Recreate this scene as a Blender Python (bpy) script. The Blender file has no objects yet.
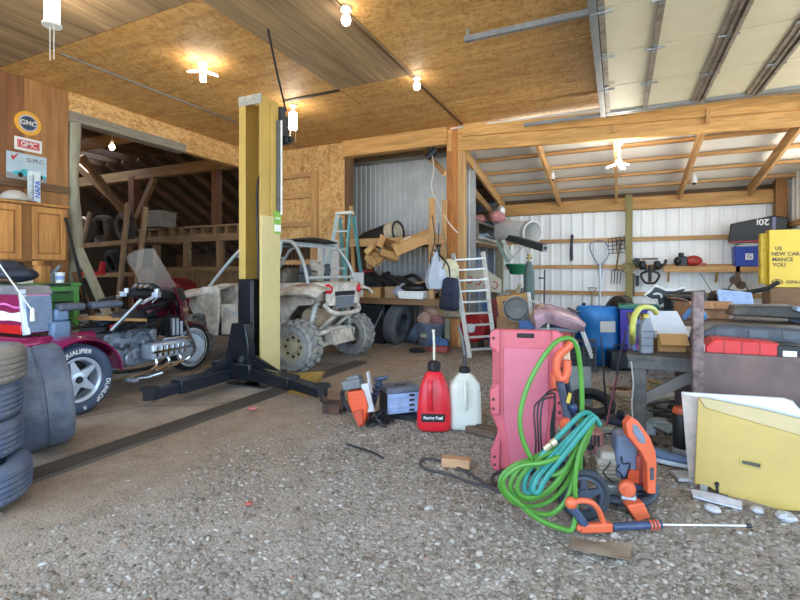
import bpy, bmesh, math, random
import numpy as np
from mathutils import Vector, Matrix, Euler
from math import sin, cos, pi, radians as R
random.seed(7); np.random.seed(7)
S = bpy.context.scene
C = S.collection

# ---------------- camera, sky, exposure ----------------
F, HZ, CX, CH, TH = 465.0, 272.0, 400.0, 1.30, R(25.2)
st, ct = sin(TH), cos(TH)
cam_d = bpy.data.cameras.new('camera'); cam = bpy.data.objects.new('camera', cam_d); C.objects.link(cam)
cam.location = (0, 0, CH); cam.rotation_euler = (R(90), 0, TH)
cam_d.sensor_width = 36; cam_d.lens = 36 * F / 800; cam_d.shift_y = -(300 - HZ) / 800
cam_d.clip_start = 0.05; cam_d.clip_end = 300
S.camera = cam
S.view_settings.view_transform = 'Standard'; S.view_settings.look = 'None'
S.view_settings.gamma = 1; S.view_settings.use_curve_mapping = False
S.view_settings.exposure = 0.85
W = bpy.data.worlds.new('sky'); S.world = W; W.use_nodes = True
wn = W.node_tree.nodes; wn['Background'].inputs[0].default_value = (0.56, 0.76, 1.0, 1); wn['Background'].inputs[1].default_value = 3.5
sun_d = bpy.data.lights.new('sun', 'SUN'); sun_d.energy = 19; sun_d.angle = R(0.6); sun_d.color = (1.0, 0.93, 0.82)
sun = bpy.data.objects.new('sun', sun_d); C.objects.link(sun); sun.rotation_euler = (R(-36), 0, R(18))   # stands behind the barn: lights only the yard in front

# pixel of the photograph -> point of the place
def at_depth(px, py, d):
    u = (px - CX) / F
    return Vector((d * (u * ct - st), d * (u * st + ct), CH + d * (HZ - py) / F))
def at_ground(px, py, z=0.0): return at_depth(px, py, F * (CH - z) / (py - HZ))
def at_x(px, py, X): return at_depth(px, py, X / ((px - CX) / F * ct - st))
def at_y(px, py, Y): return at_depth(px, py, Y / ((px - CX) / F * st + ct))

# ---------------- materials ----------------
def hx(h):
    h = h.lstrip('#'); v = [int(h[i:i + 2], 16) / 255 for i in (0, 2, 4)]
    return tuple(x / 12.92 if x <= 0.04045 else ((x + 0.055) / 1.055) ** 2.4 for x in v)
MATS = {}
def newmat(name):
    m = bpy.data.materials.new(name); m.use_nodes = True
    nt = m.node_tree; b = nt.nodes['Principled BSDF']
    return m, nt, b
def noise(nt, scale, vec=None, detail=4, rough=0.6):
    n = nt.nodes.new('ShaderNodeTexNoise'); n.inputs['Scale'].default_value = scale
    n.inputs['Detail'].default_value = detail; n.inputs['Roughness'].default_value = rough
    if vec is not None: nt.links.new(vec, n.inputs['Vector'])
    return n.outputs['Fac']
def coords(nt, scale=(1, 1, 1), rot=(0, 0, 0)):
    tc = nt.nodes.new('ShaderNodeTexCoord'); mp = nt.nodes.new('ShaderNodeMapping')
    mp.inputs['Scale'].default_value = scale; mp.inputs['Rotation'].default_value = rot
    nt.links.new(tc.outputs['Object'], mp.inputs['Vector']); return mp.outputs['Vector']
def ramp(nt, fac, stops, interp='LINEAR'):
    r = nt.nodes.new('ShaderNodeValToRGB'); r.color_ramp.interpolation = interp
    el = r.color_ramp.elements
    while len(el) < len(stops): el.new(0.5)
    for e, (p, c) in zip(el, stops): e.position = p; e.color = (*c, 1)
    nt.links.new(fac, r.inputs[0]); return r.outputs[0]
def mixc(nt, a, b, fac, mode='MIX'):
    m = nt.nodes.new('ShaderNodeMix'); m.data_type = 'RGBA'; m.blend_type = mode
    for s, i in ((fac, 0), (a, 6), (b, 7)):
        if isinstance(s, (int, float)): m.inputs[i].default_value = s
        elif isinstance(s, tuple): m.inputs[i].default_value = (*s, 1)
        else: nt.links.new(s, m.inputs[i])
    return m.outputs[2]
def bump(nt, b, h, strength=0.3, dist=0.01):
    n = nt.nodes.new('ShaderNodeBump'); n.inputs['Strength'].default_value = strength; n.inputs['Distance'].default_value = dist
    nt.links.new(h, n.inputs['Height']); nt.links.new(n.outputs[0], b.inputs['Normal'])
def plain(name, h, rough=0.6, metal=0.0, var=0.25, scale=9.0, dirt=None, dfac=0.5, bmp=0.0, bscale=60, coat=0.0):
    """painted / plastic / cloth surface with a little mottling, optionally with patches of a second colour"""
    if name in MATS: return MATS[name]
    m, nt, b = newmat(name); c = hx(h) if isinstance(h, str) else h
    v = coords(nt); f = noise(nt, scale, v)
    lo = tuple(x * (1 - var) for x in c); hi = tuple(min(1, x * (1 + var)) for x in c)
    col = ramp(nt, f, [(0.3, lo), (0.7, hi)])
    if dirt:
        f2 = noise(nt, scale * 0.45, v, 8, 0.7)
        mk = ramp(nt, f2, [(max(0, dfac - 0.08), (1, 1, 1)), (dfac + 0.1, (0, 0, 0))])
        col = mixc(nt, col, hx(dirt), mk)
    nt.links.new(col, b.inputs['Base Color']); b.inputs['Roughness'].default_value = rough; b.inputs['Metallic'].default_value = metal
    if coat: b.inputs['Coat Weight'].default_value = coat
    if bmp: bump(nt, b, noise(nt, bscale, v, 3), bmp)
    MATS[name] = m; return m
def wood(name, dark, light, axis='x', scale=5.0, rough=0.7, knots=True):
    key = name + '_' + axis
    if key in MATS: return MATS[key]
    m, nt, b = newmat(key)
    sc = {'x': (0.5, 7, 7), 'y': (7, 0.5, 7), 'z': (7, 7, 0.5)}[axis]
    v = coords(nt, sc); f = noise(nt, scale, v, 5, 0.65)
    v2 = coords(nt, tuple(x * 0.25 for x in sc)); f2 = noise(nt, scale, v2, 3)
    mid = tuple((a * .5 + c * .5) for a, c in zip(hx(dark), hx(light)))
    col = ramp(nt, f, [(0.28, hx(dark)), (0.5, mid), (0.72, hx(light))])
    col = mixc(nt, col, mid, 0.35)
    sh = ramp(nt, f2, [(0.3, (0.72, 0.70, 0.68)), (0.7, (1.12, 1.1, 1.08))])
    col = mixc(nt, col, sh, 1.0, 'MULTIPLY')
    oi = nt.nodes.new('ShaderNodeObjectInfo')
    rd = ramp(nt, oi.outputs['Random'], [(0, (0.84, 0.82, 0.8)), (1, (1.08, 1.08, 1.08))])
    col = mixc(nt, col, rd, 1.0, 'MULTIPLY')
    nt.links.new(col, b.inputs['Base Color']); b.inputs['Roughness'].default_value = rough
    bump(nt, b, f, 0.25, 0.004)
    MATS[key] = m; return m
def flakes(name, dark, mid, light, plane='xy', long='x'):
    """oriented strand board: overlapping long flakes"""
    key = name + plane + long
    if key in MATS: return MATS[key]
    m, nt, b = newmat(key)
    ax = 'xyz'; i, j = ax.index(plane[0]), ax.index(plane[1])
    cols = []
    for k, ang in enumerate((0.25, -0.5, 1.2)):
        tc = nt.nodes.new('ShaderNodeTexCoord')
        mp = nt.nodes.new('ShaderNodeMapping'); rot = [0, 0, 0]; rot[3 - i - j] = ang; mp.inputs['Rotation'].default_value = rot
        nt.links.new(tc.outputs['Object'], mp.inputs['Vector'])
        mp2 = nt.nodes.new('ShaderNodeMapping'); sc = [4, 4, 4]; l = ax.index(long); sc[l] = 7; sc[i + j - l] = 26
        mp2.inputs['Scale'].default_value = sc; nt.links.new(mp.outputs[0], mp2.inputs['Vector'])
        vo = nt.nodes.new('ShaderNodeTexVoronoi'); vo.inputs['Scale'].default_value = 1.0; vo.inputs['Randomness'].default_value = 1
        nt.links.new(mp2.outputs[0], vo.inputs['Vector'])
        sp = nt.nodes.new('ShaderNodeSeparateColor'); nt.links.new(vo.outputs['Color'], sp.inputs[0])
        cols.append(ramp(nt, sp.outputs[k], [(0.0, hx(dark)), (0.35, hx(mid)), (1.0, hx(light))]))
    f = noise(nt, 14, coords(nt), 2); g = noise(nt, 17, coords(nt, (1.1, .9, 1)), 2)
    s1 = ramp(nt, f, [(0.47, (0, 0, 0)), (0.53, (1, 1, 1))]); s2 = ramp(nt, g, [(0.5, (0, 0, 0)), (0.56, (1, 1, 1))])
    col = mixc(nt, mixc(nt, cols[0], cols[1], s1), cols[2], s2)
    ls = [1.2, 1.2, 1.2]; ls[i + j - ax.index(long)] = 9
    big = ramp(nt, noise(nt, 1.0, coords(nt, tuple(ls)), 6, .65), [(0.3, (0.74, 0.70, 0.64)), (0.5, (0.98, 0.97, 0.95)), (0.7, (1.12, 1.12, 1.12))])
    col = mixc(nt, col, big, 1.0, 'MULTIPLY')
    ge = nt.nodes.new('ShaderNodeNewGeometry')
    tn = ramp(nt, ge.outputs['Random Per Island'], [(0, (0.88, 0.86, 0.84)), (1, (1.06, 1.06, 1.05))])
    col = mixc(nt, col, tn, 1.0, 'MULTIPLY')
    nt.links.new(col, b.inputs['Base Color']); b.inputs['Roughness'].default_value = 0.62
    MATS[key] = m; return m
def glow(name, h, strength):
    if name in MATS: return MATS[name]
    m, nt, b = newmat(name); c = hx(h)
    b.inputs['Base Color'].default_value = (*c, 1); b.inputs['Emission Color'].default_value = (*c, 1); b.inputs['Emission Strength'].default_value = strength
    MATS[name] = m; return m
def clear(name, h, alpha=0.75, rough=0.08):
    if name in MATS: return MATS[name]
    m, nt, b = newmat(name); b.inputs['Base Color'].default_value = (*hx(h), 1)
    b.inputs['Transmission Weight'].default_value = alpha; b.inputs['Roughness'].default_value = rough; b.inputs['IOR'].default_value = 1.1
    MATS[name] = m; return m

def film(name, h, op):
    """thin clear sheet: mostly see-through, with a gloss and a slight haze"""
    if name in MATS: return MATS[name]
    m, nt, b = newmat(name); b.inputs['Base Color'].default_value = (*hx(h), 1); b.inputs['Roughness'].default_value = .15
    t = nt.nodes.new('ShaderNodeBsdfTransparent'); mx = nt.nodes.new('ShaderNodeMixShader'); mx.inputs[0].default_value = op
    nt.links.new(t.outputs[0], mx.inputs[1]); nt.links.new(b.outputs[0], mx.inputs[2]); nt.links.new(mx.outputs[0], nt.nodes['Material Output'].inputs[0])
    MATS[name] = m; return m

# ---------------- mesh building ----------------
def rotm(rot): return Euler(rot).to_matrix().to_4x4()
def frame(p, zdir, xhint=(0, 0, 1)):
    z = Vector(zdir).normalized(); xh = Vector(xhint)
    if abs(z.dot(xh.normalized())) > 0.98: xh = Vector((1, 0, 0)) if abs(z.x) < 0.9 else Vector((0, 1, 0))
    y = z.cross(xh).normalized(); x = y.cross(z).normalized()
    m = Matrix((x, y, z)).transposed().to_4x4(); m.translation = Vector(p); return m
class MB:
    def __init__(s, M=None): s.bm = bmesh.new(); s.M = M or Matrix(); s.mi = 0
    def _add(s, vs, fs, M=None):
        T = s.M @ M if M is not None else s.M
        bv = [s.bm.verts.new(T @ Vector(v)) for v in vs]
        for f in fs:
            try: fc = s.bm.faces.new([bv[i] for i in f]); fc.material_index = s.mi
            except ValueError: pass
        return s
    def box(s, c, size, rot=(0, 0, 0), top=None):
        """box centred at c; top=(sx,sy) scales its upper face"""
        x, y, z = (k / 2 for k in size); tx, ty = top or (1, 1)
        vs = [(-x, -y, -z), (x, -y, -z), (x, y, -z), (-x, y, -z), (-x * tx, -y * ty, z), (x * tx, -y * ty, z), (x * tx, y * ty, z), (-x * tx, y * ty, z)]
        return s._add(vs, [(3, 2, 1, 0), (4, 5, 6, 7), (0, 1, 5, 4), (1, 2, 6, 5), (2, 3, 7, 6), (3, 0, 4, 7)], Matrix.Translation(c) @ rotm(rot))
    def span(s, a, b):
        a, b = Vector(a), Vector(b); return s.box((a + b) / 2, [abs(k) for k in (b - a)])
    def bar(s, p0, p1, w, h, up=(0, 0, 1)):
        """rectangular bar from p0 to p1, h measured along up, w across"""
        p0, p1 = Vector(p0), Vector(p1); m = frame((p0 + p1) / 2, p1 - p0, up)
        return s._add(*boxvf(h, w, (p1 - p0).length), m)
    def cyl(s, p0, p1, r0, r1=None, n=14, cap=True):
        p0, p1 = Vector(p0), Vector(p1); r1 = r0 if r1 is None else r1; L = (p1 - p0).length
        return s.lathe([(r0, 0), (r1, L)], n, frame(p0, p1 - p0), cap)
    def lathe(s, prof, n=24, M=None, cap=True, loop=False, mod=None):
        vs = []; fs = []; k = len(prof)
        for i in range(n):
            a = 2 * pi * i / n
            for q, (r, z) in enumerate(prof):
                rr = r + (mod(i, q) if mod else 0)
                vs.append((rr * cos(a), rr * sin(a), z))
        for i in range(n):
            j = (i + 1) % n
            for q in range(k if loop else k - 1):
                q2 = (q + 1) % k
                fs.append((i * k + q, j * k + q, j * k + q2, i * k + q2))
        if cap and not loop:
            if prof[0][0] > 1e-6: fs.append([i * k for i in range(n)][::-1])
            if prof[-1][0] > 1e-6: fs.append([i * k + k - 1 for i in range(n)])
        return s._add(vs, fs, M)
    def tube(s, pts, r, n=8, cap=True, closed=False):
        pts = [Vector(p) for p in pts]; k = len(pts)
        rs = r if isinstance(r, (list, tuple)) else [r] * k
        vs = []; fs = []; t = (pts[1] - pts[0]).normalized()
        nx = t.orthogonal().normalized()
        for i in range(k):
            if closed: tt = pts[(i + 1) % k] - pts[i - 1]
            else: tt = pts[min(i + 1, k - 1)] - pts[max(i - 1, 0)]
            tt = tt.normalized() if tt.length > 1e-9 else t
            nx = (nx - tt * nx.dot(tt)); nx = nx.normalized() if nx.length > 1e-6 else tt.orthogonal().normalized()
            by = tt.cross(nx)
            for j in range(n):
                a = 2 * pi * j / n; vs.append(pts[i] + (nx * cos(a) + by * sin(a)) * rs[i])
        for i in range(k if closed else k - 1):
            i2 = (i + 1) % k
            for j in range(n):
                j2 = (j + 1) % n; fs.append((i * n + j, i * n + j2, i2 * n + j2, i2 * n + j))
        if cap and not closed: fs.append(list(range(n))[::-1]); fs.append([(k - 1) * n + j for j in range(n)])
        return s._add(vs, fs)
    def prism(s, poly, depth, M=None):
        """polygon in the local xy plane, extruded along +z"""
        k = len(poly); vs = [(x, y, 0) for x, y in poly] + [(x, y, depth) for x, y in poly]
        fs = [list(range(k))[::-1], list(range(k, 2 * k))] + [(i, (i + 1) % k, k + (i + 1) % k, k + i) for i in range(k)]
        return s._add(vs, fs, M)
    def ball(s, c, r, n=16, rot=(0, 0, 0), lump=0.0):
        rx, ry, rz = (r, r, r) if not isinstance(r, (tuple, list)) else r; m = max(6, n // 2)
        vs = []; fs = []
        vs.append((0, 0, -rz))
        for i in range(1, m):
            p = -pi / 2 + pi * i / m
            for j in range(n):
                a = 2 * pi * j / n; q = 1 + lump * (random.random() - 0.5)
                vs.append((rx * cos(p) * cos(a) * q, ry * cos(p) * sin(a) * q, rz * sin(p) * q))
        vs.append((0, 0, rz)); e = len(vs) - 1
        for j in range(n):
            fs.append((0, 1 + (j + 1) % n, 1 + j)); fs.append((e, e - n + j, e - n + (j + 1) % n))
        for i in range(m - 2):
            for j in range(n):
                a = 1 + i * n; b = a + n; fs.append((a + j, a + (j + 1) % n, b + (j + 1) % n, b + j))
        return s._add(vs, fs, Matrix.Translation(c) @ rotm(rot))
    def sheet(s, fn, nu, nv, th=0.0):
        """surface fn(u,v) over the unit square, doubled with thickness th along its normals"""
        P = [[Vector(fn(i / nu, j / nv)) for j in range(nv + 1)] for i in range(nu + 1)]
        idx = lambda i, j: i * (nv + 1) + j
        vs = [P[i][j] for i in range(nu + 1) for j in range(nv + 1)]
        fs = [(idx(i, j), idx(i + 1, j), idx(i + 1, j + 1), idx(i, j + 1)) for i in range(nu) for j in range(nv)]
        if th:
            off = len(vs); N = []
            for i in range(nu + 1):
                for j in range(nv + 1):
                    a = P[min(i + 1, nu)][j] - P[max(i - 1, 0)][j]; b = P[i][min(j + 1, nv)] - P[i][max(j - 1, 0)]
                    n = a.cross(b); N.append(n.normalized() if n.length > 1e-9 else Vector((0, 0, 1)))
            vs += [v - n * th for v, n in zip(vs, N)]
            fs += [tuple(off + q for q in f[::-1]) for f in list(fs)]
            ring = [idx(i, 0) for i in range(nu + 1)] + [idx(nu, j) for j in range(1, nv + 1)] + [idx(i, nv) for i in range(nu - 1, -1, -1)] + [idx(0, j) for j in range(nv - 1, 0, -1)]
            for a, b in zip(ring, ring[1:] + ring[:1]): fs.append((b, a, off + a, off + b))
        return s._add(vs, fs)
    def text(s, body, size, M, depth=0.002, warp=None, bold=False):
        vs, fs = glyphs(body, size, depth, bold)
        if warp: vs = [warp(v) for v in vs]
        return s._add(vs, fs, M)
    def build(s, name, mat, parent=None, smooth=35, bevel=0.0, seg=2, loc=None, rot=None):
        me = bpy.data.meshes.new(name)
        bmesh.ops.recalc_face_normals(s.bm, faces=s.bm.faces) if len(s.bm.faces) < 60000 else None
        s.bm.to_mesh(me); s.bm.free()
        for m in (mat if isinstance(mat, (list, tuple)) else [mat]): me.materials.append(m)
        if smooth:
            me.shade_smooth(); me.set_sharp_from_angle(angle=R(smooth))
        o = bpy.data.objects.new(name, me); C.objects.link(o)
        if parent is not None: o.parent = parent
        if loc is not None: o.location = loc
        if rot is not None: o.rotation_euler = rot
        if bevel:
            b = o.modifiers.new('bevel', 'BEVEL'); b.width = bevel; b.segments = seg; b.limit_method = 'ANGLE'; b.angle_limit = R(40)
        return o
def boxvf(a, b, c):
    x, y, z = a / 2, b / 2, c / 2
    return [(-x, -y, -z), (x, -y, -z), (x, y, -z), (-x, y, -z), (-x, -y, z), (x, -y, z), (x, y, z), (-x, y, z)], [(3, 2, 1, 0), (4, 5, 6, 7), (0, 1, 5, 4), (1, 2, 6, 5), (2, 3, 7, 6), (3, 0, 4, 7)]
GL = {}
def glyphs(body, size, depth, bold):
    key = (body, size, depth, bold)
    if key not in GL:
        cu = bpy.data.curves.new('t', 'FONT'); cu.body = body; cu.size = size; cu.align_x = 'CENTER'; cu.align_y = 'CENTER'; cu.extrude = depth; cu.resolution_u = 3
        if bold: cu.offset = size * 0.018
        ob = bpy.data.objects.new('t', cu); C.objects.link(ob)
        me = bpy.data.meshes.new_from_object(ob.evaluated_get(bpy.context.evaluated_depsgraph_get()))
        GL[key] = ([v.co.copy() for v in me.vertices], [tuple(p.vertices) for p in me.polygons])
        bpy.data.objects.remove(ob); bpy.data.curves.remove(cu); bpy.data.meshes.remove(me)
    return GL[key]
def smoothpath(pts, sub=6, closed=False):
    """Catmull-Rom through the points"""
    P = [Vector(p) for p in pts]; n = len(P); out = []
    for i in range(n if closed else n - 1):
        g = (lambda k: P[k % n]) if closed else (lambda k: P[max(0, min(n - 1, k))])
        a, b, c, d = g(i - 1), g(i), g(i + 1), g(i + 2)
        for q in range(sub):
            t = q / sub
            out.append(0.5 * ((2 * b) + (c - a) * t + (2 * a - 5 * b + 4 * c - d) * t * t + (3 * b - a - 3 * c + d) * t ** 3))
    if not closed: out.append(P[-1])
    return out
def tag(o, label, cat, group=None, kind=None):
    o['label'] = label; o['category'] = cat
    if group: o['group'] = group
    if kind: o['kind'] = kind
    return o
def thing(name, label, cat, loc=(0, 0, 0), rz=0.0, group=None, rot=None):
    o = bpy.data.objects.new(name, None); C.objects.link(o); o.empty_display_size = 0.1
    o.location = loc; o.rotation_euler = rot if rot else (0, 0, rz)
    return tag(o, label, cat, group)
def struct(name, mb, mat, **k):
    o = mb.build(name, mat, **k); o['kind'] = 'structure'; return o
def dup(root, loc, rot, label, group=None):
    r = root.copy(); C.objects.link(r); r.location = loc; r.rotation_euler = rot; r['label'] = label
    if group: r['group'] = group
    for ch in list(root.children):
        c = ch.copy(); C.objects.link(c); c.parent = r
        for g in list(ch.children):
            d = g.copy(); C.objects.link(d); d.parent = c
    return r
# ---------------- palette ----------------
osb_c = flakes('strand_board', 'b08246', 'c89a58', 'd4ac72', 'xy', 'x')
osb_w = flakes('strand_board', 'b08044', 'cfa264', 'e0ba80', 'xz', 'z')
osb_l = flakes('strand_board', 'b08044', 'cfa264', 'e0ba80', 'yz', 'y')
ply = wood('plywood', '745f44', 'b89e78', 'y', 2.2)
ply_x = wood('plywood', '6b5236', 'a58a62', 'x', 2.2)
pine_x = wood('pine', 'ac7e48', 'd8b07a', 'x'); pine_y = wood('pine', 'ac7e48', 'd8b07a', 'y'); pine_z = wood('pine', 'b3864e', 'dcb47c', 'z')
beam_x = wood('beam_pine', 'b3803f', 'dcb070', 'x')
old_x = wood('old_timber', '4a3622', '7d5f3e', 'x'); old_y = wood('old_timber', '4a3622', '7d5f3e', 'y'); old_z = wood('old_timber', '5a4028', '8a6844', 'z')
grey_y = wood('grey_timber', '6f6a5e', '9a9484', 'y'); grey_z = wood('grey_timber', '7d7a66', 'a8a48c', 'z'); grey_x = wood('grey_timber', '6f6a5e', '9a9484', 'x')
white_metal = plain('white_sheet_metal', 'eeeeea', 0.45, 0.0, 0.03, 3)
galv = plain('galvanised_sheet', 'aeb0ae', 0.5, 0.1, 0.10, 3, 'c2c4c0', 0.42)
dark_tin = plain('dark_tin_roof', '3c3a36', 0.6, 0.3, 0.3, 2)
steel = plain('dull_steel', '8d9092', 0.4, 0.8, 0.15)
dark_steel = plain('dark_steel', '2c2d30', 0.45, 0.5, 0.3)
black = plain('black_plastic', '17181a', 0.45, 0, 0.3)
black_rubber = plain('black_rubber', '1d1d1f', 0.8, 0, 0.3)
chrome = plain('chrome', 'c8ccd2', 0.12, 1.0, 0.1, 20)
white_paint = plain('white_paint', 'd9d7cf', 0.5, 0, 0.1)
white_plastic = plain('white_plastic', 'e2e2dd', 0.4, 0, 0.06)
cardboard = plain('cardboard', 'b08450', 0.8, 0, 0.14, 5)
lamp_white = glow('lamp_white', 'fff6e8', 14.0)
lamp_warm = glow('lamp_warm', 'ffd08a', 70.0)

# ---------------- ground ----------------
def ground_material():
    m, nt, b = newmat('gravel_and_dirt')
    v = coords(nt); sp = nt.nodes.new('ShaderNodeSeparateXYZ'); nt.links.new(v, sp.inputs[0])
    wob = nt.nodes.new('ShaderNodeMath'); wob.operation = 'MULTIPLY_ADD'; nt.links.new(noise(nt, 1.1, v, 5), wob.inputs[0]); wob.inputs[1].default_value = 2.2
    nt.links.new(sp.outputs[0], wob.inputs[2])
    g = ramp(nt, wob.outputs[0], [(0, (0, 0, 0)), (1, (1, 1, 1))]); g.node.color_ramp.elements[0].position = 0.0
    # x + 2.2*noise: about -3.2+1.1 = -2.1 at the slab edge, -0.9 well into the gravel
    mr = nt.nodes.new('ShaderNodeMapRange'); nt.links.new(wob.outputs[0], mr.inputs[0]); mr.inputs[1].default_value = -2.0; mr.inputs[2].default_value = -0.3
    fine = noise(nt, 45, v, 6, 0.75); med = noise(nt, 6, v, 5)
    dirt = ramp(nt, fine, [(0.3, hx('75624e')), (0.5, hx('98826b')), (0.72, hx('b5a28c'))])
    dirt = mixc(nt, dirt, ramp(nt, med, [(0.3, hx('735c46')), (0.7, hx('a2907c'))]), 0.5)
    vo = nt.nodes.new('ShaderNodeTexVoronoi'); vo.inputs['Scale'].default_value = 70; nt.links.new(v, vo.inputs['Vector'])
    sc = nt.nodes.new('ShaderNodeSeparateColor'); nt.links.new(vo.outputs['Color'], sc.inputs[0])
    grav = ramp(nt, sc.outputs[0], [(0.0, hx('5f564c')), (0.4, hx('8d8377')), (1.0, hx('aca297'))])
    grav = mixc(nt, grav, ramp(nt, med, [(0.3, hx('7d7366')), (0.7, hx('aaa299'))]), 0.4)
    nt.links.new(mixc(nt, dirt, grav, mr.outputs[0]), b.inputs['Base Color']); b.inputs['Roughness'].default_value = 0.95
    ad = nt.nodes.new('ShaderNodeMath'); ad.operation = 'SUBTRACT'; nt.links.new(fine, ad.inputs[0]); nt.links.new(vo.outputs['Distance'], ad.inputs[1])
    bump(nt, b, ad.outputs[0], 0.45, 0.012)
    return m
xs = np.unique(np.concatenate([np.linspace(-30, -3.3, 20), np.arange(-3.3, 3.2, 0.055), np.linspace(3.2, 30, 20)]))
ys = np.unique(np.concatenate([np.linspace(-30, 0.6, 20), np.arange(0.6, 8.0, 0.055), np.linspace(8.0, 40, 20)]))
def lumps(x, y):
    h = np.zeros_like(x)
    for k, (a, s) in enumerate(((0.010, 1.7), (0.007, 4.1), (0.005, 9.3), (0.004, 17.0))):
        h += a * np.sin(x * s + 1.3 * k + 0.8 * np.sin(y * s * 0.7 + k)) * np.cos(y * s * 0.9 + 2.1 * k + 0.7 * np.sin(x * s * 0.6))
    return h
def field(x, y):
    fade = np.clip((x + 3.25) / 0.5, 0, 1) * np.clip((3.1 - x) / 0.3, 0, 1) * np.clip((y - 0.7) / 0.3, 0, 1) * np.clip((7.8 - y) / 1.5, 0, 1)
    return (lumps(x, y) - 0.012) * fade
X, Y = np.meshgrid(xs, ys, indexing='ij'); Z = field(X, Y)
me = bpy.data.meshes.new('floor'); n1, n2 = X.shape
fi = np.arange(n1 * n2).reshape(n1, n2); q = np.stack([fi[:-1, :-1], fi[1:, :-1], fi[1:, 1:], fi[:-1, 1:]], -1).reshape(-1, 4)
me.from_pydata(np.stack([X, Y, Z], -1).reshape(-1, 3).tolist(), [], q.tolist()); me.shade_smooth()
me.materials.append(ground_material()); fl = bpy.data.objects.new('floor', me); C.objects.link(fl); fl['kind'] = 'structure'

def concrete():
    m, nt, b = newmat('stained_concrete'); v = coords(nt)
    c = ramp(nt, noise(nt, 1.6, v, 8, 0.7), [(0.3, hx('6a5e53')), (0.5, hx('978878')), (0.7, hx('b1a394'))])
    vo = nt.nodes.new('ShaderNodeTexVoronoi'); vo.feature = 'DISTANCE_TO_EDGE'; vo.inputs['Scale'].default_value = 0.55
    w = mixc(nt, v, noise(nt, 3, v, 4), 0.12); nt.links.new(w, vo.inputs['Vector'])
    cr = ramp(nt, vo.outputs['Distance'], [(0.0, (0.25, 0.22, 0.2)), (0.008, (1, 1, 1))])
    nt.links.new(mixc(nt, c, cr, 1.0, 'MULTIPLY'), b.inputs['Base Color']); b.inputs['Roughness'].default_value = 0.8
    bump(nt, b, noise(nt, 25, v, 6), 0.2); return m
struct('concrete_slab', MB().box((-8.7, 4.9, -0.045), (10.5, 14.2, 0.10)), concrete())
struct('sill_timber', MB().box((-3.35, 3.2, -0.02), (0.2, 5.2, 0.09)), wood('sill_board', '3a342e', '5f574d', 'y'))

m_, nt_, b_ = newmat('yard_bounce_gravel'); nt_.links.new(ramp(nt_, noise(nt_, 30, coords(nt_), 6), [(.3, hx('a39c90')), (.7, hx('cbc5b9'))]), b_.inputs['Base Color']); b_.inputs['Roughness'].default_value = .95
struct('yard_bounce_ground', MB().box((0, -15.2, -.02), (60, 29.6, .05)), m_)  # unseen pale yard, added so sunlight bounces up onto the ceiling
struct('yard_bounce_ground', MB().box((17.4, 6, -.02), (26, 12.5, .05)), m_)  # unseen side yard, added to bounce sunlight into the lean-to
# ---------------- ceiling ----------------
CZ = 3.85
cb = MB()
def sheetc(x0, x1, y0, y1, mi, dz=0.0):
    cb.mi = mi; g = 0.012; cb.box(((x0 + x1) / 2, (y0 + y1) / 2, CZ + 0.02 + dz), (x1 - x0 - g, y1 - y0 - g, 0.04))
xl = [-7.1, -5.9, -4.72, -3.54]
for a, b_ in zip(xl, xl[1:]):
    for y0, y1 in ((-0.6, 0.7), (0.7, 3.13)): sheetc(a, b_, y0, y1, 1)
    for y0, y1 in ((3.13, 5.54), (5.54, 7.86)): sheetc(a, b_, y0, y1, 0, random.uniform(0, 0.006))
sheetc(-3.54, -2.4, 0.7, 3.1, 1, -0.006); sheetc(-3.54, -2.4, 3.1, 5.5, 1, -0.008); sheetc(-3.54, -2.4, -0.6, 0.7, 1); sheetc(-3.54, -2.4, 5.5, 7.86, 0)
for y0, y1 in ((-0.6, 0.6), (0.6, 1.8), (1.8, 3.0), (3.0, 4.2), (4.2, 5.4), (5.4, 6.6), (6.6, 7.86)):
    for x0, x1 in ((-2.4, 0.05), (0.05, 2.5), (2.5, 4.6)): sheetc(x0, x1, y0, y1, 0, random.uniform(0, 0.008))
cb.mi = 2; cb.box((-1.2, 3.6, CZ + 0.055), (12.2, 8.8, 0.02))
struct('ceiling', cb, [osb_c, ply, dark_tin], smooth=0)
struct('roof_deck', MB().box((0, 3.5, 4.6), (22, 9.5, 0.05)), dark_tin)
conduit = tag(MB().tube([(-5.86, y, 3.835) for y in (3.2, 4.5, 6.0, 7.75)], 0.012, 8).build('ceiling_conduit', steel), 'thin metal conduit running along the ceiling above the trike bay', 'conduit')

# ---------------- left wall ----------------
panel = wood('wall_panelling', '6e4526', '9c6a3e', 'z', 3.0); panel2 = wood('wall_ply', '8d5c2e', 'b98a54', 'z', 2.5)
struct('wall_left', MB().span((-7.25, -0.6, 0), (-7.06, 3.42, CZ)), panel)
struct('wall_left_panel', MB().span((-7.25, 3.42, 0), (-7.055, 3.96, CZ)), panel2)
struct('trim_1', MB().span((-7.06, 1.5, 2.40), (-7.02, 3.95, 2.50)), old_y)
struct('header_left', MB().span((-7.16, 3.96, 3.58), (-7.02, 7.8, CZ)), osb_l)
struct('lintel_left', MB().span((-7.2, 3.96, 3.44), (-7.0, 5.9, 3.58)), grey_y)
struct('header_left_low', MB().span((-7.16, 5.9, 3.46), (-7.03, 7.8, 3.58)), osb_l)
pm = MB(); pr = [0.085, 0.08, 0.075, 0.082, 0.095, 0.092, 0.082, 0.078, 0.075, 0.085]
pm.tube([(-7.10 + 0.02 * sin(i * 1.7), 4.06 + 0.012 * cos(i * 1.3), 3.46 * i / 9) for i in range(10)][::-1], pr, 12)
struct('cedar_post', pm, grey_z, smooth=60)

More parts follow.
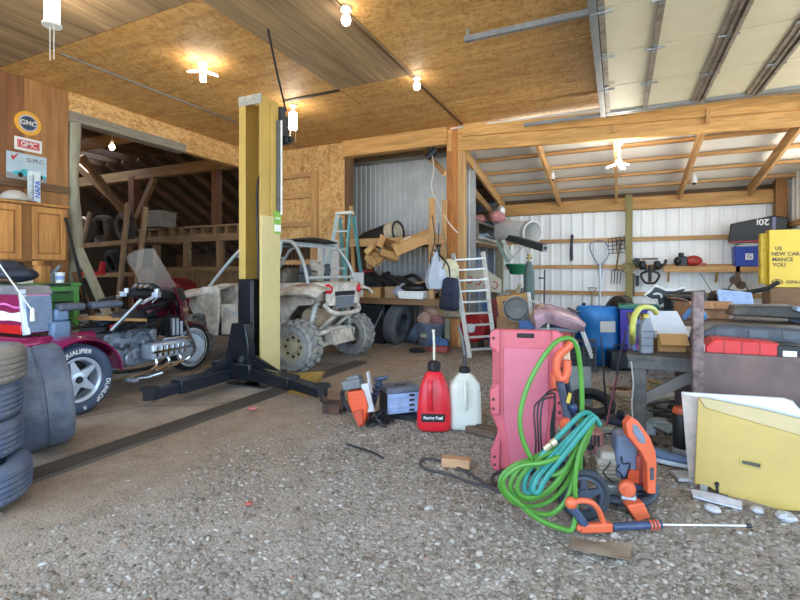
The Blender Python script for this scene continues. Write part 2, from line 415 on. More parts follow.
# ---------------- back wall of the left bay ----------------
struct('wall_back', MB().span((-7.1, 7.8, 1.93), (-4.78, 7.9, CZ)), osb_w, smooth=0)
bs = MB().box((-6.0, 8.75, 1.0), (2.6, 0.04, 2.0)); struct('wall_back_low', bs, old_x)
f = MB().span((-5.62, 7.70, 0.9), (-5.48, 7.80, 3.34)); struct('wall_stud', f, pine_z)
f = MB().span((-6.9, 7.70, 0.9), (-6.76, 7.80, 3.34)); struct('wall_stud', f, pine_z)
for z in (3.28, 2.86, 2.28, 1.5): struct('wall_nailer', MB().span((-6.76, 7.72, z - 0.05), (-5.62, 7.80, z + 0.05)), pine_x)
struct('beam_back', MB().span((-4.85, 7.68, 3.53), (-2.72, 7.86, 3.84)), beam_x)
struct('post_back', MB().span((-4.86, 7.78, 0), (-4.74, 7.92, 3.55)), old_z)
def corrugated(x0, x1, y, z0, z1, pitch=0.2, amp=0.018, along='x'):
    mb = MB(); n = int((x1 - x0) / pitch); prof = []
    for i in range(n):
        a = x0 + i * pitch
        prof += [(a, 0), (a + pitch * 0.62, 0), (a + pitch * 0.72, -amp), (a + pitch * 0.9, -amp), (a + pitch, 0)]
    prof.append((x1, 0)); pts = []
    for a, o in prof: pts.append((a, y + o) if along == 'x' else (y + o, a))
    k = len(pts); vs = [(p[0], p[1], z0) for p in pts] + [(p[0], p[1], z1) for p in pts]
    mb._add(vs, [(i, i + 1, k + i + 1, k + i) for i in range(k - 1)]); return mb
struct('wall_galvanised', corrugated(-7.1, -2.5, 8.75, 0, 3.9, 0.115, 0.02), galv, smooth=0)
struct('corner_post', MB().span((-2.73, 7.72, 0), (-2.53, 7.9, 3.85)), wood('post_red', '9a5a24', 'c88a4a', 'z'))
struct('corner_stud', MB().span((-2.53, 7.74, 0), (-2.42, 7.88, 3.85)), pine_z)

# ---------------- right bay: big beam, lean-to roof, white walls ----------------
mb = MB(); p0, p1 = Vector((-2.72, 7.76, 3.60)), Vector((4.6, 8.2, 3.42)); mb.bar(p0, p1, 0.09, 0.38)
struct('beam_right', mb, beam_x, bevel=0.006)
mb = MB(); mb.bar(Vector((-2.42, 7.70, 3.74)), Vector((4.6, 8.13, 3.53)), 0.05, 0.22); struct('fascia_right', mb, beam_x)
YB, XR = 11.5, 2.98
def roofz(y): return 3.62 - (y - 7.85) * (0.72 / 3.65)
struct('eave_beam', MB().span((-2.75, 11.33, 2.66), (XR, 11.48, 2.93)), beam_x, bevel=0.005)
struct('eave_filler', MB().span((-2.7, 11.49, 2.85), (XR, 11.515, 3.12)), old_x)
for x in (-2.55, -1.25, -0.05, 1.15, 2.35):
    mb = MB(); mb.bar((x, 7.85, roofz(7.85) - 0.08), (x, 11.42, roofz(11.42) - 0.02), 0.05, 0.2); struct('rafter', mb, pine_y)
for y in (8.35, 9.0, 9.65, 10.3, 10.95):
    struct('purlin', MB().span((-2.6, y - 0.05, roofz(y) + 0.07), (XR, y + 0.05, roofz(y) + 0.12)), pine_x)
mb = MB(); mb.bar(((XR - 2.65) / 2, 7.7, roofz(7.7) + 0.15), ((XR - 2.65) / 2, 11.6, roofz(11.6) + 0.15), XR + 2.65, 0.02); struct('roof_lean_to', mb, white_metal)
struct('wall_rear', corrugated(-2.6, XR, 11.52, 0, 3.0, 0.24, 0.015), white_metal, smooth=0)
struct('wall_right', corrugated(10.2, 11.52, XR, 0, 3.6, 0.24, 0.015, 'y'), white_metal, smooth=0)  # stops short out of view: opening added to let daylight into the lean-to
for z in (0.36, 0.82, 1.42, 2.02):
    struct('wall_girt', MB().span((-2.5, 11.42, z - 0.045), (XR, 11.49, z + 0.045)), pine_x)
for z in (1.42, 2.2): struct('wall_girt', MB().span((XR - 0.07, 10.2, z - 0.045), (XR - 0.01, 11.4, z + 0.045)), pine_y)
struct('rear_post', MB().span((0.13, 11.27, 0), (0.27, 11.41, 2.98)), wood('treated_post', '7c7440', 'a59c68', 'z'))
struct('rear_corner_post', MB().span((2.74, 11.2, 0), (2.92, 11.4, 3.12)), wood('brown_post', '8a5a30', 'b0804e', 'z'))
struct('old_rear_post', MB().span((-2.72, 11.25, 0), (-2.56, 11.40, 2.95)), grey_z)
# older rear lean-to behind the shelf, left of the white one
struct('wall_rear_old', corrugated(-7.0, -2.6, 11.55, 0, 3.12, 0.2, 0.02), plain('blue_white_siding', 'a9b6c8', 0.5, 0.2, 0.1), smooth=0)
for y in np.arange(8.3, 11.6, 0.55): struct('purlin_old', MB().span((-5.0, y - 0.04, roofz(y) + 0.03), (-2.6, y + 0.04, roofz(y) + 0.12)), old_x)
mb = MB(); mb.bar((-4.8, 7.9, roofz(7.9) + 0.15), (-4.8, 11.7, roofz(11.7) + 0.15), 4.4, 0.02); struct('roof_old', mb, plain('weathered_tin', '8d8c86', 0.6, 0.2, 0.3, 2))
mb = MB(); mb.bar((-2.85, 9.4, roofz(9.4) - 0.2), (-2.85, 11.3, roofz(11.3) - 0.15), 0.06, 0.16); struct('rafter_old', mb, pine_y)
struct('eave_beam_old', MB().span((-4.6, 11.3, 2.55), (-2.75, 11.45, 2.78)), old_x)

# ---------------- barn beyond the left opening ----------------
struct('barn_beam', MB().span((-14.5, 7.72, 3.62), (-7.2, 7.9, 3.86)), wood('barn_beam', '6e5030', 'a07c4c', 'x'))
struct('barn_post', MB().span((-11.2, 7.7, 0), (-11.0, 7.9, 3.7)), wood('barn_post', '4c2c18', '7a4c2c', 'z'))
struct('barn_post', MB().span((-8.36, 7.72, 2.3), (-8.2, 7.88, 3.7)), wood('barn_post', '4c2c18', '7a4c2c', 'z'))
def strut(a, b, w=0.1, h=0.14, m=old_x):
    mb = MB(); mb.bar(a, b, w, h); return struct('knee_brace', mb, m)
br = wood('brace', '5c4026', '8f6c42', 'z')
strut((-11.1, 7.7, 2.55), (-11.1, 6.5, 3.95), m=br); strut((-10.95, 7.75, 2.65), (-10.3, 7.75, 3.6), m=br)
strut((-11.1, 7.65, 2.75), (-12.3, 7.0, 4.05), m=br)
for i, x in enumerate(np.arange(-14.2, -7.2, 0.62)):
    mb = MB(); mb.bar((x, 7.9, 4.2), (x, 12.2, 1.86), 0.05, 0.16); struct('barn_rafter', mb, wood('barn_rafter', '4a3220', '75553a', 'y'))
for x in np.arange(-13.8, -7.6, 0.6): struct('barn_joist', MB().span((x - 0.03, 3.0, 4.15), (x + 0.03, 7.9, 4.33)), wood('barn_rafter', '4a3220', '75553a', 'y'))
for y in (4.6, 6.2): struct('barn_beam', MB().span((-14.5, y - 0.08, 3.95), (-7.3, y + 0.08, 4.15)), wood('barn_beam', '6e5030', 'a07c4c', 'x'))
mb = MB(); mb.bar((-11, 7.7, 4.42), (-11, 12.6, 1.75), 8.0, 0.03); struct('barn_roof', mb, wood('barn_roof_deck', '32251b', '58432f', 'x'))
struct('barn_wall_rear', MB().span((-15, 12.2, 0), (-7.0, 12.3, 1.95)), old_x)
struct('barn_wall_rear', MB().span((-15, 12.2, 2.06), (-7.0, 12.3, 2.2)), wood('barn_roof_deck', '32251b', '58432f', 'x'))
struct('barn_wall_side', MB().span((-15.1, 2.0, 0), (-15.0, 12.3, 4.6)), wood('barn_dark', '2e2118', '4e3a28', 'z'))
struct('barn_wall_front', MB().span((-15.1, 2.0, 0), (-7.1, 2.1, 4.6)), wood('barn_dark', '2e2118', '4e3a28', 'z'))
# loft rail with joist ends, and the slatted stall front under it
struct('loft_beam', MB().span((-11.0, 7.66, 2.0), (-7.2, 7.74, 2.16)), wood('loft', '6e5438', '9c7e58', 'x'))
struct('loft_board', MB().span((-11.0, 7.60, 2.31), (-7.2, 8.4, 2.35)), wood('loft', '6e5438', '9c7e58', 'x'))
for x in np.arange(-10.8, -7.3, 0.36): struct('loft_joist', MB().span((x, 7.68, 2.16), (x + 0.09, 8.6, 2.31)), wood('loft', '6e5438', '9c7e58', 'y'))
for x in (-10.2, -9.15, -8.1): struct('stall_post', MB().span((x - 0.07, 7.68, 0), (x + 0.07, 7.8, 2.0)), wood('loft', '6e5438', '9c7e58', 'z'))
mb = MB()
for i in range(22): mb.span((-10.95 + i * 0.17, 7.74, 0.15), (-10.95 + i * 0.17 + 0.155, 7.77, 1.36))
struct('stall_boards', mb, wood('loft', '6e5438', '9c7e58', 'z'))
struct('stall_rail', MB().span((-11.0, 7.64, 1.3), (-7.2, 7.70, 1.42)), wood('loft', '6e5438', '9c7e58', 'x'))
mb = MB()
for x in np.arange(-9.1, -7.2, 0.12): mb.tube([(x, 7.76, 1.4), (x, 7.76, 2.0)], 0.006, 5)
for z in (1.55, 1.7, 1.85): mb.tube([(-9.1, 7.76, z), (-7.2, 7.76, z)], 0.006, 5)
tag(mb.build('wire_fence', dark_steel), 'welded wire panel closing the stall front under the loft', 'wire fence panel')
# ---------------- shared builders ----------------
def WB(t):
    """builder that takes world coordinates for a part of thing t"""
    return MB((Matrix.Translation(t.location) @ t.rotation_euler.to_matrix().to_4x4()).inverted())
def solo(name, mb, mat, label, cat, group=None, kind=None, **k):
    o = mb.build(name, mat, **k); me = o.data
    co = np.empty(len(me.vertices) * 3); me.vertices.foreach_get('co', co); co = co.reshape(-1, 3)
    c = Vector(((co[:, 0].min() + co[:, 0].max()) / 2, (co[:, 1].min() + co[:, 1].max()) / 2, co[:, 2].min()))
    me.transform(Matrix.Translation(-c)); o.location = c
    return tag(o, label, cat, group, kind)
def tyre(mb, Rr, rr, w, M, grooves=4, n=72, lug=0.0):
    h = w / 2; p = [(rr, -h * .72), (rr + .012, -h * .86), (rr + (Rr - rr) * .45, -h), (rr + (Rr - rr) * .8, -h * .93), (Rr - .012, -h * .80)]
    k = grooves; tw = h * 1.5; seg = tw / k
    for i in range(k):
        a = -tw / 2 + i * seg; cr = Rr - 0.010 * abs((a + seg / 2) / h) ** 2
        p += [(cr, a + seg * .1), (cr, a + seg * .9), (cr - .009, a + seg * .93), (cr - .009, a + seg * 1.07)] if i < k - 1 else [(cr, a + seg * .1), (cr, a + seg * .9)]
    p += [(r, -z) for r, z in p[4::-1]]
    p += [(rr + .01, h * .55), (Rr - .035, h * .62), (Rr - .03, 0), (Rr - .035, -h * .62), (rr + .01, -h * .55)]
    nt = len(p)
    mod = (lambda i, q: -0.006 if (i % 2 and 4 <= q < nt - 14 and p[q][0] > Rr - .02 and abs(p[q][1]) > tw * .26) else 0) if lug else None
    mb.lathe(p, n, M, loop=True, mod=mod)
def polar(rad, a0, z, sign=-1):
    return lambda v: Vector(((rad + v.y) * cos(a0 + sign * v.x / rad), (rad + v.y) * sin(a0 + sign * v.x / rad), z + v.z))

# ---------------- signs on the panelled wall ----------------
sgn = plain('sign_white', 'd9d6d0', 0.4, 0, 0.05); sorange = plain('sign_orange', 'e0a030', 0.4, 0, 0.06); snavy = plain('sign_navy', '2c3d58', 0.4, 0, 0.06)
sred = plain('sign_red', 'b8262e', 0.4, 0, 0.06)
WX = -7.055
def wall_frame(y, z, off=0.0):  # x along +Y... seen from the room: right is +Y
    return Matrix(((0, 0, 1, WX + off), (1, 0, 0, y), (0, 1, 0, z), (0, 0, 0, 1)))
t = thing('round_sign', 'round wall sign with an orange ring and dark blue centre', 'sign', (WX, 3.46, 3.1))
WB(t).lathe([(0.155, 0), (0.155, 0.008), (0.105, 0.009)], 48, wall_frame(3.46, 3.26)).build('disc', sorange, t)
WB(t).lathe([(0.112, 0.008), (0.112, 0.011)], 40, wall_frame(3.46, 3.26)).build('ring', plain('sign_grey', 'b5b0a8', 0.4), t)
WB(t).lathe([(0.092, 0.010), (0.092, 0.014)], 40, wall_frame(3.46, 3.26)).build('centre', snavy, t)
WB(t).text('GMC', 0.085, wall_frame(3.46, 3.26, 0.016), 0.002, bold=True).build('lettering', sgn, t, smooth=0)
t = thing('rectangular_sign', 'small white wall sign with red panel, under the round sign', 'sign', (WX, 3.465, 2.88))
WB(t).box((WX + .004, 3.465, 2.975), (0.008, 0.315, 0.17)).build('plate', sgn, t, bevel=.002)
WB(t).box((WX + .009, 3.465, 2.975), (0.004, 0.255, 0.105)).build('red_panel', sred, t)
WB(t).box((WX + .0115, 3.465, 2.975), (0.003, 0.235, 0.085)).build('inner_border', sgn, t)
WB(t).box((WX + .013, 3.465, 2.975), (0.003, 0.228, 0.078)).build('inner_panel', sred, t)
WB(t).text('GMC', 0.085, wall_frame(3.465, 2.975, 0.016), 0.002, bold=True).build('lettering', sgn, t, smooth=0)
t = thing('car_poster', 'tin poster of a turquoise car hung under the two wall signs', 'poster', (WX, 3.45, 2.47))
WB(t).box((WX + .004, 3.45, 2.665), (0.008, 0.46, 0.37)).build('sheet', plain('poster_sky', 'a9bcc4', 0.4, 0, 0.1, 5), t)
WB(t).box((WX + .009, 3.45, 2.53), (0.003, 0.46, 0.10)).build('road', plain('poster_grey', '8f8f8e', 0.5), t)
b = WB(t); b.prism([(-.17, -.02), (.21, -.02), (.215, .01), (.12, .03), (.05, .065), (-.06, .068), (-.10, .035), (-.17, .02)], 0.003, wall_frame(3.46, 2.58, .011)); b.build('car_picture', plain('poster_teal', '2fb0bd', 0.4), t)
for y in (3.37, 3.60): WB(t).lathe([(0.03, 0), (0.03, .003)], 20, wall_frame(y, 2.565, .0145)).build('wheel_picture', black, t)
b = WB(t); b.prism([(-.045, .01), (-.03, .03), (-.02, .005), (.03, .06), (.04, .055), (-.02, -.04)], 0.003, wall_frame(3.31, 2.78, .009)); b.build('red_mark', sred, t)
WB(t).text('G.M.C.', 0.075, wall_frame(3.55, 2.775, 0.011), 0.001).build('lettering', plain('poster_ink', '6a3b48', 0.5), t, smooth=0)

# ---------------- wall cabinet and what stands on it ----------------
oak = wood('oak_cabinet', '9a5f26', 'd09a54', 'z', 3.5); oak_dark = wood('oak_edge', '7a4a20', 'a0703a', 'z', 3.5)
t = thing('wall_cabinet', 'oak wall cabinet with two doors hung on the panelled wall', 'cabinet', (-6.88, 3.1, 1.43))
WB(t).span((-7.06, 2.38, 1.43), (-6.72, 3.74, 2.16)).build('body', oak_dark, t, bevel=.004)
WB(t).span((-7.06, 2.36, 2.15), (-6.68, 3.78, 2.18)).build('top_board', oak, t, bevel=.004)
for y0, y1 in ((3.33, 3.72), (2.82, 3.21)):
    d = WB(t).span((-6.72, y0, 1.46), (-6.70, y1, 2.13)).build('door', oak_dark, t, bevel=.003)
    b = WB(t); b.span((-6.702, y0, 1.46), (-6.685, y0 + .06, 2.13)); b.span((-6.702, y1 - .06, 1.46), (-6.685, y1, 2.13)); b.span((-6.702, y0 + .06, 2.06), (-6.686, y1 - .06, 2.13)); b.span((-6.702, y0 + .06, 1.46), (-6.686, y1 - .06, 1.53))
    fr = b.build('door_frame', oak, d)
    WB(t).span((-6.705, y0 + .075, 1.545), (-6.694, y1 - .075, 2.045)).build('door_panel', oak, d, bevel=.005)
b = MB(); b.ball((-6.85, 3.22, 2.18), (.14, .17, .15), 18)
b.sheet(lambda u, v: Vector((-6.85 + (.13 + .10 * u) * cos(pi * (v - .5) * .8) * 1.0, 3.22 + (.15 + .08 * u) * sin(pi * (v - .5) * .8), 2.215 - .02 * u)), 3, 8, .006)
for v in b.bm.verts: v.co.z = max(v.co.z, 2.181)
solo('cap', b, plain('cap_cloth', 'b9b2a6', .9, 0, .1), 'pale cloth cap lying on top of the oak cabinet', 'cap')
t = thing('wall_thermometer', 'tall white thermometer board with blue lettering standing on the cabinet', 'thermometer', (-6.83, 3.42, 2.18))
b = WB(t); b.box((-6.83, 3.42, 2.39), (0.03, 0.14, 0.42)); b.build('board', plain('thermo_white', 'c3d0d0', .4), t, bevel=.006)
b = WB(t)
for i in range(12): b.box((-6.812, 3.375, 2.24 + i * .026), (0.002, 0.02 if i % 3 else 0.035, 0.005))
b.box((-6.812, 3.40, 2.385), (.003, .008, .32)); b.build('scale_marks', snavy, t)
t.rotation_euler = (0, 0, 0)
b = WB(t); b.text('NAPA', 0.085, Matrix(((0, 0, 1, -6.812), (0, -1, 0, 3.455), (1, 0, 0, 2.37), (0, 0, 0, 1))), .002, bold=True); b.build('lettering', plain('thermo_blue', '2c55c0', .4), t, smooth=0)

# ---------------- green tool chest, clutter on top, boards leaning beside ----------------
green = plain('chest_green', '4f8a3c', .4, 0, .12); dgreen = plain('chest_green_dark', '35622b', .4, 0, .15)
t = thing('tool_chest', 'green steel tool chest with drawers under the oak cabinet', 'tool chest', (-6.68, 3.2, 0))
WB(t).span((-7.0, 2.66, 0.05), (-6.42, 3.74, 1.12)).build('body', green, t, bevel=.008)
WB(t).span((-7.0, 2.64, 1.12), (-6.40, 3.76, 1.16)).build('lid', green, t, bevel=.006)
zz = 1.06
for h in (.12, .12, .12, .16, .18, .2):
    d = WB(t).span((-6.43, 2.72, zz - h + .012), (-6.405, 3.66, zz)).build('drawer', dgreen, t, bevel=.004)
    WB(t).span((-6.41, 2.76, zz - .03), (-6.385, 3.62, zz - .012)).build('pull', black, d)
    zz -= h
WB(t).span((-6.406, 3.3, 1.125), (-6.398, 3.62, 1.155)).build('badge', black, t)
for y in (2.75, 3.65):
    for x in (-6.92, -6.5): WB(t).cyl((x, y - .02, .04), (x, y + .02, .04), .04).build('caster', black_rubber, t)
b = MB(); b.box((-6.62, 3.40, 1.27), (.12, .13, .22), (0, 0, .3)); b.box((-6.62, 3.36, 1.41), (.08, .1, .06), (0, 0, .3)); solo('wooden_block', b, oak, 'notched wooden block standing on the green tool chest', 'block', bevel=.006)
t = thing('white_tub', 'small white tub beside the wooden block on the tool chest', 'tub', (-6.56, 3.58, 1.16))
WB(t).lathe([(.045, 0), (.055, .12), (.058, .12), (.058, .135), (0, .14)], 20, Matrix.Translation((-6.56, 3.58, 1.16))).build('tub_body', white_plastic, t)
WB(t).lathe([(.052, .04), (.0545, .09)], 20, Matrix.Translation((-6.56, 3.58, 1.16)), cap=False).build('paper_label', plain('label_blue', '8aa2c8', .6), t)
b = MB()
for i in range(9):
    p = smoothpath([(-6.78 + random.uniform(-.1, .12), 3.08 + random.uniform(-.1, .24), 1.17 + random.uniform(.0, .12)) for _ in range(5)], 5); b.tube(p, .012, 6)
for v in b.bm.verts: v.co.z = max(v.co.z, 1.164)
solo('tangled_cables', b, plain('cable_black', '26292f', .5), 'tangle of dark cables heaped on the tool chest', 'cables')
for i, (x, y, l, h, col, lab, nm) in enumerate(((-6.82, 3.62, .16, .22, '8f9498', 'grey spray gun hanger standing at the wall end of the tool chest', 'spray_gun'), (-6.6, 2.8, .16, .07, '77808c', 'flat grey tin lying among the cables on the tool chest', 'flat_tin'), (-6.52, 3.16, .10, .06, 'c9c4bb', 'small pale parts tray beside the wooden block', 'parts_tray'))):
    b = MB()
    if i == 0: b.cyl((x, y, 1.16), (x, y, 1.16 + h * .5), .045, .035); b.bar((x, y, 1.26), (x + .1, y + .05, 1.38), .03, .04); b.cyl((x, y, 1.3), (x - .06, y, 1.36), .02)
    else: b.box((x, y, 1.161 + h / 2), (l, l * 1.4, h), (0, 0, .2), (1.08, 1.08)); b.box((x, y, 1.161 + h), (l * .9, l * 1.25, .012), (0, 0, .2))
    solo(nm, b, plain('junk_' + col, col, .5), lab, nm.replace('_', ' '), bevel=.003)
for i, (p, q, w, th_, m_, lab) in enumerate((((-6.62, 3.68, 2.02), (-6.36, 4.0, 0.03), .035, .02, black, 'thin dark strip leaning from cabinet edge to the floor'),
        ((-6.72, 3.90, 1.62), (-6.12, 4.22, .03), .12, .04, grey_z, 'grey weathered board leaning beside the green tool chest'),
        ((-6.95, 3.98, 1.3), (-6.62, 4.28, .03), .08, .03, old_z, 'short brown board leaning behind the grey weathered board'))):
    b = MB(); b.bar(p, q, w, th_, (1, 0.2, 0)); solo('leaning_board', b, m_, lab, 'board')

# ---------------- tyres at the edge of the slab ----------------
tyre_dusty_sky = plain('dusty_tyre_sky_tint', '505a6e', .75, 0, .25, 6, '68696e', .40, .15); tyre_brown = plain('brown_tyre', '67625c', .8, 0, .25, 5, '8a8072', .45, .15)  # dusty rubber, with the sky's blue reflection mixed into its base colour
T4 = Vector((-3.27, 1.27, .035))
for i, (dx, dy, z, rr, rz, m_, lab) in enumerate(((0, 0, .0, .325, .2, tyre_dusty_sky, 'bottom tyre of the stack by the slab edge'), (-.15, .04, .208, .315, 1.2, tyre_dusty_sky, 'third tyre down in the stack by the slab edge'),
        (-.17, .05, .416, .31, 2.2, tyre_dusty_sky, 'second tyre from the top of the stack by the slab edge'), (-.14, .04, .624, .325, 3.0, tyre_brown, 'brown dusty tyre topping the stack by the slab edge'))):
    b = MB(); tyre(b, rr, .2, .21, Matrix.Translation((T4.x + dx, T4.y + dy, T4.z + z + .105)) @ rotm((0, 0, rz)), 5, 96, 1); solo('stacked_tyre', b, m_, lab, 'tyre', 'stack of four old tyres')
c = Vector((-3.86, 1.96, .385)); ax = Vector((-.36, -.92, -.10)).normalized()
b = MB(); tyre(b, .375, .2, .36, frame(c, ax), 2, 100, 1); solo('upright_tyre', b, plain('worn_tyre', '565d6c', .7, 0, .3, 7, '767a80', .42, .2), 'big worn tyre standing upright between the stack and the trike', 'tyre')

# ---------------- three-wheeled motorcycle ----------------
magenta = plain('magenta_paint', '8c1a52', .22, .35, .12, 3, coat=.6); maroon = plain('maroon_paint', '5a1526', .22, .3, .15, 3, coat=.6)
flame = plain('flame_paint', 'd8b8c8', .25, .1, .1, coat=.5); flame_y = plain('flame_yellow', 'd8c070', .25, .1, .1, coat=.5)
alu = plain('mag_aluminium', 'c2ccd8', .3, .45, .1); tail_red = plain('tail_lamp_red', 'b3121a', .15, 0, .1, coat=.5)
seat_grey = plain('grey_vinyl', '4b515c', .5, 0, .15); engine_m = plain('engine_alloy', '8f98a4', .3, .5, .4, 14, '2a2a2c', .40)
T = thing('trike_motorcycle', 'magenta three-wheeled touring motorcycle parked on the concrete', 'motorcycle', (-5.12, 2.55, .005), R(1.2))
for sx in (1, -1):
    Mw = frame((sx * .62, 0, .32), (sx, 0, 0))
    b = MB(); tyre(b, .32, .195, .23, Mw, 5, 84); w = b.build('rear_wheel', plain('tyre_blue_black', '39455c', .55, 0, .2), T)
    b = MB(); b.lathe([(.197, -.08), (.205, .095), (.195, .10), (.175, .085), (.165, .02), (.165, -.06)], 48, Mw, cap=False)
    for k in range(5):
        a = 2 * pi * k / 5 + .3; M2 = Mw @ Matrix.Rotation(a, 4, 'Z')
        b.prism([(.03, -.055), (.11, -.03), (.185, -.016), (.185, .016), (.11, .03), (.03, .055)], .045, M2 @ Matrix.Translation((0, 0, .035)))
    b.lathe([(.075, .03), (.07, .09), (.045, .095)], 24, Mw); b.build('mag_rim', alu, w, bevel=.003)
    b = MB(); b.lathe([(.165, -.02), (.165, -.03), (0, -.03)], 32, Mw); b.lathe([(.035, .09), (.03, .105), (0, .105)], 16, Mw); b.build('brake_disc', dark_steel, w)
    if sx == 1:
        MB().text('QUALIFIER', .055, Mw, .0015, polar(.258, .12, .1145), True).build('tyre_lettering', white_plastic, w, smooth=0)
        b = MB(); b.text('DUNLOP', .055, Mw, .0015, polar(.258, R(-122), .1145), True)
        b.build('tyre_lettering', white_plastic, w, smooth=0)
        MB().text('R', .05, Mw, .0015, polar(.258, R(-172), .1145), True).build('tyre_letter', white_plastic, w, smooth=0)
    # fender arching over the wheel
    def fen(u, v, sx=sx):
        a = R(4) + u * R(178); rr = .365 + .02 * sin(u * pi); x = .47 + .31 * v
        rr -= .03 * (abs(v - .5) * 2) ** 3
        return Vector((sx * x, rr * 1.06 * cos(a), .32 + rr * sin(a)))
    b = MB(); b.sheet(fen, 26, 8, -.014 * sx); fd = b.build('fender', magenta, T)
    b = MB(); b.sheet(lambda u, v, sx=sx: fen(.22 + .62 * u, .74 + .10 * v + .06 * sin(u * 9)) + Vector((0, cos(R(4) + (.22 + .62 * u) * R(178)) * .004, sin(R(4) + (.22 + .62 * u) * R(178)) * .005)), 24, 2, -.003 * sx); b.build('flame_stripe', flame, fd)
    b = MB(); b.sheet(lambda u, v, sx=sx: fen(.42 + .3 * u, .45 + .12 * v + .06 * sin(u * 8)) + Vector((0, 0, .005)), 20, 2, -.003 * sx); b.build('flame_tongue', flame_y, fd)
MB().span((-.48, -.36, .36), (.48, .34, .72)).build('rear_body', magenta, T, bevel=.06, seg=4)
MB().cyl((-.6, 0, .32), (.6, 0, .32), .04).build('rear_axle', dark_steel, T)
# trunk
b = MB(); b.prism([(-.40, .74), (.40, .74), (.36, 1.10), (.30, 1.16), (-.30, 1.16), (-.36, 1.10)], .24, Matrix(((1, 0, 0, 0), (0, 0, 1, -.27), (0, 1, 0, 0), (0, 0, 0, 1)))); tr = b.build('trunk', magenta, T, bevel=.02, seg=3)
b = MB(); b.sheet(lambda u, v: Vector((-.37 + .74 * u, -.275, .86 + .075 * v + .012 * sin(u * 14) * (v - .3))), 24, 2, -.004); b.build('white_stripe', white_plastic, tr)
b = MB(); b.sheet(lambda u, v: Vector((-.35 + .70 * u, -.275, .985 + .018 * v + .014 * sin(u * 11 + 1))), 24, 2, -.004); b.build('pink_stripe', plain('pink_stripe', 'd06aa6', .3), tr)
b = MB().span((-.385, -.29, .745), (.385, -.26, .825)); b.build('tail_lamp', tail_red, tr, bevel=.008)
b = MB(); b.prism([(-.37, 1.09), (.37, 1.09), (.30, 1.175), (-.30, 1.175)], .27, Matrix(((1, 0, 0, 0), (0, 0, 1, -.285), (0, 1, 0, 0), (0, 0, 0, 1)))); b.build('trunk_lid', plain('lid_grey', '77767a', .35, .1), tr, bevel=.012)
b = MB(); b.tube([(-.3, -.29, 1.19), (-.2, -.29, 1.22), (.2, -.29, 1.22), (.3, -.29, 1.19)], .015, 8); b.build('luggage_rail', chrome, tr)
b = MB(); b.bar((.41, -.26, .74), (.335, -.26, 1.14), .035, .05, (0, 1, 0)); b.build('corner_trim', alu, tr, bevel=.006)
b = MB(); b.prism([(-.25, .76), (-.05, .76), (-.05, 1.08), (-.25, 1.08)], .012, Matrix(((0, -.105, 1, .408 + .08), (1, 0, 0, 0), (0, 1, 0, 0), (0, 0, 0, 1)))); b.build('side_trim', plain('trim_blue_grey', '5d6c82', .4), tr)
b = MB().span((.38, -.08, .66), (.47, .08, .84)); b.span((.36, -.04, .84), (.44, .08, .95)); b.build('side_box', plain('box_grey_blue', '5f7690', .4), T, bevel=.02)
for y0, y1 in ((-.02, .22), (.28, .6)):
    MB().span((.36, y0, .93), (.47, y1, 1.0)).build('armrest', seat_grey, T, bevel=.025, seg=3)
b = MB(); b.lathe([(.02, 0), (.016, .1), (.006, .12)], 10, Matrix.Translation((.42, -.22, .86))); b.tube([(.42, -.22, .95), (.40, -.42, 1.3), (.36, -.68, 1.78), (.30, -.96, 2.2)], [.007, .006, .004, .003], 6); b.build('whip_antenna', white_plastic, T)
# seat base, frame and bare engine
b = MB(); b.prism([(.2, .6), (.62, .62), (1.0, .66), (1.12, .82), (1.0, .86), (.6, .72), (.2, .74)], .3, Matrix(((0, 0, 1, -.15), (1, 0, 0, 0), (0, 1, 0, 0), (0, 0, 0, 1)))); b.build('seat_pan', black, T, bevel=.02)
b = MB()
for sx in (-1, 1):
    b.tube(smoothpath([(sx * .16, .1, .5), (sx * .18, .5, .62), (sx * .16, .95, .72), (sx * .1, 1.35, .86), (0, 1.52, .92)], 5), .022, 8)
    b.tube(smoothpath([(sx * .18, .35, .3), (sx * .24, .8, .2), (sx * .22, 1.3, .24), (sx * .1, 1.5, .6)], 5), .02, 8)
    b.tube([(sx * .19, .5, .62), (sx * .2, .45, .25)], .018, 8)
b.build('frame_tubes', dark_steel, T)
b = MB().span((-.2, .55, .24), (.2, 1.2, .52)); b.span((-.14, .62, .5), (.14, 1.12, .64)); b.span((-.24, .5, .28), (.24, .72, .45)); b.cyl((-.27, .62, .36), (.27, .62, .36), .12, n=20); b.cyl((-.25, .86, .33), (.25, .86, .33), .09, n=18)
eng = b.build('engine_block', engine_m, T, bevel=.015)
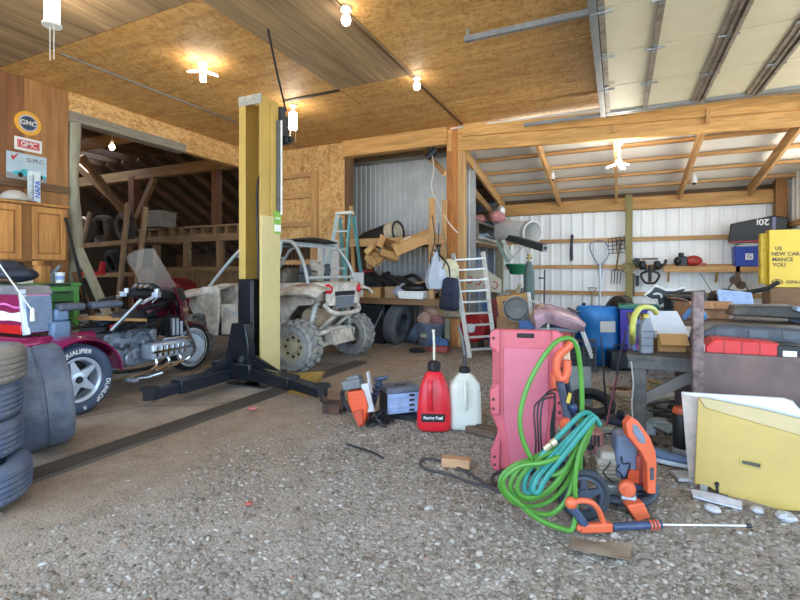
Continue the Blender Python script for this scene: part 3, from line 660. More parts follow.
for sx in (-1, 1):
    b = MB(); b.span((sx * .2, .98, .30), (sx * .40, 1.5, .48)); hd = b.build('cylinder_head', alu, T, bevel=.03, seg=3)
    b = MB()
    for k in range(6): b.span((sx * .395, 1.02 + k * .075, .33), (sx * .415, 1.05 + k * .075, .45))
    b.span((sx * .39, .98, .375), (sx * .42, 1.5, .405)); b.build('head_fins', chrome, hd, bevel=.004)
    b = MB()
    for k in range(3): b.tube(smoothpath([(sx * .34, 1.06 + k * .16, .31), (sx * .36, 1.06 + k * .16, .22), (sx * .33, .9 + k * .12, .16), (sx * .3, .5, .15)], 4), .022, 8)
    b.tube([(sx * .30, .9, .15), (sx * .33, .1, .17)], [.03, .045], 10); b.build('exhaust_pipes', chrome, T)
    b = MB()
    b.tube(smoothpath([(sx * .24, 1.25, .5), (sx * .42, 1.42, .5), (sx * .43, 1.55, .35), (sx * .34, 1.48, .22), (sx * .22, 1.2, .2)], 5), .016, 8); b.build('crash_bar', chrome, T)
    b = MB().span((sx * .12, 1.30, .52), (sx * .32, 1.48, .76)); rd = b.build('radiator_cover', black, T, bevel=.02)
    b = MB()
    for k in range(3): b.span((sx * .32, 1.315 + k * .055, .54), (sx * .328, 1.345 + k * .055, .74))
    b.build('cover_ribs', alu, rd)
b = MB()
for k in range(26):
    x, y, z = random.uniform(-.26, .3), random.uniform(.35, 1.3), random.uniform(.46, .78)
    p = smoothpath([(x, y, z), (x + random.uniform(-.1, .1), y + random.uniform(.05, .2), z + random.uniform(-.1, .1)), (x + random.uniform(-.1, .1), y + random.uniform(.1, .4), z + random.uniform(-.18, .08))], 4); b.tube(p, random.choice([.006, .009, .013]), 6)
b.build('hoses_and_wires', plain('hose_black', '202226', .5), T)
b = MB()
for k in range(9):
    y = .42 + k * .09; z = .5 + .12 * sin(k * 2.1); b.cyl((.16, y, z), (.29 + .03 * sin(k), y + .02, z), .03 + .012 * (k % 3), n=12)
b.span((.1, .42, .42), (.2, 1.2, .62)); b.build('carburettor_bank', engine_m, T, bevel=.006)
MB().box((.0, .74, .72), (.24, .3, .14), (.15, 0, 0)).build('air_box', plain('airbox_blue', '32405c', .4), T, bevel=.03)
MB().cyl((.17, .66, .70), (.20, .66, .70), .03).build('red_cap', sred, T)
b = MB(); b.tube([(.24, .75, .12), (.36, .76, .12)], .016, 8); b.box((.36, .78, .12), (.1, .06, .03)); b.tube([(.26, .76, .12), (.30, 1.0, .10), (.40, 1.12, .14)], .012, 6); b.build('foot_peg', alu, T)
# front end
Mw = frame((0, 1.83, .305), (1, 0, 0))
b = MB(); tyre(b, .305, .225, .13, Mw, 3, 84); fw = b.build('front_wheel', plain('tyre_black', '202227', .65, 0, .2), T)
b = MB(); b.lathe([(.228, -.05), (.232, .055), (.215, .06), (.20, .045), (.20, -.05)], 48, Mw, cap=False); b.lathe([(.20, .0), (.03, .02)], 40, Mw, cap=False); b.build('front_rim', alu, fw)
b = MB(); b.lathe([(.250, .066), (.242, .0685), (.236, .069)], 60, Mw, cap=False); b.build('white_ring', white_plastic, fw)
b = MB()
b.prism([(.185 * cos(a), .185 * sin(a)) for a in np.linspace(R(-20), R(290), 26)], .03, Mw @ Matrix.Translation((0, 0, .055))); b.box((.09, 1.80, .30), (.02, .30, .09), (R(8), 0, 0)); b.build('brake_cover', plain('cover_silver', 'c6d6e4', .35, 0), fw, bevel=.006)
for sx in (-1, 1):
    b = MB(); b.cyl((sx * .105, 1.83, .30), (sx * .105, 1.52, 1.0), .028, n=12); b.build('fork_leg', chrome, T)
def ff(u, v):
    a = R(35) + u * R(140); rr = .345; x = -.10 + .20 * v; rr -= .035 * (abs(v - .5) * 2) ** 2
    return Vector((x, 1.83 + rr * cos(a), .305 + rr * sin(a)))
MB().sheet(ff, 22, 8, .012).build('front_fender', maroon, T)
# fairing, windscreen, dash, handlebars
def fair(u, v):
    a = (v - .5) * R(165); w = .36 + .05 * sin(u * pi)
    return Vector((w * sin(a), 1.36 + .34 * cos(a) - .10 * u, .70 + .40 * u))
fa = MB().sheet(fair, 10, 22, .015).build('fairing', maroon, T)
b = MB(); b.sheet(lambda u, v: fair(.30 + .08 * u, .04 + .92 * v) * 1.0 + Vector((sin((v - .5) * 2.8) * .008, cos((v - .5) * 2.8) * .008, 0)), 2, 22, .01); b.build('gold_pinstripe', plain('gold_stripe', 'b8976a', .3, .5), fa)
b = MB(); b.sheet(lambda u, v: fair(.62 + .38 * u, .03 + .94 * v) + Vector((sin((v - .5) * 2.8) * .010, cos((v - .5) * 2.8) * .010, 0)), 3, 22, .01); b.build('black_upper_panel', black, fa)
b = MB(); b.box((0, 1.30, 1.02), (.56, .26, .12), (R(-15), 0, 0)); b.box((0, 1.22, 1.10), (.34, .14, .1), (R(-30), 0, 0)); ds = b.build('dashboard', black, T, bevel=.03, seg=3)
b = MB()
for x in (-.1, .0, .1): b.lathe([(.04, 0), (.04, .012), (.034, .014)], 20, frame((x, 1.15, 1.12), (0, -.6, .8)))
b.build('gauges', chrome, ds)
def shield(u, v):
    a = (v - .5) * R(115); w = .35 - .06 * u ** 2
    return Vector((w * sin(a), 1.27 + .28 * cos(a) - .30 * u, 1.05 + (.53 * u) * (1 - .22 * (abs(v - .5) * 2) ** 3.2 * u)))
MB().sheet(shield, 12, 20, .005).build('windscreen', film('smoky_acrylic', 'b8b0a6', .2), T)
b = MB()
for sx in (-1, 1): b.tube(smoothpath([(0, 1.36, 1.0), (sx * .14, 1.34, 1.05), (sx * .26, 1.18, 1.04), (sx * .34, .98, .98)], 5), .013, 8)
hb = b.build('handlebar', chrome, T)
for sx in (-1, 1):
    b = MB(); b.cyl((sx * .315, 1.05, 1.0), (sx * .37, .88, .955), .02, n=12); b.build('grip', black_rubber if sx < 0 else alu, hb)
    b = MB(); b.box((sx * .29, 1.12, 1.03), (.07, .07, .06), (0, 0, sx * .3)); b.tube([(sx * .31, 1.12, 1.0), (sx * .40, .98, .95)], .007, 6); b.cyl((sx * .26, 1.15, 1.04), (sx * .26, 1.15, 1.10), .03); b.build('brake_lever', alu, hb, bevel=.004)
# things lying on and by the trike
b = MB(); b.ball((-5.36, 2.5, 1.275), (.22, .2, .08), 22, (0, 0, .1), .06); b.ball((-5.40, 2.5, 1.33), (.16, .14, .08), 18, (0, .3, 0), .05); b.tube(smoothpath([(-5.4, 2.34, 1.26), (-5.3, 2.3, 1.36), (-5.22, 2.31, 1.36), (-5.14, 2.36, 1.26)], 6), .014, 6)
solo('duffel_bag', b, plain('dark_nylon', '2a2f3a', .6, 0, .3), 'dark nylon bag lying on the trunk of the magenta trike', 'bag')
b = MB(); b.box((-4.86, 3.17, .80), (.34, .56, .03), (R(-7), 0, .15)); b.box((-4.80, 3.0, .832), (.14, .16, .04), (R(-7), 0, .5)); solo('cardboard_sheet', b, cardboard, 'tan cardboard sheet lying behind the trike fender', 'cardboard')
b = MB(); b.cyl((-4.55, 2.95, .72), (-4.40, 3.12, .98), .018); b.cyl((-4.40, 3.12, .98), (-4.37, 3.15, 1.02), .024); solo('chrome_bar', b, steel, 'short metal bar propped beside the trike armrest', 'bar')

# ---------------- barn store: lumber rack, tyres, bin, jack ----------------
rack_w = wood('rack_wood', '7a6248', 'ab9270', 'z')
t = thing('lumber_rack', 'rough timber rack of leaning uprights and rails behind the trike', 'rack', (-9.0, 6.2, 0))
dk = 9.8
ur = []
for (x0, y0, x1, y1) in ((128, 203, 117, 318), (146, 207, 133, 318)):
    b = WB(t); p = at_depth(x0, y0, dk); q = at_depth(x1, y1, dk); q.z = 0 if q.z < .3 else q.z; e = p + (q - p) * (p.z / max(.01, p.z - q.z)) if q.z > 0 else q
    b.bar(p, e, .10, .06, (0, 1, 0)); b.build('upright', rack_w, t)
for (x0, y0, x1, y1) in ((70, 247, 146, 240), (76, 276, 140, 274)):
    b = WB(t); b.bar(at_depth(x0, y0, dk + .1), at_depth(x1, y1, dk + .1), .05, .09); b.build('rail', rack_w, t)
b = WB(t); b.bar(at_depth(82, 243, dk + .2), at_depth(90, 212, dk + .2), .08, .05, (0, 1, 0)); b.build('brace', rack_w, t)
old_tyre = plain('old_tyre', '4a3e34', .85, 0, .25)
for i, (px, py, rr, rot, lab) in enumerate(((84, 235, .27, 1.35, 'old tyre on the lumber rack, nearest the cedar post'), (104, 232, .30, 1.2, 'middle one of the old tyres on the lumber rack'), (126, 229, .31, 1.0, 'old tyre on the lumber rack, at the upright end'))):
    b = MB(); p = at_depth(px, py, dk + .62 + .22 * (i % 2)); p.z = 2.0 + rr; b2 = tyre(b, rr, rr * .58, .24, frame(p, (cos(rot) * .8 - .3, sin(rot), .12)), 4, 48); solo('rack_tyre', b, old_tyre, lab, 'tyre', 'old tyres on the lumber rack')
b = MB(); p = at_depth(115, 268, dk + .5); p.z = at_depth(100, 276, dk).z + .30; tyre(b, .29, .17, .22, frame(p, (.2, .9, .3)), 4, 48); solo('rack_tyre', b, black_rubber, 'black tyre on the lower rail of the lumber rack', 'tyre')
p = at_depth(157, 225, 10.9); b = MB(); b.box((p.x, p.y + .1, 2.35 + .17), (.5, .42, .34), top=(1.06, 1.06)); b.box((p.x, p.y + .1, 2.35 + .35), (.58, .48, .04)); solo('storage_bin', b, plain('bin_grey', '7c7468', .6), 'grey lidded bin sitting on the barn loft', 'bin', bevel=.01)
t = thing('red_stand', 'red steel stand on the lower rail of the lumber rack', 'stand', at_depth(90, 277, dk - .3))
b = WB(t); b.bar(at_depth(72, 274, dk - .3), at_depth(104, 273, dk - .3), .1, .08); b.build('base_beam', sred, t); b = WB(t); b.bar(at_depth(101, 274, dk - .3), at_depth(103, 262, dk - .3), .07, .1, (1, 0, 0)); b.build('upright', sred, t)
p = at_depth(165, 290, 9.6); b = MB(); b.prism([(-.3, 0), (.32, 0), (.36, .5), (.0, .62), (-.3, .5)], .5, Matrix(((1, 0, 0, p.x), (0, 0, 1, p.y), (0, 1, 0, .57), (0, 0, 0, 1))))
solo('red_machine', b, plain('machine_red', '7a1a1c', .4), 'dark red machine cowl standing in the barn behind the windscreen', 'machine', bevel=.03)
b = MB(); b.box((p.x, p.y + .2, .28), (.7, .6, .56)); solo('wooden_crate', b, old_x, 'wooden crate under the dark red cowl in the barn', 'crate', bevel=.01)
p = at_depth(112, 147, 8.6)
t = thing('barn_bulb', 'warm bare bulb glowing under the barn joists', 'light bulb', p)
WB(t).ball(p, (.045, .045, .06), 14).build('bulb', lamp_warm, t); b = WB(t); b.cyl(p + Vector((0, 0, .05)), p + Vector((0, 0, .12)), .025); b.tube([p + Vector((0, 0, .12)), (p.x, p.y, 4.56)], .006, 6); b.build('socket', white_plastic, t)
p = at_depth(103, 226, 11.6); p.z = 1.99; solo('plastic_drum', MB().lathe([(.16, 0), (.18, .05), (.18, .5), (.07, .58), (.07, .62)], 18, Matrix.Translation((p.x, p.y, 1.99))), plain('drum_grey', '5a6064', .5), 'pale plastic jug in the dark of the barn above the rack tyres', 'jug')
# dark shelf that carries rack tyres and jug
solo('storage_shelf', MB().span((-12.9, 6.75, 1.945), (-9.2, 7.6, 1.985)), old_x, 'dark plank shelf behind the lumber rack in the barn', 'shelf')
# ---------------- yellow two-post lift column ----------------
yel = plain('lift_yellow', 'b6974c', .45, 0, .1, 3, 'a8904e', .36); yel2 = plain('lift_yellow_pale', 'c4b47c', .45, 0, .08, 3)
lift_black = plain('lift_black', '1b1d22', .25, .2, .3); lift_blue = plain('lift_arm_paint', '22262f', .3, .2, .3, 6)
T = thing('car_lift_column', 'tall yellow lift column with black arms standing on the concrete', 'car lift', (-3.86, 4.32, .005))
x0, x1, ya, yb, zt = -4.02, -3.70, 4.12, 4.43, 3.33
b = WB(T); b.span((x1 - .012, ya, .02), (x1, yb, zt)); b.span((x0, ya, .02), (x0 + .012, yb, zt)); b.span((x0 + .012, yb - .012, .02), (x1 - .012, yb, zt))
b.span((x0 + .012, ya, .02), (x0 + .10, ya + .012, zt)); b.build('column', yel, T)
WB(T).span((x0 - .005, ya - .006, zt - .10), (x1 + .004, ya + .02, zt + .012)).build('top_crossbar', plain('cap_grey', '9d9a90', .5), T, bevel=.004)
WB(T).span((x1, ya + .16, .9), (x1 + .022, ya + .25, zt - .05)).build('side_rib', yel, T, bevel=.003)
WB(T).span((x1, ya, .02), (x1 + .026, yb, 1.95)).build('worn_panel', yel2, T)
lb = WB(T).span((x1 + .027, ya + .20, 1.75), (x1 + .032, ya + .32, 2.02)).build('label', plain('label_green', '86b648', .5), T)
b = WB(T); b.span((x1 + .03, ya + .205, 1.78), (x1 + .036, ya + .315, 1.86)); b.build('label_panel', white_plastic, lb)
b = WB(T); b.span((x1 + .03, ya + .22, 1.93), (x1 + .036, ya + .30, 1.945)); b.build('label_line', white_plastic, lb)
b = WB(T); b.span((x1 + .0, ya + .25, 2.02), (x1 + .06, yb, 3.1)); b.build('cable_cover', plain('cover_grey', '5a5c5a', .5), T, bevel=.008)
b = WB(T); b.tube([(x1 + .072, yb - .03, 3.1), (x1 + .072, yb - .03, 1.98)], .012, 8); b.build('conduit', white_paint, T)
b = WB(T); b.tube(smoothpath([(x0 + .2, ya + .2, 2.5), (x0 + .17, ya + .12, 2.3), (x0 + .2, ya + .10, 1.4), (x0 + .2, ya + .1, .9)], 5), .014, 8); b.build('lift_chain', dark_steel, T)
b = WB(T); b.span((x1 - .10, yb, 2.86), (x1 + .03, yb + .16, 3.2)); b.cyl((x1 - .02, yb + .08, 3.16), (x1 - .02, yb + .08, 3.3), .055); b.cyl((x1, yb + .08, 2.9), (x1 + .10, yb + .08, 2.9), .055); pu = b.build('power_unit', plain('motor_grey', '34373c', .4, .2), T, bevel=.01)
WB(T).cyl((x1 + .10, yb + .08, 2.9), (x1 + .14, yb + .08, 2.9), .035).build('motor_knob', black, pu)
WB(T).span((-4.12, 4.02, .0), (-3.55, 4.62, .022)).build('base_plate', dark_steel, T, bevel=.004)
# carriage with gusset
b = WB(T); b.span((x0 + .03, ya - .05, .16), (x1 - .09, ya + .10, 1.22)); b.build('carriage', lift_black, T, bevel=.008)
b = WB(T); b.span((x1 - .10, ya - .03, .3), (x1 - .085, ya - .01, 1.2)); b.build('carriage_strip', steel, T)
b = WB(T)
M = Matrix(((1, 0, 0, 0), (0, 0, 1, ya - .16), (0, 1, 0, 0), (0, 0, 0, 1)))
b.prism([(x0 - .08, .20), (x1 - .03, .20), (x1 - .03, .46), (x1 - .08, .72), (x0 + .04, .72)], .11, M); b.build('gusset', lift_black, T, bevel=.01)
b = WB(T); b.span((x0 - .14, ya - .28, .12), (x1 + .10, ya - .02, .30)); cr = b.build('arm_carrier', lift_black, T, bevel=.012)
def lift_arm(pts, w, h, end, mat_):
    b = WB(T); (a, c_, d) = pts
    b.bar(a, c_, w, h); b.bar(Vector(c_) - (Vector(c_) - Vector(a)).normalized() * .12, d, w * .74, h * .74)
    arm = b.build('arm', mat_, T, bevel=.008)
    e = Vector(d); b = WB(T); b.cyl((e.x, e.y, e.z - .04), (e.x, e.y, e.z + .05), .055, n=20); b.cyl((e.x, e.y, e.z + .05), (e.x, e.y, e.z + .075), .085, n=24); b.build('lift_pad', black_rubber, arm)
    b = WB(T); u = (Vector(c_) - Vector(a)).normalized(); n_ = Vector((-u.y, u.x, 0))
    p = Vector(a) + Vector((0, 0, h * .5))
    b.prism([(0, 0), (.42, 0), (.05, .13)], .03, Matrix((u, Vector((0, 0, 1)), n_)).transposed().to_4x4() if 0 else Matrix(((u.x, 0, n_.x, p.x), (u.y, 0, n_.y, p.y), (0, 1, 0, p.z), (0, 0, 0, 1)))); b.build('arm_gusset', mat_, arm)
lift_arm(((-3.95, 3.95, .17), (-4.0, 3.25, .15), (-4.03, 2.98, .13)), .16, .13, 1, lift_blue)
lift_arm(((-3.68, 3.95, .19), (-3.02, 3.86, .16), (-2.62, 3.78, .13)), .17, .13, 1, lift_black)
WB(T).cyl((-3.83, 3.97, .08), (-3.83, 3.97, .36), .05).build('arm_pin', dark_steel, T)
b = MB(); b.bar((-3.42, 4.12, .05), (-2.92, 4.16, .10), .34, .012, (.25, -.65, 1)); solo('rusty_plate', b, plain('rusty_yellow', '9a7a3a', .7, .1, .3, 6, '5e4426', .4), 'rusty yellow plate lying behind the lift arm', 'plate')
b = MB(); e0 = at_depth(268, 30, F * 2.54 / 242); q = smoothpath([Vector((e0.x, e0.y, 3.848)), e0 + Vector((0, .02, -.05)), e0.lerp(Vector((-3.72, 4.6, 3.3)), .5) + Vector((0, 0, -.03)), Vector((-3.72, 4.6, 3.29))], 8); b.tube(q, .012, 6); solo('power_cable', b, black_rubber, 'dark cable hanging from the ceiling to the lift motor', 'cable')

# ---------------- muddy side-by-side off-road buggy ----------------
mud = plain('mud_coat', 'a3978a', .85, 0, .35, 9, 'c9bfae', .45, .25, 30); mudw = plain('muddy_white', 'c4bcae', .7, 0, .3, 9, '958a76', .42, .15); muddy_tyre = plain('muddy_tyre', '7d7d7c', .9, 0, .3, 9, 'a09a8e', .45, .3)
cage_m = plain('cage_grey', 'a9b0ae', .45, .2, .12); tail2 = plain('tail_lamp', 'c02030', .2, 0, .1); rimm = plain('beige_rim', 'a69a7e', .6, .1, .15)
T = thing('off_road_buggy', 'muddy off-road buggy with grey roll cage parked behind the lift', 'buggy', (-3.77, 5.58, .005), R(90))
def knobby(mb, Rr, w, M):
    mb.lathe([(.17, -w * .40), (.2, -w * .5), (Rr * .86, -w * .5), (Rr - .03, -w * .42), (Rr - .026, 0), (Rr - .03, w * .42), (Rr * .86, w * .5), (.2, w * .5), (.17, w * .40), (.175, 0)], 48, M, loop=True)
    n = 18
    for k in range(n):
        a = 2 * pi * k / n
        for s_, off in ((-1, 0), (1, pi / n)):
            A = M @ Matrix.Rotation(a + off, 4, 'Z')
            mb.box((Rr - .018, 0, s_ * w * .20), (.045, .062, w * .34), (s_ * R(24), 0, 0)) if 0 else mb._add(*boxvf(.05, .055, w * .36), A @ Matrix.Translation((Rr - .02, 0, s_ * w * .21)) @ Matrix.Rotation(s_ * R(26), 4, 'X'))
            mb._add(*boxvf(.05, .07, w * .16), A @ Matrix.Translation((Rr - .05, .03, s_ * w * .47)) @ Matrix.Rotation(s_ * R(-35), 4, 'Y'))
for wx, wy in ((-.70, 0), (.70, 0), (-.68, 1.92), (.68, 1.92)):
    sx = 1 if wx > 0 else -1; Mw = frame((wx, wy, .335), (sx, 0, 0)) @ Matrix.Rotation(0, 4, 'Z')
    b = MB(); knobby(b, .335, .27, Mw); w = b.build('wheel', muddy_tyre, T, smooth=30)
    b = MB(); b.lathe([(.175, -.10), (.18, .11), (.165, .115), (.155, .08), (.09, .07), (.08, .10), (.05, .105), (0, .105)], 32, Mw, cap=False); b.build('rim', rimm, w)
    for k in range(8): a = 2 * pi * k / 8; MB().cyl(Mw @ Vector((.122 * cos(a), .122 * sin(a), .06)), Mw @ Vector((.122 * cos(a), .122 * sin(a), .082)), .02, n=10).build('rim_hole', black, w)
MB().span((-.42, -.12, .34), (.42, 2.2, .46)).build('chassis', plain('chassis_dark', '4c463c', .8), T, bevel=.02)
b = MB(); b.prism([(-.30, .30), (-.24, .50), (1.2, .52), (1.2, .30)], .5, Matrix(((0, 0, 1, -.25), (1, 0, 0, 0), (0, 1, 0, 0), (0, 0, 0, 1)))); b.build('engine_cover', mud, T, bevel=.02)
# rear bed and fenders
b = MB(); b.prism([(-.16, .90), (-.22, 1.00), (-.26, 1.14), (-.20, 1.16), (.55, 1.14), (.55, .94)], 1.0, Matrix(((0, 0, 1, -.5), (1, 0, 0, 0), (0, 1, 0, 0), (0, 0, 0, 1)))); b.build('cargo_bed', mud, T, bevel=.02)
for sx in (-1, 1):
    def ffn(u, v, sx=sx):
        y = -.34 + .85 * u; top = 1.13 - .20 * max(0, u - .55) - .05 * (1 - min(1, u * 6))
        x = .42 + .42 * v - .1 * (1 - min(1, u * 3)) * v
        return Vector((sx * x, y, top - .10 * v ** 3 - .12 * v * max(0, u - .5)))
    fd = MB().sheet(ffn, 16, 8, -.03 * sx).build('rear_fender', mudw, T)
    b = MB(); b.sheet(lambda u, v, sx=sx: ffn(.25 + .5 * u, .35 + .25 * v) + Vector((0, 0, .006)), 8, 3, -.004 * sx); b.build('fender_decal', plain('faded_red', 'a3605a', .7, 0, .3, 12, 'a89c8c', .5), fd)
    b = MB(); b.prism([(-.14, .95), (.46, .98), (.40, .62), (.52, .40), (.40, .38), (.28, .70), (.14, .84), (-.10, .86)], .06, Matrix(((0, 0, 1, sx * .50 - .03), (1, 0, 0, 0), (0, 1, 0, 0), (0, 0, 0, 1)))); b.build('wheel_arch_liner', mud, T, bevel=.01)
    b = MB(); b.ball((sx * .38, -.27, 1.06), (.10, .035, .075), 16); b.build('tail_lamp', tail2, T)
    b = MB(); b.bar((sx * .16, -.16, .34), (sx * .58, -.06, .27), .10, .05); b.tube([(sx * .16, -.18, .50), (sx * .54, -.10, .44)], .03, 8); b.bar((sx * .16, .12, .34), (sx * .58, .05, .27), .07, .05); b.tube([(sx * .54, -.10, .44), (sx * .58, -.06, .27)], .03, 8); b.build('suspension_arm', mudw, T)
    b = MB(); b.cyl((sx * .36, -.08, .95), (sx * .52, -.04, .44), .035); sh = b.build('shock_absorber', cage_m, T)
    b = MB(); b.tube([Vector((sx * (.37 + .14 * k / 60), -.08 + .04 * k / 60, .9 - .4 * k / 60)) + Vector((cos(k * .75) * .055, sin(k * .75) * .055, 0)) for k in range(61)], .009, 5); b.build('coil_spring', plain('spring_pale', 'b5ab98', .6), sh)
    # front half
    def hfn(u, v, sx=sx):
        y = 1.45 + 1.02 * u; z = 1.10 - .08 * u - .28 * max(0, u - .7) - .10 * v ** 2; x = .30 + .52 * v
        return Vector((sx * x, y, z))
    MB().sheet(hfn, 10, 6, -.03 * sx).build('front_fender', mudw, T)
    b = MB(); b.prism([(1.30, 1.10), (1.62, 1.08), (1.72, .90), (1.56, .72), (1.50, .44), (1.34, .40), (1.28, .80)], .05, Matrix(((0, 0, 1, sx * .76 - .025), (1, 0, 0, 0), (0, 1, 0, 0), (0, 0, 0, 1)))); b.build('side_panel', mudw, T, bevel=.012)
    b = MB(); b.prism([(.52, .90), (1.30, .84), (1.28, .42), (.56, .42)], .035, Matrix(((0, 0, 1, sx * .72 - .018), (1, 0, 0, 0), (0, 1, 0, 0), (0, 0, 0, 1)))); dr = b.build('door', mud, T, bevel=.01)
    b = MB(); b.tube(smoothpath([(sx * .745, 1.22, .80), (sx * .75, .95, .72), (sx * .75, .70, .78)], 5), .018, 8); b.build('door_bar', cage_m, dr)
b = MB(); b.prism([(-.40, .84), (.40, .84), (.46, 1.10), (.34, 1.14), (-.34, 1.14), (-.46, 1.10)], .05, Matrix(((1, 0, 0, 0), (0, 0, 1, -.29), (0, 1, 0, 0), (0, 0, 0, 1)))); rp = b.build('rear_panel', mudw, T, bevel=.012)
MB().span((-.25, -.305, .97), (.25, -.28, 1.03)).build('badge_strip', dark_steel, rp)
b = MB()
for k in range(9): b.span((-.22 + k * .052, -.305, .80), (-.19 + k * .052, -.285, .95))
b.span((-.24, -.30, .80), (.24, -.28, .96)); b.build('rear_grille', plain('grille_grey', '6c7076', .7), rp)
b = MB(); b.tube(smoothpath([(-.42, -.22, .86), (-.30, -.33, .74), (.30, -.33, .74), (.42, -.22, .86)], 5), .03, 8); b.tube([(-.2, -.31, .74), (-.2, .0, .5)], .025, 8); b.tube([(.2, -.31, .74), (.2, .0, .5)], .025, 8); b.build('rear_bumper', mudw, T)
b = MB(); b.cyl((-.36, .06, .66), (.02, .06, .66), .14, n=20); b.build('muffler', plain('muffler_tan', 'a48c70', .8, 0, .25, 8), T, bevel=.02)
b = MB(); b.box((0, -.06, .42), (.30, .26, .22)); b.cyl((-.2, -.06, .40), (.2, -.06, .40), .09, n=16); b.build('gear_case', mudw, T, bevel=.03)
b = MB(); b.tube([(-.60, -.02, .36), (.60, -.02, .36)], .03, 8); b.build('drive_shaft', mud, T)
# roll cage, roof, seats, steering
b = MB()
for sx in (-1, 1):
    b.tube(smoothpath([(sx * .60, -.10, 1.14), (sx * .57, .0, 1.42), (sx * .52, .18, 1.66), (sx * .50, .36, 1.72), (sx * .50, .95, 1.70), (sx * .56, 1.22, 1.52), (sx * .66, 1.62, 1.06)], 6), .023, 10)
    b.tube([(sx * .52, .40, 1.71), (sx * .60, .48, 1.10), (sx * .62, .52, .46)], .028, 10)
for y, z, hw in ((.18, 1.66, .52), (.40, 1.71, .52), (.95, 1.70, .50), (-.08, 1.22, .585), (1.22, 1.52, .56)): b.tube([(-hw, y, z), (hw, y, z)], .021, 10)
b.tube([(-.5, .22, 1.67), (.5, .85, 1.70)], .02, 8); b.build('roll_cage', cage_m, T)
b = MB(); b.sheet(lambda u, v: Vector((-.5 + u, .16 + .84 * v, 1.75 + .04 * sin(u * pi) - .03 * v)), 10, 6, .02); b.build('roof', black, T)
for sx in (-.28, .28):
    b = MB(); b.box((sx, .72, .68), (.42, .5, .16)); b.box((sx, .50, 1.0), (.40, .14, .62), (R(14), 0, 0)); b.box((sx, .43, 1.27), (.28, .12, .16), (R(14), 0, 0)); b.build('seat', plain('seat_mud', '6b6458', .85, 0, .2, 6), T, bevel=.04, seg=3)
b = MB(); M = frame((-.28, 1.18, 1.06), (0, -.75, .65)); b.tube([M @ Vector((.16 * cos(a), .16 * sin(a), 0)) for a in np.linspace(0, 2 * pi, 25)[:-1]], .016, 8, closed=True); b.tube([M @ Vector((-.16, 0, 0)), M @ Vector((.16, 0, 0))], .012, 6); b.tube([M @ Vector((0, 0, 0)), (-.28, 1.5, .86)], .02, 8); b.build('steering_wheel', black, T)
b = MB(); b.prism([(1.3, .84), (1.42, 1.10), (1.72, 1.12), (2.40, 1.0), (2.46, .78), (2.36, .62), (1.4, .6)], .64, Matrix(((0, 0, 1, -.32), (1, 0, 0, 0), (0, 1, 0, 0), (0, 0, 0, 1)))); b.build('hood', mudw, T, bevel=.05, seg=3)
b = MB(); b.tube(smoothpath([(-.34, 2.36, .6), (-.34, 2.62, .64), (-.3, 2.64, .95), (.3, 2.64, .95), (.34, 2.62, .64), (.34, 2.36, .6)], 5), .026, 8); b.build('front_bumper', black, T)
for sx in (-1, 1):
    b = MB(); b.tube([(sx * .26, 1.75, .42), (sx * .56, 1.92, .34)], .032, 8); b.tube([(sx * .26, 2.1, .42), (sx * .56, 1.92, .34)], .032, 8); b.build('front_arm', mud, T)
    b = MB(); b.ball((sx * .36, 2.36, .93), (.10, .05, .05), 12); b.build('headlamp', white_plastic, T)
# gear strapped in the bed (parts the photo shows clamped to the rack)
for i, (x, y, s_, lab) in enumerate(((-.30, .18, .15, 'dark ratchet clamp bolted in the buggy bed near the cage post'), (-.06, .14, .19, 'big pale clamp standing upright in the buggy bed'), (.18, .18, .17, 'dark clamp standing in the buggy bed beside the pale clamp'))):
    w = T.matrix_basis if 0 else Matrix.Translation(T.location) @ T.rotation_euler.to_matrix().to_4x4()
    b = MB(w); b.box((x, y, 1.162 + s_ * .35), (s_ * .8, s_ * .7, s_ * .7)); b.box((x, y, 1.162 + s_ * .95), (s_ * 1.3, s_ * .5, s_ * .6), (0, .3, 0)); b.cyl((x - s_ * .5, y, 1.162 + s_ * .9), (x - s_ * .5, y, 1.162 + s_ * 1.6), s_ * .22); b.cyl((x + s_ * .5, y, 1.162 + s_ * .9), (x + s_ * .5, y, 1.162 + s_ * 1.5), s_ * .22)
    solo('bed_clamp', b, [plain('clamp_dark', '3a4048', .5), plain('clamp_pale', 'a39b8c', .6), plain('clamp_dark', '3a4048', .5)][i], lab, 'clamp', bevel=.006)
# ---------------- step ladder and board behind the buggy ----------------
teal = plain('ladder_teal', '5f9a9a', .5, 0, .12); pale = plain('ladder_pale', 'b9c6c0', .45, .1, .1)
T = thing('step_ladder', 'teal fibreglass step ladder standing open behind the buggy', 'ladder', (-4.45, 7.0, 0))
zl = 2.34
for sx in (-1, 1):
    b = WB(T); b.bar((-4.42 + sx * .13, 7.05, zl), (-4.45 + sx * .26, 6.55, .0), .03, .075); b.build('front_rail', pale if sx < 0 else teal, T)
    b = WB(T); b.bar((-4.40 + sx * .14, 7.12, zl - .06), (-4.40 + sx * .24, 7.55, .0), .03, .06); b.build('rear_rail', teal, T)
for k in range(1, 7):
    f_ = k / 7.2; z = zl - (zl * f_); y = 7.05 - .5 * f_; hw = .13 + .13 * f_
    WB(T).box((-4.42 - .03 * f_, y, z), (hw * 2, .09, .03)).build('step', pale, T)
WB(T).box((-4.42, 7.08, zl + .01), (.32, .14, .05)).build('top_cap', white_paint, T, bevel=.01)
b = MB(); p = at_y(355, 290, 6.9); b.box((p.x, 6.95, 1.08), (.26, .03, .42), (R(-4), 0, 0)); b.box((p.x, 6.96, .45), (.05, .03, .9)); solo('stake_sign', b, white_paint, 'small blank white board on a stake behind the buggy tail lamp', 'board')
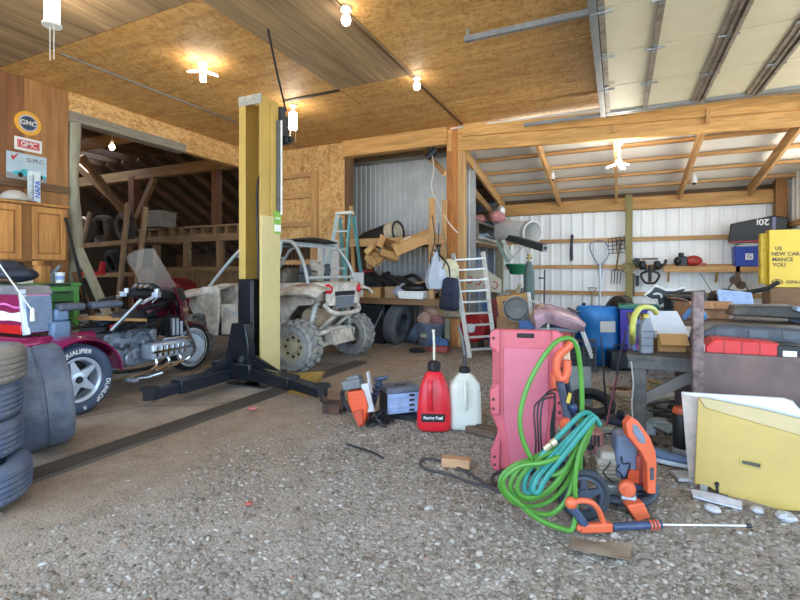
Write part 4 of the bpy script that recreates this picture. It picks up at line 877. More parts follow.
b = MB(); b.bar(at_y(351, 206, 7.3), Vector((-4.35, 7.38, 0)), .06, .04, (0, 1, 0)); solo('leaning_stud', b, pine_z, 'pale stud standing beside the teal step ladder', 'board')
b = MB(); b.box((-5.25, 8.0, 1.0), (.55, .5, 1.85), (0, 0, 0)); solo('white_fridge', b, white_paint, 'white upright appliance in the gap below the strand board wall', 'appliance', bevel=.03)
b = MB(); b.lathe([(.0, 0), (.24, .0), (.26, .2), (.26, 1.2), (.2, 1.34), (.05, 1.38), (0, 1.38)], 24, Matrix.Translation((-4.66, 8.15, 0))); solo('red_tank', b, plain('tank_red', '8e2a20', .5), 'dark red tank standing beside the white appliance', 'tank')
# ---------------- storage rack along the galvanised wall ----------------
T = thing('storage_rack', 'timber storage rack with two shelves against the galvanised wall', 'rack', (-3.7, 7.7, 0))
for (x, y, z, z0) in ((-2.86, 7.35, 2.55, .84), (-2.80, 8.3, 2.2, 0), (-4.60, 7.35, 1.95, 0), (-4.60, 8.3, 1.95, 0)):
    WB(T).span((x - .045, y - .045, z0), (x + .045, y + .045, z)).build('upright', pine_z, T)
WB(T).span((-4.65, 7.28, 1.76), (-2.62, 7.305, 1.90)).build('front_rail', pine_x, T)
WB(T).span((-4.65, 7.30, 1.78), (-2.75, 8.4, 1.80)).build('shelf_board', old_x, T)
WB(T).span((-4.65, 8.34, 1.80), (-2.75, 8.42, 2.02)).build('back_rail', pine_x, T)
WB(T).span((-4.65, 7.26, .80), (-2.62, 8.4, .84)).build('shelf_board', wood('shelf_brown', '7a5a3c', '9a7650', 'x'), T)
WB(T).span((-4.65, 7.22, .74), (-2.62, 7.26, .85)).build('front_rail', wood('shelf_brown', '7a5a3c', '9a7650', 'x'), T)
b = MB(); b.bar((-2.66, 7.42, 2.52), (-2.70, 7.42, .845), .08, .05, (0, 1, 0)); solo('leaning_stud', b, pine_z, 'pine stud standing next to the rack upright by the corner post', 'board')
b = MB(); b.bar((-2.72, 7.6, 3.0), (-3.55, 8.5, 3.78), .05, .09); solo('brace_board', b, pine_x, 'loose diagonal board between corner post and galvanised wall', 'board')
p = at_y(432, 152, 7.75); b = MB(); b.tube(smoothpath([p + Vector((0, -.02, .35)), p, at_y(434, 170, 7.6), at_y(432, 190, 7.5), at_y(447, 220, 7.4), at_y(458, 233, 7.6)], 6), .008, 6); solo('loose_cable', b, white_paint, 'pale cable looping from the back beam down past the studs', 'cable')
b = MB(); b.cyl(p + Vector((-.1, .0, -.1)), p + Vector((.05, .05, .05)), .07, n=14); b.box(p + Vector((-.02, .05, .12)), (.12, .1, .28)); solo('wall_pulley', b, dark_steel, 'dark pulley block fixed under the back beam', 'pulley')
# top shelf: rolled bag with pale end, long carton, two open cartons
q = at_y(380, 232, 7.75)
T = thing('rolled_bag', 'long black bag with a pale end lying on the top rack shelf', 'bag', (q.x, q.y, 1.80))
b = WB(T); b.tube([(q.x - .48, q.y + .05, 1.93), (q.x - .3, q.y, 1.94), (q.x, q.y, 1.98), (q.x + .2, q.y - .02, 2.02)], [.06, .12, .17, .19], 18); b.build('bag_body', plain('bag_black', '1d1b1c', .6), T)
b = WB(T); b.tube([(q.x + .19, q.y - .02, 2.02), (q.x + .3, q.y - .03, 2.04), (q.x + .42, q.y - .04, 2.04)], [.185, .19, .12], 18); b.build('pale_end', plain('burlap', 'b8aa90', .9), T)
b = WB(T); M = frame((q.x + .40, q.y - .04, 2.03), (1, -.1, .1)); b.tube([M @ Vector((.2 * cos(a), .2 * sin(a), 0)) for a in np.linspace(0, 2 * pi, 25)[:-1]], .02, 8, closed=True); b.build('rim_hoop', black, T)
b = MB(); b.box((at_y(378, 243, 7.6).x, 7.62, 1.823), (.7, .35, .03), (0, 0, .05)); b.tube([(q.x - .3, 7.5, 1.84), (q.x + .5, 7.45, 1.85)], .02, 8); solo('wiper_bundle', b, black, 'flat dark slats under the rolled bag on the top shelf', 'slats')
T = thing('long_carton', 'long open cardboard carton tilted across the rack rail', 'box', at_y(408, 245, 7.2))
p0, p1 = at_y(393, 258, 7.05), at_y(434, 235, 7.5)
b = WB(T); b.bar(p0 + Vector((0, 0, .1)), p1, .30, .16); b.build('carton_body', cardboard, T)
b = WB(T); b.bar(p0 + Vector((.05, -.12, .20)), p1 + Vector((0, -.1, .10)), .10, .012, (0, -.6, 1)); b.build('carton_flap', plain('cardboard_light', 'c49a60', .8), T)
b = WB(T); b.bar(p0 + Vector((-.02, -.03, .19)), p0 + (p1 - p0) * .45 + Vector((-.02, -.03, .19)), .18, .02); b.build('packing_foam', plain('foam_grey', 'b8b4a4', .8), T)
def open_box(name, label, c, size, rot, m_, wall=.012):
    T = thing(name, label, 'box', c - Vector((0, 0, size[2] / 2)))
    b = MB(Matrix.Translation((0, 0, size[2] / 2)) @ rotm(rot)); x, y, z = size; h = wall / 2
    b.box((0, 0, -z / 2 + h), (x, y, wall)); b.box((-x / 2 + h, 0, h), (wall, y, z - wall)); b.box((x / 2 - h, 0, h), (wall, y, z - wall)); b.box((0, -y / 2 + h, h), (x - 2 * wall, wall, z - wall)); b.box((0, y / 2 - h, h), (x - 2 * wall, wall, z - wall)); b.build('carton_body', m_, T)
    b = MB(Matrix.Translation((0, 0, size[2] / 2)) @ rotm(rot)); b.box((-x / 2 - x * .14, 0, z / 2 + .03), (x * .32, y, wall * .7), (0, .35, 0)); b.build('carton_flap', m_, T)
    b = MB(Matrix.Translation((0, 0, size[2] / 2)) @ rotm(rot)); b.box((0, -y / 2 - .04, z / 2 - .03), (x, .1, wall * .7), (R(55), 0, 0)); b.build('carton_flap', m_, T)
    return T
open_box('open_carton', 'open cardboard box tilted on the rack rail beside the long carton', at_y(391, 250, 7.15), (.32, .25, .27), (R(60), R(18), .5), cardboard)
open_box('open_carton', 'small open cardboard box hanging lowest off the rack rail', at_y(376, 257, 7.08), (.24, .2, .2), (R(65), R(40), .2), plain('cardboard_light', 'c49a60', .8))
# lower shelf clutter
b = MB()
for k in range(16):
    x = random.uniform(-4.45, -3.4); y = random.uniform(7.5, 8.1); z0 = .9 + random.uniform(0, .35)
    b.tube(smoothpath([(x, y, z0), (x + random.uniform(-.2, .2), y, z0 + random.uniform(0, .2)), (x + random.uniform(.1, .4), y - .1, z0 + random.uniform(-.05, .15)), (x + random.uniform(.3, .6), y - .15, max(.87, z0 - .1))], 5), random.choice((.02, .035, .05)), 7)
b.box((-3.9, 7.85, .98), (1.3, .5, .26)); b.box((-4.0, 7.7, 1.16), (.9, .3, .12), (.1, .1, .2))
solo('dark_parts_heap', b, plain('parts_black', '201f21', .6, 0, .5, 6, '4a2a2c', .36), 'heap of dark machine parts on the lower rack shelf', 'parts heap')
for i, (px, py, w, d, h, rz, m_, nm, lab) in enumerate(((374, 291, .36, .3, .18, .1, cardboard, 'carton', 'closed cardboard box on the lower shelf nearest the buggy'), (391, 288, .2, .3, .2, .4, plain('carton_worn', '8f7454', .8), 'carton', 'worn brown carton beside the closed box on the lower shelf'))):
    p = at_y(px, py, 7.35); b = MB(); b.box((p.x, p.y, .845 + h / 2), (w, d, h), (0, 0, rz)); b.box((p.x, p.y, .845 + h + .004), (w * .98, d * .12, .004), (0, 0, rz)); solo(nm, b, m_, lab, 'box', bevel=.004)
p = at_y(400, 291, 7.3); b = MB(); b.ball((p.x, p.y, .95), (.13, .12, .105), 16, (0, .3, 0), .15); b.ball((p.x + .06, p.y - .02, 1.02), (.07, .05, .09), 10, (0, .5, 0), .2); solo('plastic_bag', b, plain('bag_lilac', '9a9cb4', .4, 0, .15), 'crumpled lilac plastic bag beside the white tray', 'bag')
T = thing('white_tray', 'white tray with black lid on the lower rack shelf', 'tray', (at_y(414, 292, 7.3).x, 7.3, .845)); p = T.location
WB(T).box((p.x, p.y, .845 + .065), (.44, .30, .13), top=(1.1, 1.1)).build('tray_body', white_plastic, T, bevel=.01)
b = WB(T); b.ball((p.x - .02, p.y + .03, 1.03), (.26, .16, .075), 18); b.build('black_cover', black, T)
b = WB(T); b.bar((p.x - .35, 7.55, 1.03), (p.x + .42, 7.4, 1.20), .05, .03); b.build('stick', pine_x, T)
p = at_y(436, 276, 7.22); b = MB(); b.lathe([(.0, -.22), (.15, -.21), (.19, -.08), (.15, .08), (.09, .24), (.03, .36), (.02, .40)], 18, Matrix.Translation(p) @ Matrix.Diagonal((1, .55, 1, 1)), mod=lambda i, q: .012 * (1 if i % 3 == 0 else -1)); solo('white_sack', b, plain('sack_white', 'b4bcc8', .7, 0, .1), 'white plastic sack hanging from the rack upright', 'sack')
T = thing('dark_backpack', 'dark blue backpack hanging on the rack beside the aluminium ladder', 'backpack', at_y(450, 322, 7.2)); p = at_y(450, 294, 7.2)
b = WB(T); b.box((p.x, p.y, p.z + .0), (.34, .20, .54), (0, .06, 0), (.72, .8)); b.build('pack_body', plain('navy_cloth', '23283c', .8, 0, .2), T, bevel=.07, seg=4)
b = WB(T); b.box((p.x - .01, p.y - .11, p.z - .10), (.24, .07, .24), (0, .06, 0), (.9, .8)); b.build('front_pocket', plain('navy_cloth_dark', '1b1f30', .8), T, bevel=.03, seg=3)
b = WB(T); b.tube(smoothpath([(p.x, p.y, p.z + .28), (p.x - .05, p.y, p.z + .5), (-2.84, 7.33, p.z + .75)], 5), .015, 6); b.build('strap', black, T)
for i, (px, w, ang) in enumerate(((432, .010, .1), (439, .008, -.05), (443, .012, .12))):
    b = MB(); a = at_y(px, 215 + i * 8, 7.2); b.tube(smoothpath([a, a + Vector((ang * .4, .02, -.4)), a + Vector((-ang * .3, 0, -.75)), a + Vector((ang * .5, .02, -1.0))], 5), w, 7)
    solo('hanging_strap', b, [dark_steel, black, plain('strap_tan', '7a6a50', .8)][i], ['grey strap hanging in front of the rack beside the white sack', 'thin black strap hanging on the rack upright', 'tan strap hanging nearest the aluminium ladder on the rack'][i], 'strap')
# under the rack
c = at_ground(396, 345); b = MB(); tyre(b, .375, .2, .24, frame((c.x - .02, c.y + .12, .37), (.97, -.06, -.18)), 4, 72); solo('truck_tyre', b, plain('grey_tyre', '56585a', .8, 0, .25, 5), 'grey tyre standing upright under the rack shelf', 'tyre')
c = at_ground(415, 344); b = MB(); tyre(b, .27, .16, .19, frame((c.x - .02, c.y + .15, .25), (.80, .30, -.46)), 4, 60); solo('slumped_tyre', b, tyre_dusty_sky, 'small tyre slumped between the grey tyre and the grey bin', 'tyre')
b = MB(); b.box((-4.2, 7.75, .36), (.8, .7, .70)); b.box((-4.2, 7.75, .73), (.84, .74, .05)); solo('dark_tote', b, plain('tote_dark', '1f2228', .5, 0, .2), 'dark storage tote in shadow under the rack', 'tote', bevel=.02)
b = MB(); b.bar((-3.95, 7.0, .02), (-3.78, 7.3, .62), .02, .02); solo('metal_stake', b, steel, 'thin metal stake leaning behind the buggy wheel', 'stake')
c = at_ground(427, 347)
T = thing('grey_bin', 'grey plastic bin stuffed with rags under the rack', 'bin', (c.x, c.y + .2, 0)); L = T.location
b = WB(T); b.lathe([(.19, 0.0), (.21, .02), (.25, .36), (.27, .37), (.27, .41), (.24, .41), (.20, .05)], 28, Matrix.Translation(L)); b.build('bin_body', plain('bin_slate', '5b6270', .6), T)
b = WB(T); b.box((L.x - .05, L.y - .235, .2), (.1, .02, .06)); b.build('label', plain('label_tan', 'a59a78', .6), T)
rag = plain('rag_pink', 'b8927e', .9, 0, .15); rag2 = plain('rag_tan', 'a88a5e', .9, 0, .15)
for i, (dx, dz, rr, m_, lab) in enumerate(((-.1, .48, (.17, .16, .13), rag, 'pinkish rag spilling out of the grey bin'), (.1, .46, (.16, .15, .11), plain('rag_rose', 'a06a66', .9), 'rose coloured rag on top of the grey bin'), (.02, .66, (.20, .15, .15), rag, 'long pale pink cloth heaped above the grey bin'), (.22, .66, (.2, .14, .16), rag2, 'tan cloth hanging over beside the pink cloth'))):
    b = MB(); b.ball((L.x + dx, L.y + .02, dz), rr, 18, (0, .4 * (i - 1), 0), .22); solo('rag', b, m_, lab, 'cloth', 'rags in the grey bin')
b = MB(); b.ball((L.x + .42, L.y, .62), (.20, .16, .12), 18, (0, .2, 0), .03); b.ball((L.x + .40, L.y - .02, .55), (.25, .21, .03), 20); solo('straw_hat', b, plain('straw', 'b0a58c', .9), 'pale straw hat hung on the stake beside the rags', 'hat')
b = MB(); b.bar((L.x + .32, L.y - .05, .0), (L.x + .30, L.y + .0, .5), .09, .03, (0, 1, 0)); solo('short_plank', b, grey_z, 'short grey plank standing beside the grey bin', 'board')
for i, (dx, dz) in enumerate(((.16, .10), (.26, .08))):
    b = MB(); b.ball((L.x + dx + .05, L.y - .28, dz), (.13, .1, .1), 14, (0, 0, i), .25); solo('blue_rag', b, plain('denim', '4a6a98', .9), ['blue rag bunched at the foot of the grey bin', 'blue rag lying nearest the short plank'][i], 'cloth')
c = at_ground(440, 352); b = MB(); b.box((c.x, c.y, .05), (.28, .16, .09), (0, 0, .1)); b.box((c.x - .2, c.y + .05, .02), (.2, .14, .035), (0, 0, .3)); solo('red_brick_block', b, plain('brick_red', '8c4038', .8), 'red block lying on the floor in front of the grey bin', 'block', bevel=.006)
c = at_ground(417, 352); b = MB(); tyre(b, .13, .06, .05, Matrix.Translation((c.x, c.y, .03)), 2, 32); solo('trolley_tyre', b, black_rubber, 'small black wheel lying flat on the floor near the bin', 'wheel')
# red compressor behind the ladder
c = at_ground(468, 352); T = thing('air_compressor', 'red round air tank with small wheels behind the aluminium ladder', 'compressor', (c.x, c.y + .45, 0)); L = T.location
b = WB(T); b.cyl((L.x - .02, L.y - .18, .36), (L.x + .1, L.y + .3, .36), .25, n=28); b.build('tank', plain('compressor_red', 'a01c20', .35), T, bevel=.05, seg=4)
b = WB(T); b.cyl((L.x - .03, L.y - .205, .36), (L.x - .02, L.y - .17, .36), .08, n=20); b.build('gauge', white_plastic, T)
for dx in (-.14, .12): WB(T).cyl((L.x + dx - .03, L.y - .1, .08), (L.x + dx + .03, L.y - .1, .08), .08, n=18).build('wheel', black_rubber, T)
b = MB(); b.box((L.x + .42, L.y + .3, .42), (.35, .3, .84)); solo('red_cabinet', b, plain('cabinet_red', '98262a', .5, 0, .2), 'dark red cabinet seen through the ladder rungs', 'cabinet', bevel=.02)
# ---------------- aluminium ladder ----------------
T = thing('aluminium_ladder', 'aluminium ladder leaning on the corner post', 'ladder', at_ground(482, 357))
fa, fb = at_ground(470, 358), at_ground(496, 356); ta, tb = at_depth(453, 254, 8.0), at_depth(483, 252, 8.0)
lad = plain('ladder_alu', 'c9cbc6', .4, .25, .08)
for a, c_ in ((fa, ta), (fb, tb)):
    b = WB(T); b.bar(a, c_, .07, .035, (0, 1, .3)); b.build('rail', lad, T, bevel=.004)
for k in range(9):
    f_ = .07 + k * .108; b = WB(T); b.bar(fa + (ta - fa) * f_, fb + (tb - fb) * f_, .06, .03); b.build('rung', lad, T, bevel=.003)
# painted board and tools behind the ladder
T = thing('painted_board', 'white board with red loops hanging behind the ladder', 'board', (-2.15, 8.02, .9)); p = at_y(481, 281, 8.02)
b = WB(T); b.prism([(-.35, .12), (-.2, .22), (.1, .20), (.36, .02), (.36, -.2), (-.3, -.16)], .02, Matrix(((1, 0, 0, p.x), (0, 0, -1, 8.02), (0, 1, 0, p.z), (0, 0, 0, 1)))); b.build('panel', plain('board_ivory', 'b9b29e', .6, 0, .1, 6), T)
for k in range(4):
    b = WB(T); M = Matrix(((1, 0, 0, p.x - .2 + k * .15), (0, 0, -1, 7.995), (0, 1, 0, p.z + .02 - .03 * k), (0, 0, 0, 1))); b.tube([M @ Vector((.05 * cos(a), .06 * sin(a), 0)) for a in np.linspace(-2.6, 2.2, 14)], .012, 6); b.build('red_loop', plain('loop_red', 'b05a50', .6), T)
p = at_y(448, 270, 7.3); b = MB(); b.lathe([(.005, 0), (.16, 0), (.18, .012), (.16, .024), (.005, .024)], 36, frame(p, (.3, -1, .1)), mod=lambda i, q: .014 * (i % 2)); solo('saw_blade', b, plain('blade_cream', 'c8bf9c', .5), 'cream toothed disc hanging beside the aluminium ladder', 'saw blade')
for i, (px, py, qx, qy, w, m_, lab) in enumerate(((485, 300, 493, 350, .12, plain('cloth_blue', '4a78b0', .8), 'blue cloth strip hanging behind the ladder rungs'), (490, 282, 512, 328, .08, old_z, 'grey brown plank leaning right behind the ladder'), (498, 286, 520, 322, .05, old_z, 'thin brown lath leaning towards the cardboard box'), (508, 290, 504, 330, .07, grey_z, 'pale grey lath standing behind the steel pot'), (520, 284, 510, 330, .06, grey_z, 'light lath crossing behind the steel pot'), (530, 288, 515, 335, .05, white_paint, 'white painted lath leaning behind the steel pot'))):
    a = at_y(px, py, 8.2); e = at_y(qx, qy, 7.9); d = (e - a); e = a + d * (a.z - .02) / (a.z - e.z) if a.z > e.z else e
    b = MB(); b.bar(a, e, w, .025, (0, 1, 0)); solo('loose_lath', b, m_, lab, 'board')
# ---------------- lean-to: loft shelf, duct, gutter ----------------
def hang(px, py, d): return at_depth(px, py, d)
mb = MB().span((-3.6, 9.2, 1.90), (-2.62, 11.2, 1.94)); solo('loft_shelf', mb, plain('loft_cream', 'b5a888', .7), 'pale plank shelf high up behind the corner post', 'shelf')
b = MB().span((-3.4, 9.3, 2.32), (-2.62, 11.42, 2.36)); b.span((-2.70, 9.3, 1.94), (-2.62, 9.38, 2.32)); solo('loft_shelf', b, grey_x, 'upper grey plank shelf under the old lean-to roof', 'shelf')
for i, (px, py, d, m_, lab) in enumerate(((480, 241, 10.0, grey_x, 'grey board lying lowest on the pale loft shelf'), (484, 237, 10.1, white_paint, 'white board on top of the grey one on the loft shelf'), (488, 233, 10.2, plain('board_blue_grey', '8894a2', .7), 'blue grey board topping the pile on the loft shelf'))):
    b = MB(); z0 = 1.945 + i * .05; b.box((-3.05 + .05 * i, 10.2, z0 + .022), (.85, 1.6, .042), (0, 0, .05 * i)); solo('loft_board', b, m_, lab, 'board', 'boards on the loft shelf')
pinkins = plain('insulation_pink', 'c98a86', .95, 0, .2, 8)
for i, (px, py, r_, lab) in enumerate(((478, 206, (.2, .24, .10), 'pink insulation bundle on the upper plank shelf nearest the corner post'), (497, 207, (.17, .24, .13), 'torn pink insulation bundle at the end of the upper plank shelf'))):
    p = at_y(px, py, 10.0); b = MB(); b.ball((p.x, p.y, 2.36 + r_[2]), r_, 16, (0, .2 * i, 0), .3); solo('insulation_roll', b, pinkins, lab, 'insulation')
p = at_y(500, 196, 10.2); b = MB(); b.ball((p.x, p.y + .1, 2.66), (.10, .16, .11), 12, (0, .3, .2), .3); b.box((p.x, p.y + .1, 2.50), (.1, .26, .26)); solo('white_wrap', b, white_plastic, 'white plastic wrap stuffed over the torn pink insulation', 'wrap')
T = thing('white_duct', 'wide white duct pipe lying on the rack beam beside the old post', 'pipe', at_y(520, 245, 9.8))
pa, pb = at_depth(503, 231, 10.2), at_depth(533, 233, 9.3)
b = WB(T); b.lathe([(.235, 0), (.235, (pb - pa).length), (.222, (pb - pa).length), (.222, .02)], 36, frame(pa, pb - pa)); b.build('duct_pipe', white_plastic, T)
b = WB(T); dn = (pb - pa).normalized(); b.lathe([(.245, -.12), (.245, -.02), (.236, -.02), (.236, -.12)], 36, frame(pb, dn), loop=True); b.build('duct_collar', plain('collar_grey', 'a9adb0', .4), T)
T = thing('black_gutter', 'long black square tube jutting out below the white duct', 'tube', at_depth(524, 245, 9.2))
pa, pb = at_depth(500, 235, 10.4), at_depth(545, 248, 7.9)
b = WB(T); b.bar(pa, pb, .10, .13); b.build('tube_body', plain('gutter_black', '2a2d31', .35, .2, .15), T, bevel=.006)
b = WB(T); b.bar(pb, pb + (pb - pa).normalized() * .012, .085, .115); b.build('tube_end', steel, T)
b = WB(T); b.cyl(pb + (pb - pa).normalized() * .012, pb + (pb - pa).normalized() * .02, .03); b.build('end_hole', black, T)
b = MB(); b.span((-2.66, 9.25, 1.83), (-2.58, 11.2, 1.90)); solo('loft_ledger', b, old_y, 'rough ledger board carrying the loft shelf beside the old post', 'board')
for i, (px, py, qx, qy, m_, lab) in enumerate(((497, 242, 508, 262, plain('hose_grey_green', '7d8f86', .6), 'grey green hose strip hanging off the loft shelf end'), (503, 240, 512, 258, plain('strip_pale', 'b4b8ae', .6), 'pale strip hanging off the loft shelf beside the grey green one'))):
    b = MB(); b.bar(at_y(px, py, 9.24), at_y(qx, qy, 9.18), .07, .02, (0, 1, 0)); solo('hanging_strip', b, m_, lab, 'strip')
# green hanging bowl on a wire
gt = pa.lerp(pb, .62); p = at_depth(514, 268, 8.9); p = Vector((gt.x - .12, gt.y, p.z)); T = thing('green_basin', 'green plastic basin hanging on a wire below the black tube', 'basin', p)
b = WB(T); b.lathe([(.0, -.13), (.15, -.12), (.20, .0), (.245, .06), (.245, .08), (.2, .07), (.14, -.09), (0, -.1)], 28, Matrix.Translation(p)); b.build('basin_body', plain('basin_green', '1f6a45', .35), T)
b = WB(T); b.tube([p + Vector((.22, 0, .06)), gt + Vector((0, 0, -.05))], .006, 6); b.tube([p + Vector((-.22, 0, .06)), p + Vector((-.05, .1, .3)), gt + Vector((0, 0, -.05))], .005, 6); b.build('wire', dark_steel, T)
# gas cylinder
c = at_depth(529, 300, 7.6)
T = thing('gas_cylinder', 'tall grey green gas cylinder standing behind the steel pot', 'gas cylinder', (c.x, c.y, 0))
WB(T).lathe([(0, 0), (.082, .0), (.086, .03), (.086, 1.28), (.07, 1.38), (.045, 1.44), (.045, 1.47)], 24, Matrix.Translation((c.x, c.y, 0))).build('bottle', plain('cylinder_green', '43544f', .5, 0, .2), T)
b = WB(T); b.cyl((c.x, c.y, 1.47), (c.x, c.y, 1.56), .022); b.cyl((c.x - .05, c.y, 1.53), (c.x + .05, c.y, 1.53), .015); b.cyl((c.x, c.y, 1.56), (c.x, c.y, 1.60), .035); b.build('valve', plain('brass', '8a7a4a', .4, .6), T)
b = MB(); b.bar((c.x + .22, c.y + .05, 0), (c.x + .24, c.y + .05, 1.34), .03, .02); b.bar((c.x + .225, c.y + .05, 1.2), (c.x + .14, c.y + .06, 1.2), .02, .02); solo('cylinder_trolley_bar', b, dark_steel, 'dark upright bar standing beside the gas cylinder', 'bar')
for i, (px, py, h, r_, m_, lab) in enumerate(((503, 288, .95, .09, plain('bundle_grey', '8a8d86', .7), 'grey tall can bundle between ladder and gas cylinder'), (513, 290, .9, .10, plain('bundle_pale', 'b2b1a6', .7), 'pale tall tube standing beside the gas cylinder'), (520, 288, 1.02, .06, plain('bundle_dark', '55585a', .7), 'thin dark tube standing right next to the gas cylinder'))):
    q = at_depth(px, 300, 7.9 + .15 * i); b = MB(); b.lathe([(r_, 0), (r_ * 1.05, h), (r_ * .8, h), (r_ * .75, h - .1)], 18, Matrix.Translation((q.x, q.y, 0))); solo('standing_tube', b, m_, lab, 'tube')
# cardboard box with the steel pot
c = at_depth(514, 325, 7.35)
T = thing('cardboard_box', 'big cardboard box with dark handling marks beside the ladder', 'box', (c.x, c.y, 0), R(12))
MB().box((0, 0, .30), (.52, .40, .60)).build('lower_box', plain('cardboard_low', '9a7550', .8), T, bevel=.005)
up = MB().box((-.02, .04, .77), (.46, .36, .34), (0, R(-8), 0)).build('upper_box', cardboard, T, bevel=.005)
for k in range(2):
    b = MB(); b.box((-.15 + .09 * k, -.143, .76), (.022, .006, .12), (0, R(-8), 0)); b.box((-.15 + .09 * k, -.143, .83), (.05, .006, .03), (0, R(-8), 0)); b.build('arrow_mark', dark_steel, up)
q = at_depth(516, 309, 6.85)
T = thing('steel_pot', 'round stainless steel pot lying on its side on the cardboard box', 'pot', q)
dirp = Vector((-q.x, -q.y, .02)).normalized(); b = WB(T); b.lathe([(0, -.20), (.165, -.20), (.178, -.17), (.178, 0), (.188, .004), (.188, .010), (.170, .010), (.165, -.01), (.160, -.18), (0, -.185)], 40, frame(q, dirp)); b.build('pot_body', plain('stainless', '6a6762', .4, .6, .2), T)
b = WB(T); b.box(q + Vector((.19, .05, .02)), (.05, .06, .02)); b.build('pot_handle', steel, T)
# white-edged panel and cord right of the box
b = MB(); a = at_depth(536, 318, 7.2); b.bar((a.x, a.y, 0), (a.x - .12, a.y + .05, .98), .05, .04, (0, 1, 0)); solo('white_post', b, white_paint, 'white painted strip standing at the edge of the cardboard box', 'board')
b = MB(); a = at_depth(543, 322, 6.2); b.tube(smoothpath([at_depth(532, 301, 6.4), at_depth(541, 306, 6.2), at_depth(548, 318, 6.1), at_depth(548, 332, 6.1), Vector((at_depth(549, 340, 6.1).x, at_depth(549, 340, 6.1).y, .02))], 6), .018, 8); solo('pale_hose', b, plain('hose_pale', 'c3c6bb', .5), 'pale curved hose behind the pink plastic creeper', 'hose')
# ---------------- motorcycle fairing, bins and barrels ----------------
c = at_depth(553, 335, 6.3)
T = thing('red_crate', 'faded red plastic bin under the pink motorcycle fairing', 'bin', (c.x, c.y, 0), R(8))
b = MB(); b.box((0, 0, .3), (.42, .40, .52), top=(1.06, 1.06)); b.build('bin_body', plain('bin_red', 'b0453c', .5, 0, .15), T, bevel=.015)
MB().box((.03, 0, .545), (.54, .48, .05)).build('bin_rim', plain('rim_grey', '7e8288', .5), T, bevel=.01)
b = MB(); a = at_depth(545, 322, 6.3); b.box((a.x - .1, a.y + .5, .3), (.6, .5, .6)); solo('blue_tote', b, plain('tote_blue', '2f5f9a', .45), 'blue tote behind the creeper and the pale hose', 'tote', bevel=.02)
T = thing('motorcycle_fairing', 'pinkish scratched motorcycle fairing lying on top of the red bin', 'fairing', at_depth(560, 330, 6.2)); q = at_depth(560, 316, 6.15)
pk = plain('fairing_pink', 'b4929a', .35, 0, .2, 7, '7a5a66', .42)
L = [at_depth(x, y, dd) for x, y, dd in ((534, 304, 6.35), (545, 305, 6.3), (560, 309, 6.2), (575, 315, 6.1), (585, 324, 6.0))]
Lb = [at_depth(x, y, dd) for x, y, dd in ((536, 330, 6.1), (546, 322, 6.05), (560, 326, 6.0), (573, 329, 5.95), (584, 331, 5.95))]
def curveat(P, t):
    t *= len(P) - 1; i = min(int(t), len(P) - 2); return P[i].lerp(P[i + 1], t - i)
b = WB(T); b.sheet(lambda u, v: curveat(L, u).lerp(curveat(Lb, u), v) + Vector((.02, -.16, .04)) * sin(v * pi), 16, 8, .012); b.build('shell', pk, T)
b = WB(T); b.sheet(lambda u, v: curveat(L, u * .8 + .05) + Vector((0, .05 + .32 * v, .02 - .20 * v * v)), 14, 6, .012); b.build('far_side_shell', plain('fairing_mauve', '8a6a74', .4, 0, .2), T)
b = WB(T); b.ball(at_depth(538, 315, 6.2), (.09, .12, .16), 14, (0, .3, 0)); b.build('nose_piece', plain('fairing_tan', '9a7a6c', .4), T)
b = WB(T); b.bar(at_depth(568, 308, 6.18), at_depth(579, 313, 6.08), .05, .02); b.build('vent_slot', black, T)
b = MB(); b.bar(at_depth(582, 330, 6.0), at_depth(592, 356, 6.15), .10, .03, (1, 0, 0)); solo('plastic_strip', b, white_plastic, 'white plastic slat hanging from the fairing down to the black crate', 'slat')
b = MB(); b.ball(at_depth(558, 325, 6.3), (.16, .12, .10), 14, (0, .2, 0), .3); solo('denim_bundle', b, plain('denim_bundle', '3c5478', .9), 'blue cloth bundle tucked under the fairing', 'cloth')
c = at_ground(578, 372); T = thing('black_crate', 'black plastic grid crate standing tilted below the fairing', 'crate', (c.x, c.y + .1, 0), R(8), rot=(R(-14), 0, R(8)))
b = MB()
for k in range(7): b.box((-.21 + k * .07, 0, .20), (.016, .03, .38))
for k in range(6): b.box((0, 0, .03 + k * .07), (.45, .026, .016))
b.box((0, 0, .40), (.46, .05, .03)); b.box((0, 0, .012), (.46, .05, .024)); b.build('grid', plain('crate_black', '22252b', .5), T)
MB().box((0, .16, .17), (.44, .28, .30)).build('crate_body', plain('crate_dark', '15171a', .6), T)
c = at_depth(597, 330, 6.7); T = thing('blue_barrel', 'bright blue plastic barrel with a white label by the rear wall', 'barrel', (c.x, c.y, 0))
WB(T).lathe([(0, 0), (.27, .0), (.29, .04), (.30, .25), (.305, .27), (.30, .29), (.30, .55), (.305, .57), (.295, .72), (.28, .77), (.27, .80), (.25, .80), (.25, .775), (0, .775)], 40, Matrix.Translation((c.x, c.y, 0))).build('barrel_body', plain('barrel_blue', '1f74b8', .4, 0, .12, 4), T)
b = WB(T); b.sheet(lambda u, v: Vector((c.x + .304 * cos(R(-80) + u * R(42)), c.y + .304 * sin(R(-80) + u * R(42)), .47 + .15 * v)), 8, 2, -.003); b.build('paper_label', white_paint, T)
WB(T).cyl((c.x + .1, c.y - .1, .775), (c.x + .1, c.y - .1, .80), .03).build('bung', black, T)
c = at_depth(622, 330, 6.9); b = MB(); b.lathe([(.29, 0), (.30, .02), (.27, .12), (.1, .22), (0, .23)], 32, frame((c.x - .02, c.y, .62), (-.75, -.6, .25)) @ Matrix.Diagonal((1.15, 1, 1, 1))); solo('black_dome', b, black, 'black plastic dome cover leaning between blue barrel and purple tote', 'cover')
